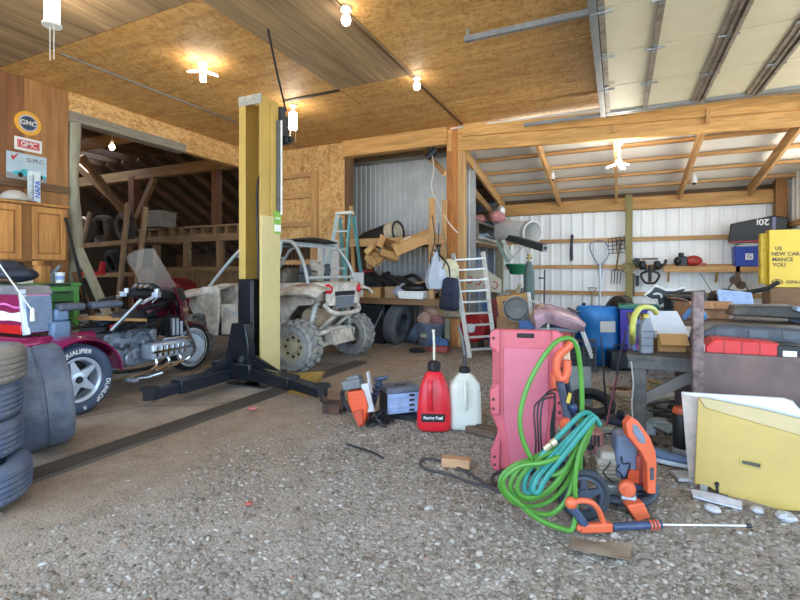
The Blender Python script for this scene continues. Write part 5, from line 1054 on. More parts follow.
b = MB(); b.box((c.x, c.y + .1, .19), (.42, .4, .38)); solo('brown_carton', b, plain('carton_brown', '7a5432', .8), 'brown carton under the black dome cover beside the blue barrel', 'box', bevel=.006)
c = at_depth(634, 330, 6.5); T = thing('purple_tote', 'purple plastic tote with a green lid behind the workbench', 'tote', (c.x + .05, c.y, 0))
L = T.location; WB(T).box((L.x, L.y, .40), (.44, .36, .78), top=(1.05, 1.05)).build('tote_body', plain('tote_purple', '4a3aa8', .4, 0, .1), T, bevel=.015)
WB(T).box((L.x, L.y, .82), (.50, .42, .06)).build('lid', plain('lid_green', '23705c', .4), T, bevel=.012)
b = MB(); b.box((L.x + .12, L.y + .8, .35), (.5, .4, .70)); solo('grey_green_bin', b, plain('bin_teal', '5d7f84', .6), 'grey green bin behind the purple tote', 'bin', bevel=.03)
c = at_ground(622, 371); T = thing('black_tool_case', 'black case with pale corner standing on the gravel by the purple tote', 'case', (c.x, c.y + .12, 0), R(20))
b = MB(); b.box((0, 0, .13), (.36, .26, .26)); b.build('case_body', black, T, bevel=.04, seg=3)
MB().box((.15, -.02, .11), (.10, .24, .20)).build('case_end', plain('case_blue', '3b4658', .5), T, bevel=.03)
b = MB(); b.tube(smoothpath([(-.1, 0, .26), (-.08, 0, .32), (.06, 0, .32), (.08, 0, .26)], 4), .012, 6); b.build('handle', black, T)
b = MB(); c = at_ground(597, 365); b.box((c.x, c.y, .02), (.22, .05, .035), (0, 0, .2)); b.box((c.x + .13, c.y + .03, .025), (.06, .04, .04), (0, 0, .2)); solo('red_handle_tool', b, plain('tool_red', 'b8403c', .5), 'red handled tool lying on gravel near the black grid crate', 'tool')
# ---------------- rear wall: tools and shelf ----------------
YW = 11.40
rust = plain('tool_rust', '5a4a42', .6, .4, .25)
p = at_y(571, 248, YW); b = MB(); b.prism([(-.02, -.32), (.045, -.28), (.04, .10), (.06, .28), (.02, .33), (-.01, .28), (-.035, -.1)], .012, Matrix(((1, 0, .0, p.x), (0, 0, -1, YW), (0, 1, 0, p.z), (0, 0, 0, 1)))); solo('hand_saw_blade', b, dark_steel, 'dark narrow blade hanging on the rear wall left of the net hoop', 'blade')
T = thing('landing_net', 'hoop landing net on a pole hanging on the rear wall girts', 'landing net', at_y(601, 300, YW))
hoop = [at_y(x, y, YW - .02) for x, y in ((600, 266), (594, 258), (590, 248), (592, 242), (598, 240), (605, 242), (609, 250), (607, 258), (600, 266))]
WB(T).tube(smoothpath(hoop, 6), .014, 6).build('hoop', plain('net_metal', '8d98a8', .4, .5), T)
WB(T).tube([at_y(600, 264, YW - .03), at_y(600, 312, YW - .03)], .02, 8).build('pole', plain('net_pole', 'c4ccd4', .4, .4), T)
b = WB(T)
for k in range(6): b.tube([at_y(592 + k * 3, 244 + abs(k - 2.5), YW - .01), at_y(599 + k * .5, 278, YW + .0)], .004, 4)
b.build('net_mesh', plain('net_mesh', '7486a6', .8), T)
T = thing('pitchfork', 'four tined pitchfork hanging upside down on the rear wall', 'pitchfork', at_y(617, 280, YW))
WB(T).tube([at_y(620, 243, YW - .04), at_y(616, 270, YW - .03)], .018, 8).build('shaft', old_z, T)
for k in range(4): x = 612 + k * 2.9; WB(T).tube(smoothpath([at_y(616, 269, YW - .03), at_y(x, 271, YW - .03), at_y(x - .5, 277, YW - .04), at_y(x - 1, 284, YW - .02)], 4), .010, 6).build('tine', rust, T)
b = WB(T); b.tube([at_y(616.5, 240, YW - .04), at_y(622.5, 240, YW - .04), at_y(621, 245, YW - .04), at_y(618, 245, YW - .04)], .012, 6, closed=True); b.build('d_handle', rust, T)
p = at_y(617, 246, YW - .0); b = MB(); M = Matrix(((1, 0, 0, p.x), (0, 0, -1, YW + .0), (0, 1, 0, p.z), (0, 0, 0, 1)))
for k in range(5): b.tube([M @ Vector((-.16 + k * .08, -.18 + .02 * k, .02)), M @ Vector((-.18 + k * .08, .16 + .02 * k, .02))], .008, 5)
for k in range(5): b.tube([M @ Vector((-.18, -.17 + k * .085, .03)), M @ Vector((.16, -.14 + k * .085, .03))], .008, 5)
solo('wire_grate', b, dark_steel, 'square wire grate hanging behind the pitchfork handle', 'grate')
T = thing('shovel', 'shovel with a d shaped handle standing against the rear wall behind the barrel', 'shovel', at_y(592, 320, 11.2))
a, e = at_y(592, 294, YW - .05), at_y(591, 320, 11.1); e = a + (e - a) * (a.z - .28) / (a.z - e.z)
WB(T).tube([a, e], .02, 8).build('shaft', grey_z, T)
b = WB(T); b.tube([a, a + Vector((-.08, 0, .14)), a + Vector((.10, 0, .14))], .015, 6, closed=True); b.build('d_handle', dark_steel, T)
b = WB(T); b.sheet(lambda u, v: e + Vector(((u - .5) * .26, -.03 * sin(u * pi), -.28 * v)), 6, 4, .006); b.build('blade', dark_steel, T)
b = MB(); a, e = at_y(612, 299, YW - .01), at_y(600, 322, 11.15); e = a + (e - a) * (a.z - .01) / (a.z - e.z); b.tube([a, e], .012, 6); solo('thin_rod', b, rust, 'thin rod leaning on the rear wall right of the shovel', 'rod')
b = MB(); b.bar(at_y(584, 303, YW - .05), at_y(581, 318, 11.1), .08, .02, (0, 1, 0)); solo('steel_strap', b, dark_steel, 'short dark steel strap leaning left of the shovel', 'strap')
p = at_y(628, 268, 11.22); b = MB(); b.tube([p + Vector((.12 * cos(a_), 0, .12 * sin(a_))) for a_ in np.linspace(0, 2 * pi, 25)[:-1]], .018, 8, closed=True); solo('rope_ring', b, plain('rope', '8d7a5a', .9), 'rope ring hanging on the treated rear post', 'ring')
for i, (px, py, w, h, lab) in enumerate(((633, 285, .06, .50, 'long dark hinge plate hung on the treated post'), (637, 262, .09, .10, 'small square bracket fixed beside the treated post'), (637.5, 281, .06, .22, 'short dark bracket below the square one'))):
    p = at_y(px, py, 11.24); b = MB(); b.box((p.x, 11.36, p.z), (w, .10, h)); b.box((p.x, 11.31, p.z + h * .4), (w * 1.3, .03, w)); solo('wall_bracket', b, rust if i == 0 else dark_steel, lab, 'bracket')
T = thing('rear_shelf', 'long pine shelf on the rear wall right of the treated post', 'shelf', (1.6, 11.2, 1.36))
b = WB(T); b.span((.85, 11.12, 1.38), (2.72, 11.41, 1.41)); b.build('shelf_board', pine_x, T)
b = WB(T); b.span((.85, 11.10, 1.30), (2.72, 11.125, 1.42)); b.build('front_lip', pine_x, T)
for x in (.95, 1.8, 2.6): b = WB(T); b.bar((x, 11.15, 1.38), (x, 11.40, 1.1), .04, .04); b.build('bracket', pine_y, T)
# hung antlers-like clamps, chain hoist, small red engine
p = at_y(650, 270, 11.2)
T = thing('hanging_clamps', 'cluster of black cast clamps hanging right of the treated post', 'clamps', p)
b = WB(T)
for sx in (-1, 1):
    b.ball(p + Vector((sx * .14, 0, .10)), (.08, .06, .1), 12, (0, 0, 0), .2); b.tube(smoothpath([p + Vector((sx * .05, 0, -.05)), p + Vector((sx * .12, 0, .08)), p + Vector((sx * .26, 0, .12)), p + Vector((sx * .3, 0, .22))], 5), .03, 7)
    b.tube(smoothpath([p + Vector((sx * .05, 0, -.02)), p + Vector((sx * .17, 0, -.1)), p + Vector((sx * .1, 0, -.26)), p + Vector((0, 0, -.28))], 5), .025, 7)
b.tube([p + Vector((0, 0, .1)), p + Vector((0, 0, -.25))], .035, 7); b.build('clamp_body', black, T)
b = WB(T); b.box(p + Vector((0, .1, .24)), (.3, .18, .03)); b.build('hook_bar', rust, T)
p = at_y(689, 262, 11.25)
T = thing('small_engine', 'small red and black engine sitting on the rear pine shelf', 'engine', (p.x, p.y, 1.41))
b = WB(T); b.box((p.x - .12, 11.25, 1.52), (.16, .16, .20)); b.cyl((p.x - .14, 11.25, 1.62), (p.x - .14, 11.25, 1.70), .05); b.ball((p.x - .2, 11.22, 1.52), (.08, .08, .1), 12); b.build('engine_block', black, T, bevel=.01)
b = WB(T); b.ball((p.x + .08, 11.25, 1.53), (.16, .09, .11), 16); b.box((p.x + .22, 11.25, 1.46), (.16, .08, .05)); b.build('red_cowl', plain('cowl_red', 'a8352c', .4), T)
p = at_y(738, 280, 11.1)
T = thing('chain_hoist', 'chain hoist with hooks hanging from the rear pine shelf', 'hoist', p)
b = WB(T); b.cyl(p + Vector((-.04, -.02, .0)), p + Vector((-.04, .08, .0)), .09); b.cyl(p + Vector((.05, -.02, -.1)), p + Vector((.05, .08, -.1)), .08); b.box(p + Vector((0, .03, .12)), (.07, .06, .3)); b.build('hoist_block', rust, T)
for sx in (-1, 1): b = WB(T); b.tube(smoothpath([p + Vector((sx * .08, 0, -.05)), p + Vector((sx * .16, 0, -.2)), p + Vector((sx * .12 + .05, 0, -.36)), p + Vector((.08, 0, -.42))], 6), .010, 6); b.build('chain', dark_steel, T)
b = MB(); b.tube([at_y(700, 273, 11.1), at_y(716, 298, 11.0)], .006, 6); b.tube([at_y(716, 298, 11.0), Vector((at_y(716, 298, 11.0).x, 11.0, .0))], .006, 6); solo('slack_cord', b, dark_steel, 'thin dark cord running down from the rear pine shelf', 'cord')
# crate and black case with white digits
p = at_y(749, 259, 11.22)
T = thing('blue_crate', 'blue plastic crate on the rear shelf under the black case', 'crate', (p.x, 11.22, 1.41))
WB(T).box((p.x, 11.22, 1.41 + .195), (.50, .30, .39), top=(1.05, 1.05)).build('crate_body', plain('crate_blue', '1c3fa0', .4, 0, .1), T, bevel=.012)
b = WB(T); M = Matrix(((1, 0, 0, p.x - .03), (0, 0, -1, 11.056), (0, 1, 0, 1.60), (0, 0, 0, 1))); b.box((p.x - .03, 11.06, 1.60), (.12, .006, .12)); b.build('white_mark', white_plastic, T)
WB(T).text('G', .11, M @ Matrix.Translation((0, 0, .001)), .001, bold=True).build('mark_letter', plain('crate_blue_deep', '17348a', .4), T, smooth=0)
b = MB(); b.box((p.x + .02, 11.22, 1.816), (.46, .2, .028)); b.box((p.x + .05, 11.2, 1.846), (.4, .22, .028)); solo('white_papers', b, [white_paint], 'pale papers sticking out between blue crate and black case', 'papers')
T = thing('black_case', 'black case with white digits on top of the blue crate', 'case', (p.x + .07, 11.12, 1.868), 0, None, rot=(0, R(2), R(-10)))
b = MB(); b.prism([(-.42, .0), (.46, .04), (.48, .46), (.25, .50), (-.40, .36)], .44, Matrix(((1, 0, 0, 0), (0, 0, 1, -.22), (0, 1, 0, 0), (0, 0, 0, 1)))); b.build('case_body', plain('case_black', '1a1a1b', .5, 0, .2), T, bevel=.02)
b = MB(); b.text('20i', .16, Matrix(((-1, 0, 0, .10), (0, 0, -1, -.222), (0, -1, 0, .385), (0, 0, 0, 1))), .002, bold=True); b.build('digits', white_plastic, T, smooth=0)
b = MB()
for k in range(7): b.box((.27, -.222, .08 + k * .055), (.05, .004, .03), (0, .5, 0))
b.span((.245, -.224, .05), (.295, -.2215, .47)); b.build('side_stripe', plain('stripe_lilac', '8a8cae', .5), T)
b = MB(); b.box((0, -.222, .02), (.8, .006, .02), (0, R(-2.6), 0)); b.build('red_piping', sred, T)
# yellow showroom sign
p = at_depth(785, 258, 7.7)
T = thing('yellow_sign', 'yellow box sign with dark lettering in the rear right corner', 'sign', (p.x, p.y, p.z - .50), R(10)); T.scale = (.86, .86, .86)
sy = plain('sign_yellow', 'c4a82c', .45, 0, .06, 3); sy2 = plain('sign_yellow_deep', 'b89c14', .5); ink = plain('sign_ink', '3c3826', .5)
MB().span((-.30, -.10, .02), (.52, .04, 1.12)).build('sign_box', sy, T, bevel=.006)
MB().span((-.41, -.02, .08), (-.29, .08, 1.06)).build('side_panel', sy2, T, bevel=.006)
M = lambda x, z: Matrix(((1, 0, 0, x), (0, 0, -1, -.104), (0, 1, 0, z), (0, 0, 0, 1)))
for s_, x, z, sz in (('US', -.15, .76, .10), ('NEW CAR', -.04, .655, .10), ('MANCE', -.085, .55, .10), ('YOU', -.14, .445, .10), ('GENLOT', .13, .12, .085)):
    MB().text(s_, sz, M(x, z), .001, bold=True).build('lettering', ink, T, smooth=0)
b = MB(); b.tube([M(-.17, .12) @ Vector((.085 * cos(a), .05 * sin(a), 0)) for a in np.linspace(0, 2 * pi, 29)[:-1]], .007, 6, closed=True); b.tube([M(-.17, .12) @ Vector((x, .0, 0)) for x in (-.05, .05)], .012, 6); b.tube([M(-.17, .12) @ Vector((.045 * cos(a), .026 * sin(a), 0)) for a in np.linspace(0, 2 * pi, 21)[:-1]], .005, 6, closed=True); b.build('emblem', ink, T)
q = T.location; b = MB(); b.box((q.x + .08, q.y + .12, (q.z + .01) / 2), (.62, .5, q.z + .005)); solo('brown_cabinet', b, plain('cabinet_brown', '6e5238', .7, 0, .25, 4), 'brown cabinet that carries the yellow sign', 'cabinet', bevel=.01)
b = MB(); a = at_depth(800, 216, 9.6); b.box((XR - .06, a.y, a.z), (.10, .18, .12)); b.cyl((XR - .12, a.y, a.z - .02), (XR - .16, a.y, a.z - .05), .05); solo('wall_socket_lamp', b, black, 'small black fixture on the right white wall above the sign', 'fixture')
# ---------------- table behind the trailer and the clutter on it ----------------
T = thing('clutter_table', 'long dark table covered with clutter behind the utility trailer', 'table', (1.6, 6.85, 0), R(0))
MB().box((0, 0, .73), (3.0, 1.9, .04)).build('table_top', old_x, T)
for sx in (-1.4, 1.4):
    for sy_ in (-.88, .88): MB().box((sx, sy_, .355), (.07, .07, .71)).build('leg', old_z, T)
T = thing('fox_head_board', 'black board outlined in white like a fox head on the clutter table', 'board', at_depth(664, 318, 7.0))
q = at_depth(664, 303, 6.6); s_ = 6.6 / F; M = Matrix(((ct, 0, st, q.x), (st, 0, -ct, q.y), (0, 1, 0, q.z), (0, 0, 0, 1)))
def fx(pts): return [((x - 664) * s_, (303 - y) * s_) for x, y in pts]
outl = [(643.5, 295), (649, 291), (653, 286), (658, 287), (664, 290), (673, 290), (683, 287.5), (684, 291), (678, 296), (672, 299), (669, 300.5), (664, 303), (658, 306.5), (656, 304), (655, 299.5), (651, 300), (646, 298)]
b = WB(T); b.prism(fx(outl), .03, M); b.build('fox_panel', plain('fox_black', '33353c', .5), T)
b = WB(T); b.tube([M @ Vector((x, y, .035)) for x, y in fx(outl)], .016, 6, closed=True); b.build('white_outline', white_plastic, T)
b = WB(T); b.tube([M @ Vector((x, y, .036)) for x, y in fx([(652, 294), (657, 293.5), (660, 295), (660, 297.5)])], .014, 6); b.build('white_brow', white_plastic, T)
b = WB(T); b.tube([M @ Vector((x, y, .036)) for x, y in fx([(665.5, 299), (667, 296), (671, 294.5)])], .012, 6); b.build('yellow_cheek', plain('cheek_yellow', 'c8b46a', .5), T)
b = WB(T); b.box(q + Vector((0, .12, (.75 - q.z) / 2 - .05)), (.5, .14, max(.05, q.z - .78))); b.build('stand', plain('stand_grey', '6a6c70', .7), T)
b = MB(); b.cyl(at_depth(668, 300, 6.2), at_depth(705, 298, 5.9), .10, n=24); solo('black_roll', b, black_rubber, 'thick black roll lying in front of the fox head board', 'roll')
b = MB(); a = at_depth(679, 307, 5.9); b.box((a.x, a.y, .75 + .13), (.28, .25, .26), (0, 0, .3)); solo('black_bucket', b, black, 'black square bucket under the thick black roll', 'bucket', bevel=.015)
for i, (px, d, w, h, rz, lab) in enumerate(((691, 5.65, .26, .19, .4, 'open cardboard box left of the rusty trailer stake'), (716, 5.6, .30, .19, -.3, 'cardboard box right of the rusty trailer stake'))):
    a = at_depth(px, 320, d); open_box('clutter_carton', lab, Vector((a.x, a.y, .752 + h / 2)), (w, .34, h), (0, 0, rz), plain('carton_tan', 'a87c58', .8))
a = at_depth(736, 320, 5.9); b = MB(); b.box((a.x, a.y, .90), (.42, .03, .34), (R(-25), .1, .35)); solo('plastic_sheet', b, plain('panel_blue', '93a6c8', .5), 'pale blue plastic sheet leaning among the boxes on the table', 'plastic sheet', bevel=.006)
a = at_depth(728, 303, 6.3); b = MB(); b.ball((a.x, a.y, .752 + .16), (.24, .2, .16), 18, (0, .2, 0), .1); b.tube([(a.x - .1, a.y, .95), (a.x + .4, a.y - .1, 1.08), (a.x + .52, a.y - .1, 1.17)], .03, 8); solo('black_helmet_bag', b, black, 'black lumpy bag with a handle behind the pale blue panel', 'bag')
a = at_depth(768, 318, 5.0); b = MB(); b.prism([(-.34, 0), (.36, -.02), (.40, .08), (.2, .12), (-.30, .10)], .42, Matrix(((1, .1, 0, a.x), (0, 0, 1, a.y), (0, 1, 0, .82), (0, 0, 0, 1)))); solo('dark_car_trim', b, plain('trim_dark', '3f3d38', .5, 0, .3, 5, '6a6255', .42), 'dark dusty car trim panel lying on top of the pile', 'trim panel', bevel=.02)
a = at_depth(795, 312, 5.0); b = MB(); b.box((a.x + .12, a.y, .752 + .05), (.22, .35, .10), (0, 0, .2)); b.box((a.x + .10, a.y - .05, .88), (.34, .34, .05), (0, .25, .1)); solo('pale_blue_box', b, plain('box_pale_blue', '9aa9c4', .5), 'pale blue box beside the dark car trim panel', 'box', bevel=.01)
a = at_depth(694, 330, 5.3); b = MB(); b.tube(smoothpath([(a.x - .1, a.y, .77), (a.x, a.y - .05, .9), (a.x + .1, a.y, .8), (a.x + .06, a.y + .05, .77), (a.x - .05, a.y + .02, .86)], 6), .03, 8); solo('coiled_blue_hose', b, plain('coil_blue', '5a7fa8', .5), 'coiled blue hose between the open box and the stake', 'hose')
# ---------------- workbench with bottles ----------------
bw = plain('bench_wood', '4a4846', .7, 0, .25, 6, '6a655e', .42)
A = at_depth(640, 360, 3.55); T = thing('workbench', 'dark wooden workbench with a diagonal brace in front of the totes', 'workbench', (A.x, A.y, 0), R(-2))
MB().box((.20, .25, .655), (.58, .60, .035)).build('bench_top', bw, T, bevel=.004)
MB().box((.20, -.03, .605), (.56, .035, .07)).build('apron', bw, T, bevel=.003)
for x, y in ((0, 0), (.44, 0), (0, .46), (.44, .46)): MB().box((x, y, .318), (.085, .07, .636)).build('leg', bw, T, bevel=.004)
b = MB(); b.bar((.03, -.005, .34), (.38, -.005, .57), .035, .075, (0, 0, 1)); b.build('brace', plain('brace_grey', '6e6862', .7, 0, .2, 6), T)
b = MB(); b.tube(smoothpath([(-.06, -.05, .62), (-.045, -.05, .45), (-.055, -.05, .3), (-.045, -.05, .06), (-.1, -.08, .01)], 5), .006, 6); b.build('cord', plain('cord_pale', 'a8a69c', .6), T)
BM = Matrix.Translation(T.location) @ T.rotation_euler.to_matrix().to_4x4(); zt = .673
def on_bench(px, py, dz=0):  # ray to the bench top plane
    return at_ground(px, py, zt + dz)
p = on_bench(646, 353)
T = thing('oil_bottle', 'silver grey oil bottle standing on the workbench corner', 'bottle', (p.x, p.y, zt), R(20))
b = MB(); b.prism([(-.045, 0), (.045, 0), (.047, .19), (.035, .235), (.016, .255), (.016, .275), (-.016, .275), (-.016, .255), (-.035, .235), (-.047, .19)], .06, Matrix(((1, 0, 0, 0), (0, 0, 1, -.03), (0, 1, 0, 0), (0, 0, 0, 1)))); b.build('bottle_body', plain('bottle_silver', '82878f', .4, .1, .1), T, bevel=.012, seg=3)
b = MB(); b.cyl((0, 0, .27), (0, 0, .30), .02); b.build('cap', plain('cap_yellow', 'c8b83a', .4), T)
for z in (.06, .12, .17): MB().box((0, -.031, z), (.09, .004, .004)).build('groove', dark_steel, T)
p = on_bench(637, 351)
T = thing('coolant_jug', 'blue grey jug with a purple label beside the silver oil bottle', 'jug', (p.x, p.y + .05, zt), R(20))
b = MB(); b.box((0, 0, .10), (.10, .12, .20)); b.box((0, 0, .225), (.08, .09, .05), top=(.6, .6)); b.build('jug_body', plain('jug_blue_grey', '6a7590', .4), T, bevel=.015, seg=3)
MB().box((.0, -.061, .07), (.075, .004, .09)).build('label', plain('label_purple', '7a5aa8', .5), T)
MB().box((.0, -.064, .04), (.05, .003, .03)).build('label_patch', plain('label_pink', 'c05a8a', .5), T)
MB().cyl((0, 0, .25), (0, 0, .275), .025).build('cap', black, T)
b = MB(); P = [on_bench(633, 348), on_bench(632.5, 330) * 0 + at_depth(632.5, 333, 3.42), at_depth(634, 318, 3.44), at_depth(639, 309, 3.48), at_depth(646, 307, 3.52), at_depth(653, 309, 3.58), at_depth(656, 313, 3.62)]
P[0].z = zt + .022
b.tube(smoothpath(P, 8), .021, 12); solo('yellow_hose', b, plain('hose_yellow', 'b4b254', .5, 0, .08), 'thick pale yellow hose arching over the oil bottles', 'hose')
p = on_bench(669, 352); open_box('bench_carton', 'open cardboard box on the workbench under the white board', Vector((p.x, p.y + .09, zt + .067)), (.20, .17, .13), (0, 0, .25), cardboard)
L = [at_depth(x, y, d) for x, y, d in ((648, 311, 3.95), (677, 311, 4.0), (690, 336, 3.72), (655, 336, 3.68))]
b = MB(); n = (L[1] - L[0]).cross(L[3] - L[0]).normalized(); b._add([v for v in L] + [v + n * .02 for v in L], [(0, 1, 2, 3), (7, 6, 5, 4), (0, 4, 5, 1), (1, 5, 6, 2), (2, 6, 7, 3), (3, 7, 4, 0)]); solo('white_board', b, plain('board_white', 'c3c6cc', .5, 0, .05), 'white board leaning over the cardboard box on the workbench', 'board')
p = on_bench(690, 350); b = MB(); b.ball((p.x, p.y + .06, zt + .06), (.07, .07, .06), 14, (0, 0, 0), .25); solo('dark_cloth', b, black_rubber, 'dark crumpled cloth at the right end of the workbench', 'cloth')
p = on_bench(684, 346); b = MB(); b.ball((p.x, p.y + .26, zt + .05), (.09, .06, .05), 12, (0, 0, .5), .2); solo('teal_wrap', b, plain('wrap_teal', '5aa0a8', .5), 'teal plastic wrap behind the box on the workbench', 'wrap')
# ---------------- utility trailer side, cases on it ----------------
A = at_depth(702, 400, 3.14); B = at_depth(804, 400, 2.93); ex = Vector((B.x - A.x, B.y - A.y, 0)).normalized(); rz = math.atan2(ex.y, ex.x)
T = thing('utility_trailer', 'rusty brown steel trailer side panel with a tall stake post', 'trailer', (A.x, A.y, 0), rz)
rusty = plain('rusty_plate', '6e5a54', .55, .3, .25, 2.5, '4a3c44', .42); rusty2 = plain('rusty_stake', '5a4640', .7, .3, .35, 14, '8d7a78', .5)
MB().span((-.02, 0, .12), (1.7, .03, .757)).build('side_panel', rusty, T, bevel=.004)
MB().span((-.02, 0, .10), (1.7, 1.0, .13)).build('floor', rusty, T)
MB().span((.0, .05, .665), (1.7, .98, .70)).build('load_deck', old_x, T)
MB().span((-.02, .97, .12), (1.7, 1.0, .70)).build('far_side_panel', rusty, T)
b = MB(); b.span((-.055, -.01, .01), (.01, .05, 1.17)); b.build('stake_post', rusty2, T, bevel=.008)
b = MB(); b.span((1.66, -.01, .01), (1.72, .05, .72)); b.build('stake_post', rusty2, T, bevel=.008)
TM = Matrix.Translation(T.location) @ T.rotation_euler.to_matrix().to_4x4()
w = thing('red_tool_case', 'red tool case with black end and white label lying on the trailer', 'tool case', TM @ Vector((.33, .14, .702)), rz); w.scale = (.9, .9, .9)
b = MB(); b.prism([(-.33, 0), (.12, 0), (.12, .15), (-.27, .165), (-.34, .10)], .22, Matrix(((1, 0, 0, 0), (0, 0, 1, -.11), (0, 1, 0, 0), (0, 0, 0, 1)))); b.build('case_body', plain('case_red', 'c22a2c', .4, 0, .12, 6), w, bevel=.012)
b = MB()
b.bm.free()
for x in (-.22, -.11, .0): MB().span((x, -.113, .01), (x + .006, -.108, .15)).build('seam', plain('case_red_dark', '8c1c22', .4), w)
MB().span((.10, -.115, .0), (.27, .11, .14)).build('black_end', black, w, bevel=.012)
MB().span((.135, -.119, .05), (.215, -.114, .10)).build('label', white_plastic, w)
MB().span((-.36, -.10, .03), (-.33, .09, .11)).build('clear_end', plain('end_pale', 'b8a8b0', .3), w, bevel=.008)
w2 = thing('grey_tool_case', 'long dark grey moulded case behind the red tool case', 'tool case', TM @ Vector((.40, .42, .702)), rz + R(3), rot=(0, 0, rz + R(3))); w2.scale = (.9, .9, .8)
b = MB(); b.prism([(-.42, .02), (.42, .02), (.44, .17), (.34, .26), (-.30, .27), (-.42, .19)], .30, Matrix(((1, 0, 0, 0), (0, 0, 1, -.15), (0, 1, 0, 0), (0, 0, 0, 1)))); b.box((0, 0, .02), (.8, .28, .04)); b.build('case_body', plain('case_grey', '42474e', .5, 0, .15), w2, bevel=.02)
for x in (-.24, -.02, .2): MB().box((x, -.152, .20), (.13, .008, .07)).build('moulded_panel', plain('case_grey_light', '4f555d', .5), w2, bevel=.003)
b = MB(); b.tube(smoothpath([(-.34, -.15, .17), (-.40, -.18, .14), (-.40, -.18, .1), (-.34, -.15, .06)], 4), .012, 6); b.build('handle', black, w2)
b = MB(TM); b.box((.95, .3, .702 + .14), (.3, .4, .28), (0, 0, .2)); b.box((.93, .3, .702 + .285), (.26, .36, .012), (0, 0, .2)); solo('brown_bin', b, plain('bin_brown', '7a6a58', .7), 'brown box at the far end of the trailer behind the red case', 'box', bevel=.01)
# ---------------- yellow panel, silver panel, papers ----------------
def plane_pts(pts, P0, n): 
    out = []
    for px, py in pts:
        d = at_depth(px, py, 1.0) - Vector((0, 0, CH)); o = Vector((0, 0, CH)); out.append(o + d * ((P0 - o).dot(n) / d.dot(n)))
    return out
def slab(pts, P0, n, th, name, m_, parent, **k):
    q = plane_pts(pts, P0, n); b = WB(parent); kx = len(q); b._add(list(q) + [v - n * th for v in q], [tuple(range(kx)), tuple(range(2 * kx - 1, kx - 1, -1))] + [(i, kx + i, kx + (i + 1) % kx, (i + 1) % kx) for i in range(kx)]); return b.build(name, m_, parent, **k)
P0, P1 = at_ground(694, 487), at_ground(800, 513); e = (P1 - P0).normalized(); n = Vector((e.y, -e.x, .16)).normalized()
ypan = plain('panel_yellow', 'b79c50', .42, 0, .08, 3); ypan2 = plain('panel_tan', 'bca878', .45, 0, .07, 3)
T = thing('yellow_car_panel', 'yellow car body panel with a recessed slot handle leaning on the trailer', 'car panel', P0)
slab([(698, 397), (705, 407.5), (760, 424), (862, 452), (862, 520), (800, 511.5), (770, 509.5), (745, 505.5), (716, 492), (710, 487.5), (694, 484)], P0, n, .025, 'panel', ypan, T, bevel=.006)
n2 = Vector((e.y, -e.x, .55)).normalized(); Q0 = plane_pts([(704, 408)], P0, n)[0]
slab([(698, 396.5), (760, 409), (862, 434), (862, 453), (760, 424.5), (705, 408)], P0 + n * .002, n, .028, 'upper_band', ypan2, T, bevel=.006)
slab([(739.5, 457.5), (761, 462), (763, 465), (761, 470), (741, 465), (738.5, 461)], P0 + n * .006, n, .01, 'handle_recess', plain('recess_yellow', 'b8a050', .45), T, bevel=.003)
slab([(742, 460), (760.5, 464), (760.5, 468), (742, 463.5)], P0 + n * .009, n, .01, 'handle_slot', plain('slot_dark', '4a4436', .6), T)
b = WB(T); q = plane_pts([(717, 484), (717.5, 493)], P0 + n * .004, n); b.tube(q, .008, 8); b.ball(q[0], .013, 10); b.build('key_slot', black, T)
slab([(700, 484), (708, 486), (707, 492), (700, 491)], P0 + n * .003, n, .01, 'grey_corner', plain('corner_grey', '8e8c84', .5), T)
S0 = P0 - n * .08
T = thing('silver_car_panel', 'silver grey panel standing behind the yellow car panel', 'car panel', S0)
slab([(681, 391.5), (783, 397.5), (793, 401), (800, 409), (860, 425), (862, 515), (690, 484)], S0, n, .02, 'panel', plain('panel_silver', 'b9bcc0', .3, .4, .06), T, bevel=.006)
slab([(681.5, 393), (699, 397), (697, 487), (689, 483)], S0 + n * .004, n, .01, 'tan_edge', plain('edge_tan', 'b7a89c', .5), T)
T = thing('white_sheet', 'strip of white sheet lying on the gravel under the yellow panel', 'sheet', at_ground(715, 497))
q = [at_ground(x, y, .012) for x, y in ((691, 489), (718, 494), (742, 501.5), (742, 508.5), (715, 502), (693, 496))]; b = WB(T); kx = 6; b._add(q + [v - Vector((0, 0, .008)) for v in q], [tuple(range(6)), tuple(range(11, 5, -1))] + [(i, 6 + i, 6 + (i + 1) % 6, (i + 1) % 6) for i in range(6)]); b.build('sheet_surface', plain('sheet_blue_white', 'c8ccdc', .5), T)
q = at_ground(683, 478); b = MB(); b.box((q.x, q.y, .012), (.10, .12, .02), (0, 0, .3)); solo('grey_scrap', b, plain('scrap_grey', 'a9a9a8', .6), 'grey scrap piece on the gravel left of the yellow panel', 'scrap')
# ---------------- red and white fuel jugs, toolbox, saw ----------------
p = at_ground(431, 430); jr = plain('jug_red', 'cf2430', .35, 0, .12, 4)
T = thing('red_fuel_jug', 'red plastic fuel jug with black cap and pale filler hose', 'fuel jug', (p.x, p.y + .07, 0), R(22))
def jugbody(b, w, d, prof):
    """rounded-rectangle section swept up through (z, width factor, depth factor)"""
    k = 28
    def fn(u, v):
        i = u * (len(prof) - 1); j = min(int(i), len(prof) - 2); f_ = i - j; z, a, c_ = [prof[j][q] * (1 - f_) + prof[j + 1][q] * f_ for q in range(3)]
        t = 2 * pi * v; s, c = sin(t), cos(t); pw = lambda x: math.copysign(abs(x) ** .55, x); return Vector((w / 2 * a * pw(c), d / 2 * c_ * pw(s), z))
    b.sheet(fn, (len(prof) - 1) * 2, k)
b = MB(); jugbody(b, .285, .24, [(.0, 0, 0), (.0, .9, .9), (.02, 1, 1), (.13, 1.0, 1), (.26, .93, .95), (.36, .80, .82), (.45, .52, .52), (.475, .34, .34), (.48, .30, .30), (.48, 0, 0)]); bod = b.build('jug_body', jr, T, smooth=60)
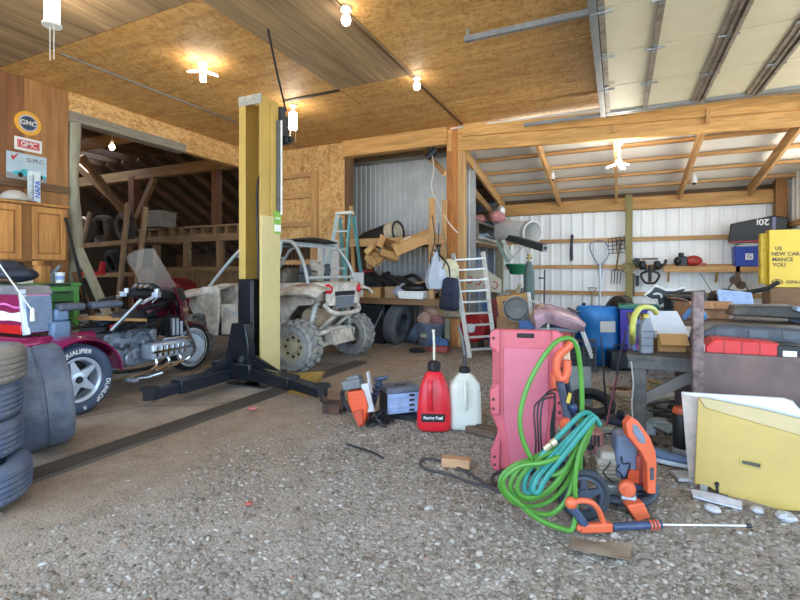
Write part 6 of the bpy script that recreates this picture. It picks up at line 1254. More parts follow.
b = MB(); b.tube(smoothpath([(-.03, -.115, .42), (-.035, -.145, .36), (-.035, -.14, .24), (-.03, -.12, .18)], 5), .022, 8); b.build('grip', jr, bod)
b = MB(); b.lathe([(.052, .475), (.055, .50), (.055, .545), (.03, .56), (.012, .565)], 24, cap=True, mod=lambda i, q: -.003 if i % 2 else 0); b.build('cap', black, T)
b = MB(); b.tube([(0, 0, .56), (.0, .01, .70), (-.005, .01, .80)], .010, 8); b.tube([(-.005, .01, .80), (-.005, .01, .815)], .014, 8); b.build('filler_hose', plain('hose_cream', 'c8c2ae', .5), T)
b = MB(); b.sheet(lambda u, v: Vector((-.105 + .19 * u, -.122 - .0, .085 + .065 * v)), 4, 2, -.004); lb = b.build('label', black, T)
b = MB(); b.text('Racing Fuel', .034, Matrix(((1, 0, 0, -.01), (0, 0, -1, -.1265), (0, 1, 0, .118), (0, 0, 0, 1))), .001, bold=True); b.build('lettering', white_plastic, lb, smooth=0)
p = at_ground(462, 429)
T = thing('white_fuel_jug', 'translucent white jug with black hose next to the red fuel jug', 'fuel jug', (p.x, p.y + .07, 0), R(20))
jw = plain('jug_white', 'cfd0c4', .4, 0, .05, 4, 'bcbca6', .36)
b = MB(); jugbody(b, .285, .22, [(0, 0, 0), (0, .9, .9), (.02, .98, 1), (.14, .97, 1), (.30, .93, .95), (.36, .88, .9), (.43, .50, .52), (.455, .30, .32), (.46, .28, .30), (.46, 0, 0)]); bod = b.build('jug_body', jw, T, smooth=60)
b = MB(); b.tube(smoothpath([(.0, -.09, .40), (.0, -.125, .34), (.0, -.125, .22), (.0, -.105, .17)], 5), .018, 8); b.build('grip', jw, bod)
b = MB(); b.lathe([(.045, .455), (.048, .475), (.048, .50), (.022, .515), (.014, .56), (.010, .60)], 22); b.build('cap', black, T)
b = MB(); b.tube(smoothpath([(0, 0, .59), (-.01, .01, .68), (-.03, .02, .78), (-.05, .02, .84)], 5), [.010] * 16, 8); b.build('filler_hose', plain('hose_smoke', '55595c', .4), T)
b = MB(); q = at_ground(483, 434); b.box((q.x, q.y + .03, .025), (.26, .16, .045), (0, 0, -.2)); b.box((q.x + .03, q.y + .02, .052), (.2, .05, .012), (0, 0, -.2)); solo('wooden_board', b, wood('dirty_plank', '4a3a2c', '7a6450', 'x'), 'dirty plank lying on the gravel under the white jug', 'board', bevel=.005)
b = MB(); q = at_ground(455, 468); b.box((q.x, q.y + .02, .032), (.19, .08, .06), (0, 0, .22)); solo('wood_block', b, wood('raw_block', 'b07f58', 'd3ab84', 'x'), 'small pale wood block on the gravel beside the black cable', 'block', bevel=.008)
p = at_ground(394, 418)
T = thing('parts_organizer', 'grey blue parts organizer with drawers and dark lid', 'organizer', (p.x, p.y + .11, .035), R(46))
MB().box((0, 0, .10), (.30, .22, .19)).build('case_body', plain('organizer_blue', '8fa6cc', .45, 0, .08), T, bevel=.008)
MB().box((0, -.0, .215), (.33, .25, .05), top=(.94, .9)).build('lid', plain('organizer_lid', '5a626e', .5), T, bevel=.012)
MB().box((0, -.02, .243), (.12, .03, .008)).build('lid_grip', black, T, bevel=.003)
MB().box((-.153, 0, .10), (.008, .20, .17)).build('dark_side', dark_steel, T)
for k in range(4):
    d = MB().box((.0, -.112, .035 + k * .044), (.285, .008, .036)).build('drawer', plain('organizer_drawer', '9db2d6', .45), T, bevel=.003)
    MB().box((.075, -.118, .035 + k * .044), (.05, .008, .016)).build('pull', black, d)
b = MB(); q = T.location; b.box((q.x, q.y, .016), (.38, .26, .032), (0, 0, .1)); solo('dark_base_board', b, dark_steel, 'dark board under the grey blue parts organizer', 'board')
b = MB()
q = at_ground(378, 424)
for k in range(14):
    a = k * .9; c = Vector((q.x + .05 * cos(a * 1.7), q.y + .05 * sin(a * 1.3), 0)); b.tube(smoothpath([c + Vector((.05 * cos(a), .05 * sin(a), .015)), c + Vector((.06 * cos(a + 1), .06 * sin(a + 1), .05 + .03 * (k % 3))), c + Vector((.08 * cos(a + 2), .08 * sin(a + 2), .02)), c + Vector((.05 * cos(a + 3), .05 * sin(a + 3), .03))], 5), .008, 6)
solo('chain_heap', b, dark_steel, 'small heap of dark chain in front of the parts organizer', 'chain')
orange = plain('saw_orange', 'd8552f', .45, 0, .15, 5); p = at_ground(352, 428)
T = thing('cutoff_saw', 'orange cut off saw standing nose down on the dirt', 'saw', (p.x, p.y + .10, .015), R(14)); T.scale = (1.25, 1.25, 1.15)
b = MB(); b.prism([(-.06, .24), (.05, .26), (.085, .14), (.055, -.0), (.035, -.01), (-.01, .05), (-.05, .15)], .12, Matrix(((1, 0, 0, 0), (0, 0, 1, -.06), (0, 1, 0, 0), (0, 0, 0, 1))) ); b.build('saw_body', orange, T, bevel=.02, seg=3)
b = MB(); b.prism([(-.02, .10), (.05, .13), (.06, .03), (.03, -.005)], .03, Matrix(((1, 0, 0, 0), (0, 0, 1, -.085), (0, 1, 0, 0), (0, 0, 0, 1)))); b.build('lower_guard', plain('saw_orange_dark', 'b8492c', .5), T, bevel=.008)
b = MB(); b.box((-.035, 0, .29), (.13, .11, .07), (0, R(-14), 0)); b.box((-.03, -.0, .335), (.09, .08, .03), (0, R(-14), 0)); b.build('air_filter_cover', plain('filter_grey', '6a6c6e', .5), T, bevel=.012)
b = MB(); b.bar((.055, -.03, .30), (.10, -.035, .10), .015, .05, (1, 0, 0)); b.build('blade_edge', plain('blade_white', 'b8b6b4', .4), T)
b = MB(); b.box((.075, .02, .30), (.015, .05, .16), (0, R(-8), 0)); b.build('hand_guard', plain('guard_white', 'c0b8b4', .4), T, bevel=.006)
b = MB(); b.tube(smoothpath([(-.08, .05, .26), (-.13, .05, .2), (-.1, .05, .1), (-.03, .05, .06)], 5), .016, 8); b.build('rear_handle', black, T)
p = at_ground(371, 418); b = MB(); q0, q1 = Vector((p.x - .02, p.y, .02)), at_depth(380, 380, 4.0); b.bar(q0, q1, .05, .02, (0, 1, 0)); b.cyl(q1 + Vector((-.05, 0, 0)), q1 + Vector((.07, 0, .03)), .02)
for k in range(8): f_ = k / 8; b.cyl(q0.lerp(q1, f_) + Vector((-.03, -.02, 0)), q0.lerp(q1, f_) + Vector((.03, -.02, 0)), .012)
solo('bike_chain_tool', b, plain('chain_blue_steel', '4a5468', .4, .5, .3), 'dark bluish chain bar standing between saw and organizer', 'chain bar')
p = at_ground(333, 412); b = MB(); b.box((p.x, p.y, .05), (.16, .14, .09), (0, 0, .3)); b.ball((p.x + .08, p.y + .02, .06), (.07, .06, .05), 12, (0, 0, 0), .3); b.cyl((p.x - .06, p.y, .08), (p.x - .1, p.y - .04, .13), .03); solo('rusty_gearbox', b, plain('rust_brown', '5a3e2c', .8, .2, .4, 12, '2c2a2a', .5), 'rusty machine part on the dirt left of the orange saw', 'machine part')
q = at_ground(224, 410) if 0 else at_ground(252, 410); b = MB(); b.ball((q.x, q.y, .015), (.06, .03, .015), 10); solo('pink_rag', b, plain('rag_bright', 'b86a6a', .9), 'small pink rag scrap on the slab under the lift arm', 'rag')
b = MB(); b.tube(smoothpath([at_ground(347, 444, .01), at_ground(362, 449, .015), at_ground(374, 453, .012), at_ground(383, 458, .01)], 5), .008, 6); solo('short_cable', b, black_rubber, 'short black cable lying on the gravel in front of the saw', 'cable')
q = at_ground(600, 555); b = MB(); b.sheet(lambda u, v: Vector((q.x - .13 + .26 * u, q.y - .05 + .12 * v + .03 * u, .022 + .012 * sin(u * 5) * sin(v * 4))), 10, 6, .002); solo('dry_leaf', b, plain('leaf_tan', '7d6a58', .9), 'flat dry leaf on the gravel in front of the orange spray gun', 'leaf')
q = at_ground(249, 507); b = MB(); b.ball((q.x, q.y, .02), (.025, .018, .012), 8, (0, 0, .4), .3); solo('red_chip', b, plain('chip_red', 'a05040', .8), 'small red brick chip on the gravel left of centre', 'chip')
# ---------------- pink plastic creeper ----------------
p = at_ground(525, 473); pinkc = plain('creeper_pink', 'b8525c', .42, 0, .10, 3, 'ae606c', .34)
T = thing('plastic_creeper', 'faded red plastic mechanic creeper standing on its end', 'creeper', (p.x, p.y + .03, 0), R(13), rot=(R(-4), 0, R(13)))
hw = .225; H = .92
half = [(.19, 0), (.225, .03), (.225, .12), (.185, .22), (.18, .26), (.225, .36), (.232, .44), (.232, .52), (.215, .54), (.215, .78), (.232, .80), (.232, .89), (.205, .92)]
outl = [(x, z) for x, z in half] + [(-x, z) for x, z in half[::-1]]
FM = Matrix(((1, 0, 0, 0), (0, 0, 1, -.02), (0, 1, 0, 0), (0, 0, 0, 1)))
MB().prism(outl, .05, FM).build('board', pinkc, T, bevel=.014, seg=3)
for sx in (-1, 1):
    b = MB(); b.prism([(sx * .232, .80), (sx * .232, .89), (sx * .20, .92), (sx * .165, .92), (sx * .165, .36), (sx * .225, .36), (sx * .232, .52), (sx * .195, .54), (sx * .195, .78)], .035, Matrix(((1, 0, 0, 0), (0, 0, 1, -.05), (0, 1, 0, 0), (0, 0, 0, 1)))); rl = b.build('side_rail', pinkc, T, bevel=.008)
    for z in (.86, .40, .46): MB().cyl((sx * .207, -.054, z), (sx * .207, -.049, z), .010, n=12).build('bolt_hole', plain('hole_dark', '4a1c22', .7), rl)
    MB().span((sx * .192 - .02, -.055, .56), (sx * .192 + .02, -.02, .77)).build('grip_recess', plain('creeper_dark', '9a3a44', .5), rl)
    b = MB(); b.prism([(sx * .225, .03), (sx * .20, 0), (sx * .165, 0), (sx * .165, .20), (sx * .225, .13)], .03, Matrix(((1, 0, 0, 0), (0, 0, 1, -.045), (0, 1, 0, 0), (0, 0, 0, 1)))); ft = b.build('foot_rail', pinkc, T, bevel=.008)
    for z in (.04, .09): MB().cyl((sx * .20, -.049, z), (sx * .20, -.044, z), .009, n=12).build('bolt_hole', plain('hole_dark', '4a1c22', .7), ft)
b = MB(); b.prism([(-.10, .04), (.10, .04), (.145, .36), (.145, .80), (-.145, .80), (-.145, .36)], .012, Matrix(((1, 0, 0, 0), (0, 0, 1, -.026), (0, 1, 0, 0), (0, 0, 0, 1)))); b.build('centre_dish', plain('creeper_pale', 'b65c6c', .42, 0, .1, 3), T, bevel=.008)
MB().span((-.055, -.028, .865), (.055, -.019, .895)).build('hand_slot', plain('slot_black', '1c1012', .7), T, bevel=.006)
for sx in (-1, 1): MB().cyl((sx * .17, .03, .06), (sx * .17, .07, .06), .035).build('caster', black_rubber, T)
b = MB(); q = at_ground(545, 470); b.box((q.x, q.y - .02, .05), (.22, .14, .1), (0, 0, .3)); solo('black_block', b, black, 'black box on the gravel at the foot of the creeper', 'block', bevel=.01)
# ---------------- pressure washer ----------------
po = plain('washer_orange', 'cc5c38', .45, 0, .1, 5); pg = plain('washer_frame', '2c323e', .4, .2, .2); eg = plain('engine_grey', '968d80', .6, .3, .3, 12)
c = at_ground(612, 500)
T = thing('pressure_washer', 'orange and black petrol pressure washer with engine and big wheel', 'pressure washer', (c.x, c.y, 0), R(5))
wc = at_depth(583, 499, 2.44); wc.z = .135
vd = Vector((-wc.x, -wc.y, 0)).normalized(); ax = (vd + Vector((.25, .15, 0))).normalized()
for off in (0, -.42):
    Mw = frame(wc + ax * off, ax); b = WB(T); tyre(b, .135, .098, .055, Mw, 3, 56, 1); wh = b.build('wheel', plain('washer_tyre', '2d3138', .7, 0, .2), T)
    b = WB(T); b.lathe([(.1, -.015), (.1, .018), (.085, .02), (.08, .0)], 36, Mw, cap=False)
    for k in range(5):
        a = 2 * pi * k / 5; b.prism([(.02, -.022), (.09, -.012), (.09, .012), (.02, .022)], .018, Mw @ Matrix.Rotation(a, 4, 'Z'))
    b.lathe([(.036, -.01), (.034, .03), (0, .034)], 18, Mw); b.build('wheel_hub', plain('hub_dark', '3a4250', .45), wh)
b = WB(T); b.cyl(wc, wc - ax * .42, .014); b.build('axle', dark_steel, T)
def D(px, py, d): return at_depth(px, py, d)
b = WB(T); b.tube(smoothpath([D(596, 497, 2.55), D(615, 500, 2.52), D(632, 503, 2.5), D(646, 501, 2.5), D(653, 494, 2.52), D(655, 484, 2.54)], 6), .024, 10); b.build('frame_tube', pg, T)
b = WB(T); b.tube(smoothpath([D(600, 486, 2.9), D(620, 488, 2.9), D(640, 487, 2.88), D(652, 480, 2.86)], 5), .022, 10); b.build('rear_frame_tube', pg, T)
b = WB(T); q0, q1 = D(600, 486, 2.72), D(648, 486, 2.66); b.bar(q0, q1, .26, .035); b.build('base_plate', pg, T, bevel=.006)
q = D(609, 466, 2.70); b = WB(T); b.box(q, (.17, .17, .13), (0, 0, .3)); b.box(q + Vector((0, .0, .08)), (.14, .15, .05), (0, 0, .3), (.8, .8)); en = b.build('engine_block', eg, T, bevel=.012)
b = WB(T)
for k in range(5): b.box(q + Vector((0, 0, -.055 + k * .022)), (.19, .19, .006), (0, 0, .3))
b.build('cooling_fins', plain('fin_tan', '8a7a66', .5, .4), en)
q = D(592, 440, 2.78); b = WB(T); b.box(q, (.11, .11, .12), (0, 0, .3)); mu = b.build('muffler', plain('muffler_rose', '8a5a54', .6, .3, .3), T, bevel=.01)
b = WB(T)
for k in range(5): b.box(q + Vector((-.04 + k * .02, -.062, .02)), (.008, .012, .06), (0, 0, .3))
b.cyl(q + Vector((.0, -.05, -.025)), q + Vector((-.01, -.075, -.025)), .018); b.build('muffler_guard', dark_steel, mu)
q = D(624, 453, 2.66); b = WB(T); b.box(q, (.115, .15, .24), (0, 0, .2), (.92, .9)); b.build('air_cleaner_cover', plain('cover_slate', '5f6a80', .5, 0, .15, 6), T, bevel=.022, seg=3)
q = D(641, 466, 2.64); b = WB(T); b.box(q, (.09, .16, .17), (0, 0, .2)); b.build('recoil_housing', plain('recoil_red', '9a3a2c', .5, 0, .25, 8), T, bevel=.02)
b = WB(T); b.box(D(633, 476, 2.58), (.06, .02, .07), (0, 0, .2)); b.build('red_bracket', plain('bracket_red', 'c84a24', .4), T)
q = D(612, 487, 2.62); b = WB(T); b.box(q, (.12, .14, .08), (0, 0, .3)); b.cyl(q + Vector((.04, -.1, 0)), q + Vector((.12, -.1, 0)), .03); b.build('pump', plain('pump_alloy', '8a8c8e', .35, .6, .3), T, bevel=.01)
q = D(632, 489, 2.60); b = WB(T); b.box(q + Vector((0, .05, 0)), (.15, .1, .10), (0, 0, .2)); b.build('control_housing', plain('housing_slate', '3f4a60', .45), T, bevel=.02)
q = D(627, 489, 2.46); b = WB(T); fr = frame(q, (-q.x, -q.y, .15)); b.lathe([(.040, -.03), (.042, .0), (.036, .012), (.012, .014), (.012, .022), (0, .022)], 28, fr, mod=lambda i, k: .002 if i % 2 else 0); b.build('orange_knob', po, T)
# upright orange handle
hp = [(632, 417), (638, 421), (650, 437), (656, 452), (657, 466), (656, 494), (648, 494), (647, 464), (641, 452), (628, 436), (626, 424)]
n = Vector((.5, -1, .0)).normalized(); Q0 = D(645, 460, 2.47)
hd = slab(hp, Q0, n, .05, 'handle_shell', po, T, bevel=.005)
slab([(633, 424), (638, 426), (645, 437), (646, 444), (640, 443), (633, 432)], Q0 + n * .004, n, .012, 'grey_inset', plain('inset_grey', '6a7280', .5), T, bevel=.003)
slab([(650.5, 468), (654, 468), (654, 480), (650.5, 480)], Q0 + n * .004, n, .01, 'rubber_grip', plain('grip_slate', '40444e', .6), T)
slab([(627, 506), (644, 503), (651, 518), (637, 522)], D(640, 512, 2.42), n, .06, 'orange_foot', po, T, bevel=.006)
b = WB(T); b.box(D(634, 510, 2.50), (.05, .05, .08), (0, .3, .2)); b.build('rubber_foot', black, T, bevel=.008)
b = WB(T)
for k in range(4):
    x, y = 598 + random.uniform(0, 48), 446 + random.uniform(0, 36); b.tube(smoothpath([D(x, y, 2.62), D(x + random.uniform(-6, 6), y + random.uniform(2, 10), 2.55), D(x + random.uniform(-8, 10), y + random.uniform(8, 16), 2.56), D(622, 490, 2.6)], 5), .004, 6)
b.build('fuel_lines', black, T)
# spray gun and lance
T = thing('spray_gun', 'orange trigger spray gun with long steel lance lying on the gravel', 'spray gun', at_ground(600, 530))
g0, g1, g2, g3 = D(580, 528, 2.29), D(612, 527, 2.30), D(661, 524.5, 2.32), D(746, 525.5, 2.31)
for v in (g0, g1, g2, g3): v.z = .04
b = WB(T); b.bar(g0, g1, .035, .045); b.tube([g0 + (g0 - g1) * .12, g0], [.012, .022], 10); b.build('gun_body', po, T, bevel=.01, seg=3)
b = WB(T); b.tube([g1, g2], .019, 14); b.build('lance_sleeve', plain('sleeve_navy', '33405c', .4), T)
b = WB(T)
for k in range(3): f_ = .78 + .06 * k; b.tube([g1.lerp(g2, f_), g1.lerp(g2, f_ + .025)], .023, 14)
b.build('orange_rings', po, T) if 0 else b.bm.free()
for k in range(3): f_ = .76 + .07 * k; WB(T).tube([g1.lerp(g2, f_), g1.lerp(g2, f_ + .03)], .023, 14).build('orange_ring', po, T)
b = WB(T); b.tube([g2, g3], .006, 8); b.build('steel_lance', plain('lance_steel', 'c8cacc', .3, .7), T)
b = WB(T); b.tube([g3, g3 + (g3 - g2).normalized() * .025], .011, 8); b.build('nozzle', dark_steel, T)
b = WB(T); b.tube(smoothpath([D(572, 503, 2.28), D(582, 500.5, 2.28), D(592, 503, 2.28), D(599, 511, 2.29), D(604, 525, 2.30)], 6), .014, 10); b.build('trigger_guard', po, T)
b = WB(T); b.bar(D(570, 505, 2.28), D(586, 526, 2.29), .03, .04); b.build('grip', plain('grip_navy', '36425a', .5), T, bevel=.01)
b = WB(T); b.ball(D(571, 503, 2.28), (.03, .025, .03), 12); b.build('grip_cap', po, T)
# orange corded trimmer leaning on the creeper
T = thing('electric_trimmer', 'orange electric trimmer with loop handle leaning on the creeper', 'trimmer', at_ground(566, 470)); d = 2.80
b = WB(T); b.tube(smoothpath([D(575, 340, d), D(568, 347, d), D(559, 356, d), D(556.5, 366, d), D(558, 376, d), D(563, 379, d), D(567, 372, d), D(567, 360, d)], 6), [.024] * 43, 10); b.build('loop_handle', po, T)
slab([(552, 375), (560, 372), (568, 376), (570, 384), (563, 393), (554, 392)], D(560, 384, d), Vector((.4, -1, 0)).normalized(), .07, 'motor_housing', po, T, bevel=.014, seg=3)
slab([(563, 352), (570, 348), (571, 374), (564, 380)], D(566, 365, d + .02), Vector((.4, -1, 0)).normalized(), .03, 'label_plate', plain('plate_tan', 'c0a48a', .5), T, bevel=.005)
b = WB(T); b.tube([D(560, 382, d - .02), D(564, 400, d), D(567, 418, d + .02)], .024, 12); b.build('shaft', plain('shaft_grey', '4a5060', .45), T)
b = WB(T); b.tube([D(567, 383, d), D(571, 402, d + .02), D(573, 418, d + .04)], .018, 12); b.tube([D(573, 418, d + .04), D(574, 470, d + .08)], .016, 10); b.build('shaft_guard', plain('guard_navy', '222838', .4), T)
b = WB(T); q = D(565.5, 424.5, d - .04); b.lathe([(.036, -.03), (.037, .0), (.03, .01), (.009, .011), (.008, .018), (0, .018)], 28, frame(q, (-q.x, -q.y, .1))); b.build('orange_knob', po, T)
b = WB(T); q = D(573, 408, d - .03); b.ball(q, (.026, .02, .03), 14); b.build('blue_knob', plain('knob_blue', '22345a', .4), T)
b = WB(T); b.box(D(569, 398, d - .05), (.02, .012, .06), (0, .2, 0)); b.build('yellow_tag', plain('tag_yellow', 'c8a83a', .5), T)
# black cord loops
b = MB(); path = []
for k in range(3):
    o = k * 4.2; path += [D(556 - o * .6, 389 + o, 2.7), D(546 - o, 394 + o, 2.68), D(541 - o * .8, 412, 2.66), D(541 - o * .6, 440, 2.64), D(545 - o, 470, 2.64), D(553, 462, 2.68), D(554 - o * .4, 430, 2.7), D(555, 402, 2.7)]
b.tube(smoothpath(path, 6), .0055, 7); solo('extension_lead', b, black, 'black cord hanging in loops over the front of the creeper', 'cord')
b = MB(); pts = [(553, 470, .30), (535, 468, .16), (505, 478, .02), (490, 486, .012), (470, 482, .012), (447, 474, .012), (428, 470, .012), (420, 464, .012), (426, 459, .012), (445, 462, .012), (468, 473, .012), (486, 484, .018), (500, 493, .012), (492, 484, .02), (494, 475, .02), (510, 470, .03), (528, 466, .05)]
b.tube(smoothpath([at_ground(x, y, z) if z < .1 else D(x, y, 2.66) for x, y, z in pts], 6), .009, 7); solo('grey_cable', b, plain('cable_grey', '3a3438', .6), 'dark cable looping on the gravel past the wood block', 'cable')
# ---------------- hoses ----------------
hg = plain('hose_green', '487f2a', .4, 0, .12, 10); ht = plain('hose_teal', '297c72', .4, 0, .12, 10)
loops = []
def arc(pts, d0, d1):
    d0 -= .06; d1 -= .07
    k = len(pts); return [D(x, y, d0 + (d1 - d0) * i / (k - 1)) for i, (x, y) in enumerate(pts)]
loops += arc([(580, 470), (581, 440), (582, 400), (580, 365), (576, 345), (568, 338), (555, 343), (540, 362), (527, 388), (520.5, 412), (521, 432), (528, 452), (540, 470)], 2.50, 2.42)
loops += arc([(556, 474), (572, 460), (585, 436), (593, 421)], 2.40, 2.46)
loops += arc([(575, 440), (545, 455), (515, 465), (501, 478), (503, 492), (518, 504), (540, 505), (560, 492), (576, 465), (592, 424)], 2.46, 2.45)
loops += arc([(572, 442), (545, 452), (522, 466), (511, 482), (514, 494), (530, 499), (550, 491), (568, 468), (590, 423)], 2.44, 2.43)
loops += arc([(566, 444), (540, 458), (524, 472), (517, 486), (522, 496), (538, 496), (556, 482), (574, 454), (592, 422)], 2.42, 2.41)
loops += arc([(582, 440), (576, 470), (566, 500), (550, 514), (530, 511), (515, 500), (505, 490), (504, 478), (520, 466), (545, 462)], 2.40, 2.36)
loops += arc([(570, 450), (590, 424), (580, 450), (575, 480), (576, 510), (572, 529), (560, 528), (540, 520), (525, 509)], 2.40, 2.33)
for v in loops:
    v.z = max(v.z, .02)
b = MB(); b.tube(smoothpath(loops, 7), .0125, 9); solo('garden_hose', b, hg, 'bright green garden hose coiled in loops over the pressure washer wheel', 'hose')
tl = arc([(600, 425), (593, 416), (582, 414), (560, 435), (540, 457), (528, 472), (524, 488), (530, 492), (534, 478), (552, 456), (575, 432), (592, 416), (584, 424), (560, 452), (540, 474), (533, 489), (538, 492), (546, 478), (568, 450), (592, 421), (597, 419)], 2.44, 2.37)
b = MB(); b.tube(smoothpath(tl, 7), .0135, 9); solo('teal_hose', b, ht, 'teal hose bundled on top of the green hose loops', 'hose')
b = MB(); q = D(545, 449, 2.30); b.cyl(q, q + Vector((.03, .0, .03)), .014); b.cyl(q + Vector((.03, 0, .03)), q + Vector((.05, .01, .045)), .018); solo('hose_coupling', b, plain('brass_pale', 'c8bc98', .35, .5), 'pale metal hose coupling on the green hose loops', 'coupling')
# ---------------- junk between bench and washer ----------------
for i, (gx, gy, tx, ty, m_, lab, tip) in enumerate(((607, 412, 601, 336, dark_steel, 'thin grey rod standing in the junk left of the workbench', 0), (605, 424, 626, 330, plain('rod_red', '6a2430', .4), 'slender red and black fishing rod leaning by the workbench leg', 1))):
    g = at_ground(gx, gy + 8); e = at_depth(tx, ty, 4.05 - .2 * i); T = thing('thin_rod' if i == 0 else 'fishing_rod', lab, 'rod', g)
    b = WB(T); b.tube([g, g.lerp(e, .5), e], [.010, .008, .005], 8); b.build('blank', m_, T)
    if tip: b = WB(T); b.tube([g.lerp(e, .55), e], [.0095, .007], 8); b.build('black_grip', black, T)
p = at_ground(618, 428); b = MB(); b.ball((p.x, p.y + .05, .05), (.11, .08, .05), 14); b.cyl((p.x, p.y + .02, .06), (p.x + .02, p.y - .02, .14), .03); solo('reel_base', b, plain('reel_navy', '2a3040', .5), 'dark navy lump at the foot of the fishing rod', 'reel')
p = at_ground(592, 412); b = MB(); tyre(b, .20, .11, .09, frame((p.x, p.y, .08), (.1, -.35, .93)), 3, 48); solo('small_black_tyre', b, black_rubber, 'small black tyre lying behind the teal hose', 'tyre')
p = at_ground(580, 405); b = MB(); b.box((p.x, p.y, .19), (.2, .06, .37), (R(-8), 0, .2)); solo('grey_metal_sheet', b, plain('sheet_grey', '7a7c78', .5, .3, .2), 'grey metal sheet standing behind the orange trimmer', 'sheet', bevel=.004)
webb = [plain('strap_a', 'b0a896', .8), plain('strap_b', '8a8270', .8), plain('strap_c', 'c2baac', .8), plain('strap_d', '4c4a46', .8), plain('strap_e', '9a8058', .8)]
spots = [(660, 408), (672, 402), (682, 410), (668, 418), (655, 398), (688, 402), (650, 412)]
labs = ['tan webbing strap on the junk heap nearest the bench leg', 'dark olive strap coiled at the back of the junk heap', 'pale strap coiled on the junk heap nearest the silver panel', 'black hose coil at the front of the junk heap', 'brown hose coil behind the bench brace on the gravel', 'pale cord coil tucked beside the silver panel edge', 'olive cord coil close beside the workbench leg']
for i, (px, py) in enumerate(spots):
    p = at_ground(px, py); b = MB(); pts = []
    for k in range(9):
        a = k * 2.4 + i; rr = .10 + .08 * random.random(); pts.append(Vector((p.x + rr * 1.3 * cos(a), p.y + rr * sin(a), .03 + .02 * k * (.5 + random.random() * .4))))
    b.tube(smoothpath(pts, 6), .016 + .004 * (i % 3), 7); solo('strap_coil', b, webb[i % 5], labs[i], 'strap', 'straps and hoses on the junk heap')
junk = [(632, 398, .30, .08, .04, 'b8a890', 'pale stick bundle on the gravel left of the workbench leg', 'stick'), (620, 392, .22, .04, .03, '6a4a30', 'brown stick lying behind the fishing rod', 'stick'), (605, 433, .28, .12, .03, '8a8578', 'grey board lying on the gravel behind the muffler', 'board'), (655, 425, .20, .16, .02, '9fb0b4', 'clear plastic scrap under the workbench', 'plastic'), (668, 432, .24, .14, .03, 'a5b2b2', 'pale plastic sheet at the front of the junk heap', 'plastic'), (640, 420, .16, .12, .05, '7c7f78', 'grey tin scrap beside the bench leg', 'tin'), (662, 446, .5, .06, .04, '5a4a3a', 'brown lath lying between washer and sneaker', 'board'), (645, 437, .12, .1, .06, 'b0b4b8', 'small pale can behind the orange handle', 'can')]
for i, (px, py, l, w, h, col, lab, nm) in enumerate(junk):
    p = at_ground(px, py); b = MB(); b.box((p.x, p.y, .02 + h / 2), (l, w, h), (.0, .06 * (i % 3), .5 * i)); b.box((p.x + l * .1, p.y, .02 + h), (l * .5, w * .7, h * .6), (0, .1, .5 * i + .4)); solo('scrap_' + nm, b, plain('scrap_' + col, col, .7, 0, .25, 10), lab, nm, bevel=.004)
p = at_ground(670, 466)
T = thing('sneaker', 'grey blue sneaker lying on the gravel beside the washer handle', 'shoe', (p.x, p.y + .05, 0), R(-12))
b = MB(); b.sheet(lambda u, v: Vector((-.13 + .27 * u, .046 * (1 - .5 * (2 * u - 1.1) ** 2 * .6) * cos(2 * pi * v), .045 + (.045 - .02 * u) * sin(2 * pi * v) * (1 - .3 * u))), 14, 14); b.build('upper', plain('shoe_blue', '5a6c88', .7, 0, .15), T, smooth=70)
b = MB(); b.prism([(-.13, -.035), (-.05, -.042), (.06, -.045), (.13, -.03), (.145, 0), (.13, .03), (.06, .045), (-.05, .042), (-.13, .035), (-.14, 0)], .028); b.build('sole', plain('sole_grey', 'b4bac0', .6), T, bevel=.006)
p = at_ground(683, 455)
T = thing('black_canister', 'black canister with an orange rim beside the silver car panel', 'canister', (p.x, p.y + .05, 0))
WB(T).lathe([(.055, .0), (.06, .02), (.062, .30), (.05, .32), (0, .32)], 22, Matrix.Translation(T.location)).build('body', black, T)
WB(T).lathe([(.063, .285), (.064, .30), (.052, .325), (.03, .33)], 22, Matrix.Translation(T.location)).build('orange_rim', po, T)
b = WB(T); b.lathe([(.058, 0), (.064, .005), (.064, .035), (.06, .04)], 22, Matrix.Translation(T.location)); b.build('grey_foot', plain('foot_grey', '8a8c8a', .5), T)
# ---------------- overhead door parked under the ceiling ----------------
D1 = bpy.data.objects.new('door_1', None); C.objects.link(D1); D1.location = (2.0, 5.0, 3.6); D1['kind'] = 'structure'
cream = plain('door_cream', 'cfc9ae', .5, 0, .06, 3); stile = plain('door_stile', '8d8274', .5, .2, .2, 14, '5e5348', .42); zinc = plain('zinc', '8a8f92', .4, .5, .15)
yj = [7.30, 6.32, 5.36, 4.42, 3.5, 2.6]
for a, b_ in zip(yj, yj[1:]): WB(D1).span((-.16, b_ + .006, 3.60), (4.3, a - .006, 3.65)).build('door_section', cream, D1, bevel=.004)
for x, w in ((-.135, .05), (.33, .055), (.95, .15), (1.55, .15), (2.2, .06), (2.9, .15), (3.6, .06)):
    b = WB(D1); b.span((x - w / 2, 2.62, 3.575), (x + w / 2, 7.29, 3.60))
    if w > .1: b.span((x + w / 2 - .045, 2.62, 3.54), (x + w / 2 - .012, 7.29, 3.58)); b.span((x - .02, 2.62, 3.56), (x + .01, 7.29, 3.58))
    b.build('door_stile', stile, D1)
    for y in yj[1:-1]:
        b = WB(D1); b.box((x, y, 3.568), (.05, .16, .012)); b.cyl((x - .09, y, 3.566), (x + .09, y, 3.566), .012, n=8); b.build('hinge', zinc, D1)
WB(D1).span((-.24, 2.6, 3.56), (-.17, 7.42, 3.66)).build('door_track', zinc, D1)
WB(D1).span((-.16, 7.28, 3.565), (4.3, 7.33, 3.66)).build('bottom_bar', zinc, D1)
tag(MB().span((-1.35, 7.42, 3.585), (4.3, 7.47, 3.635)).build('torsion_rail', zinc), 'long zinc rail fixed along the timber beam below the overhead door', 'rail')
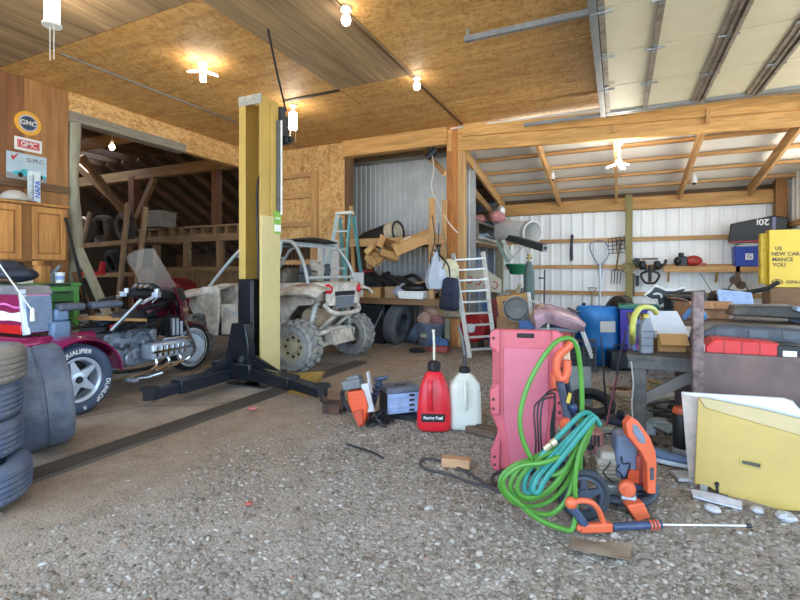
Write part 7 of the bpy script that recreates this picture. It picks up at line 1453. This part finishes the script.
T = thing('hanger_angle', 'slotted steel angle bar hung from the ceiling beside the overhead door', 'angle bar', (-.5, 4.72, 3.7))
b = WB(T); b.span((-1.47, 4.70, 3.72), (.9, 4.705, 3.775)); b.span((-1.47, 4.705, 3.72), (.9, 4.75, 3.725)); b.build('angle', zinc, T)
WB(T).span((-1.45, 4.71, 3.72), (-1.42, 4.73, 3.85)).build('drop_strap', zinc, T)
struct('ceiling_batten', MB().span((-2.46, 3.0, 3.836), (-2.42, 7.7, 3.85)), old_y)
tag(MB().span((-4.5, 5.50, 3.838), (-3.55, 5.56, 3.85)).build('seam_tape', plain('tape_dark', '2c2620', .7)), 'dark strip of tape along a ceiling seam near the lift lamp', 'tape')
# ---------------- lamps ----------------
def at_z(px, py, z): return at_depth(px, py, F * (z - CH) / (HZ - py))
LW = glow('lamp_tube', 'fff4e4', 24.0); LW2 = glow('lamp_tube_bright', 'fff4e4', 120.0)
def cap(T, p, top, r=.035): b = WB(T); b.cyl(p, (p.x, p.y, top - .02), r * .6); b.cyl((p.x, p.y, top - .03), (p.x, p.y, top - .001), r * 1.5); b.build('socket', white_plastic, T)
p = at_z(52, 12, 3.58); T = thing('tube_lamp', 'twin tube lamp with pull cords on the ceiling above the oak cabinet', 'lamp', p); cap(T, p + Vector((0, 0, .12)), CZ)
for dx in (-.045, .045): WB(T).cyl(p + Vector((dx, 0, -.10)), p + Vector((dx, 0, .14)), .034).build('glow_tube', LW, T)
b = WB(T); b.cyl(p + Vector((0, 0, -.125)), p + Vector((0, 0, -.105)), .075, n=20); b.build('end_plate', white_plastic, T)
for dx in (-.03, .03): b = WB(T); b.tube([p + Vector((dx, 0, -.12)), p + Vector((dx, 0, -.42))], .003, 4); b.build('pull_cord', white_paint, T)
def blade_lamp(px, py, z, top, lab, name='blade_lamp', n=3, a0=.3, lm=None):
    p = at_z(px, py, z); T = thing(name, lab, 'lamp', p); cap(T, p, top)
    WB(T).cyl(p + Vector((0, 0, .005)), p + Vector((0, 0, .05)), .045, n=18).build('hub', white_plastic, T)
    for k in range(n):
        a = a0 + 2 * pi * k / n; u = Vector((cos(a), sin(a), -.35)); WB(T).bar(p + u * .05, p + u * .18, .07, .015).build('glow_blade', lm or LW, T, bevel=.005)
blade_lamp(203, 71, 3.75, CZ, 'three bladed lamp on the ceiling boards left of the lift column')
blade_lamp(619, 163, roofz(9.6) - .22, roofz(9.6) + .1, 'three bladed lamp on a rafter of the white lean-to roof', a0=1.2, lm=LW2)
p = at_z(293, 121, 3.60); T = thing('cage_lamp', 'bright cylinder lamp on the ceiling right behind the lift motor', 'lamp', p); cap(T, p + Vector((0, 0, .12)), CZ)
WB(T).cyl(p + Vector((0, 0, -.12)), p + Vector((0, 0, .12)), .06, n=20).build('glow_tube', LW, T)
for dx in (-.05, .05): b = WB(T); b.tube([p + Vector((dx, 0, -.12)), p + Vector((dx, 0, -.32))], .003, 4); b.build('pull_cord', white_paint, T)
for px, py, lab in ((346, 20, 'bare bulb on the grey plywood ceiling sheet'), (417, 86, 'bare bulb on the strand board ceiling near the corner post')):
    p = at_z(px, py, 3.73); T = thing('ceiling_bulb', lab, 'light bulb', p); WB(T).ball(p, (.045, .045, .055), 16).build('bulb', LW, T); cap(T, p + Vector((0, 0, .05)), CZ)
for px, py, lab in ((694, 154, 'unlit white lamp socket on the right hand lean-to rafter'), (552, 163, 'unlit white lamp socket on the lean-to rafter nearest the corner post')):
    p = at_depth(px, py, 9.0 if px > 600 else 9.4); p.z = min(p.z, roofz(p.y) + .0); T = thing('lamp_socket', lab, 'socket', p)
    b = WB(T); b.cyl(p + Vector((0, 0, -.06)), p + Vector((0, 0, .06)), .06, .05, n=18); b.cyl(p + Vector((0, 0, .06)), (p.x, p.y, roofz(p.y) + .12), .03); b.build('socket_body', white_plastic, T)
    WB(T).cyl(p + Vector((0, 0, -.09)), p + Vector((0, 0, -.055)), .035).build('socket_ring', dark_steel, T)
# ---------------- loose gravel ----------------
def icos():
    bm = bmesh.new(); bmesh.ops.create_icosphere(bm, subdivisions=1, radius=1.0); bm.verts.ensure_lookup_table()
    v = np.array([v.co[:] for v in bm.verts]); f = np.array([[q.index for q in p.verts] for p in bm.faces]); bm.free(); return v, f
V0, F0 = icos()
rng = np.random.default_rng(11)
def scatter(n, x0, x1, y0, y1, smin, smax, keep):
    x = rng.uniform(x0, x1, n); y = rng.uniform(y0, y1, n); k = rng.uniform(0, 1, n) < keep(x, y)
    return x[k], y[k], smin + (smax - smin) * rng.uniform(0, 1, k.sum()) ** 3
def dens(x, y):
    w = 0.35 * np.sin(x * 2.3 + y * 1.1) + 0.3 * np.sin(y * 3.1 - x * 1.7 + 2) + .2 * np.sin(x * 7 + y * 5)
    edge = np.clip((x + 2.65 + .25 * w) / .9, 0, 1)
    return np.clip(edge * (0.8 + .6 * w), 0.012, 1) * (x > -3.2)
def viewed(x, y):  # only where the camera or a step to its side could look
    return (y > .9) & (np.abs(x * ct + y * st) < 1.15 * (y * ct - x * st) + .5)
parts = []
for n, x0, x1, y0, y1, s0, s1 in ((80000, -3.2, 2.2, 1.0, 4.2, .0035, .0165), (30000, -3.2, 3.6, 4.0, 7.6, .005, .018), (700, -2.9, 2.4, 1.0, 5.0, .016, .032)):
    x, y, s = scatter(n, x0, x1, y0, y1, s0, s1, dens); k = viewed(x, y); parts.append((x[k], y[k], s[k]))
x, y, s = (np.concatenate([p[i] for p in parts]) for i in range(3)); N = len(x)
sh = [V0 * (1 + .6 * (rng.uniform(0, 1, (len(V0), 1)) - .5)) * rng.uniform(.6, 1.25, (1, 3)) for _ in range(10)]
nv, nf = len(V0), len(F0); VV = np.empty((N, nv, 3), np.float32); pick = rng.integers(0, 10, N)
ang = rng.uniform(0, 2 * pi, N); tl_ = rng.uniform(-.5, .5, N)
for j in range(10):
    m = pick == j; B = sh[j][None] * s[m][:, None, None] * np.array([1.3, .95, .62])
    cz, sz = np.cos(ang[m])[:, None], np.sin(ang[m])[:, None]; ctl, stl = np.cos(tl_[m])[:, None], np.sin(tl_[m])[:, None]
    bx, by, bz = B[..., 0], B[..., 1], B[..., 2]; by, bz = by * ctl - bz * stl, by * stl + bz * ctl
    VV[m, :, 0] = bx * cz - by * sz + x[m][:, None]; VV[m, :, 1] = bx * sz + by * cz + y[m][:, None]; VV[m, :, 2] = bz + (field(x[m], y[m]) + .12 * s[m])[:, None]
FF = (F0[None] + (np.arange(N) * nv)[:, None, None]).reshape(-1, 3)
me = bpy.data.meshes.new('gravel'); me.vertices.add(N * nv); me.vertices.foreach_set('co', VV.ravel()); me.loops.add(FF.size); me.loops.foreach_set('vertex_index', FF.ravel().astype(np.int32))
me.polygons.add(len(FF)); me.polygons.foreach_set('loop_start', np.arange(0, FF.size, 3, dtype=np.int32)); me.polygons.foreach_set('loop_total', np.full(len(FF), 3, np.int32)); me.update(calc_edges=True)
m, nt, b = newmat('crushed_limestone'); ge = nt.nodes.new('ShaderNodeNewGeometry')
c = ramp(nt, ge.outputs['Random Per Island'], [(0.0, hx('62574b')), (0.3, hx('7c7063')), (0.6, hx('8c8174')), (0.9, hx('9b9186')), (0.98, hx('b2aba2')), (1.0, hx('8a6a54'))])
nt.links.new(c, b.inputs['Base Color']); b.inputs['Roughness'].default_value = .9; me.materials.append(m)
g = bpy.data.objects.new('gravel', me); C.objects.link(g); tag(g, 'grey crushed stone gravel spread over the dirt floor', 'gravel', kind='stuff')
# a few bigger stones that show one by one
for i, (px, py, r_, lab) in enumerate(((712, 511, .035, 'pale flat stone on the gravel below the white sheet'), (757, 512, .032, 'pale stone below the notch of the yellow panel'), (785, 520, .045, 'biggest pale stone below the yellow panel'))):
    p = at_ground(px, py); b = MB(); b.ball((p.x, p.y, r_ * .4), (r_ * 1.2, r_, r_ * .55), 10, (0, .1, i), .3); solo('stone', b, plain('stone_pale', 'b4b2b4', .9), lab, 'stone', smooth=0)
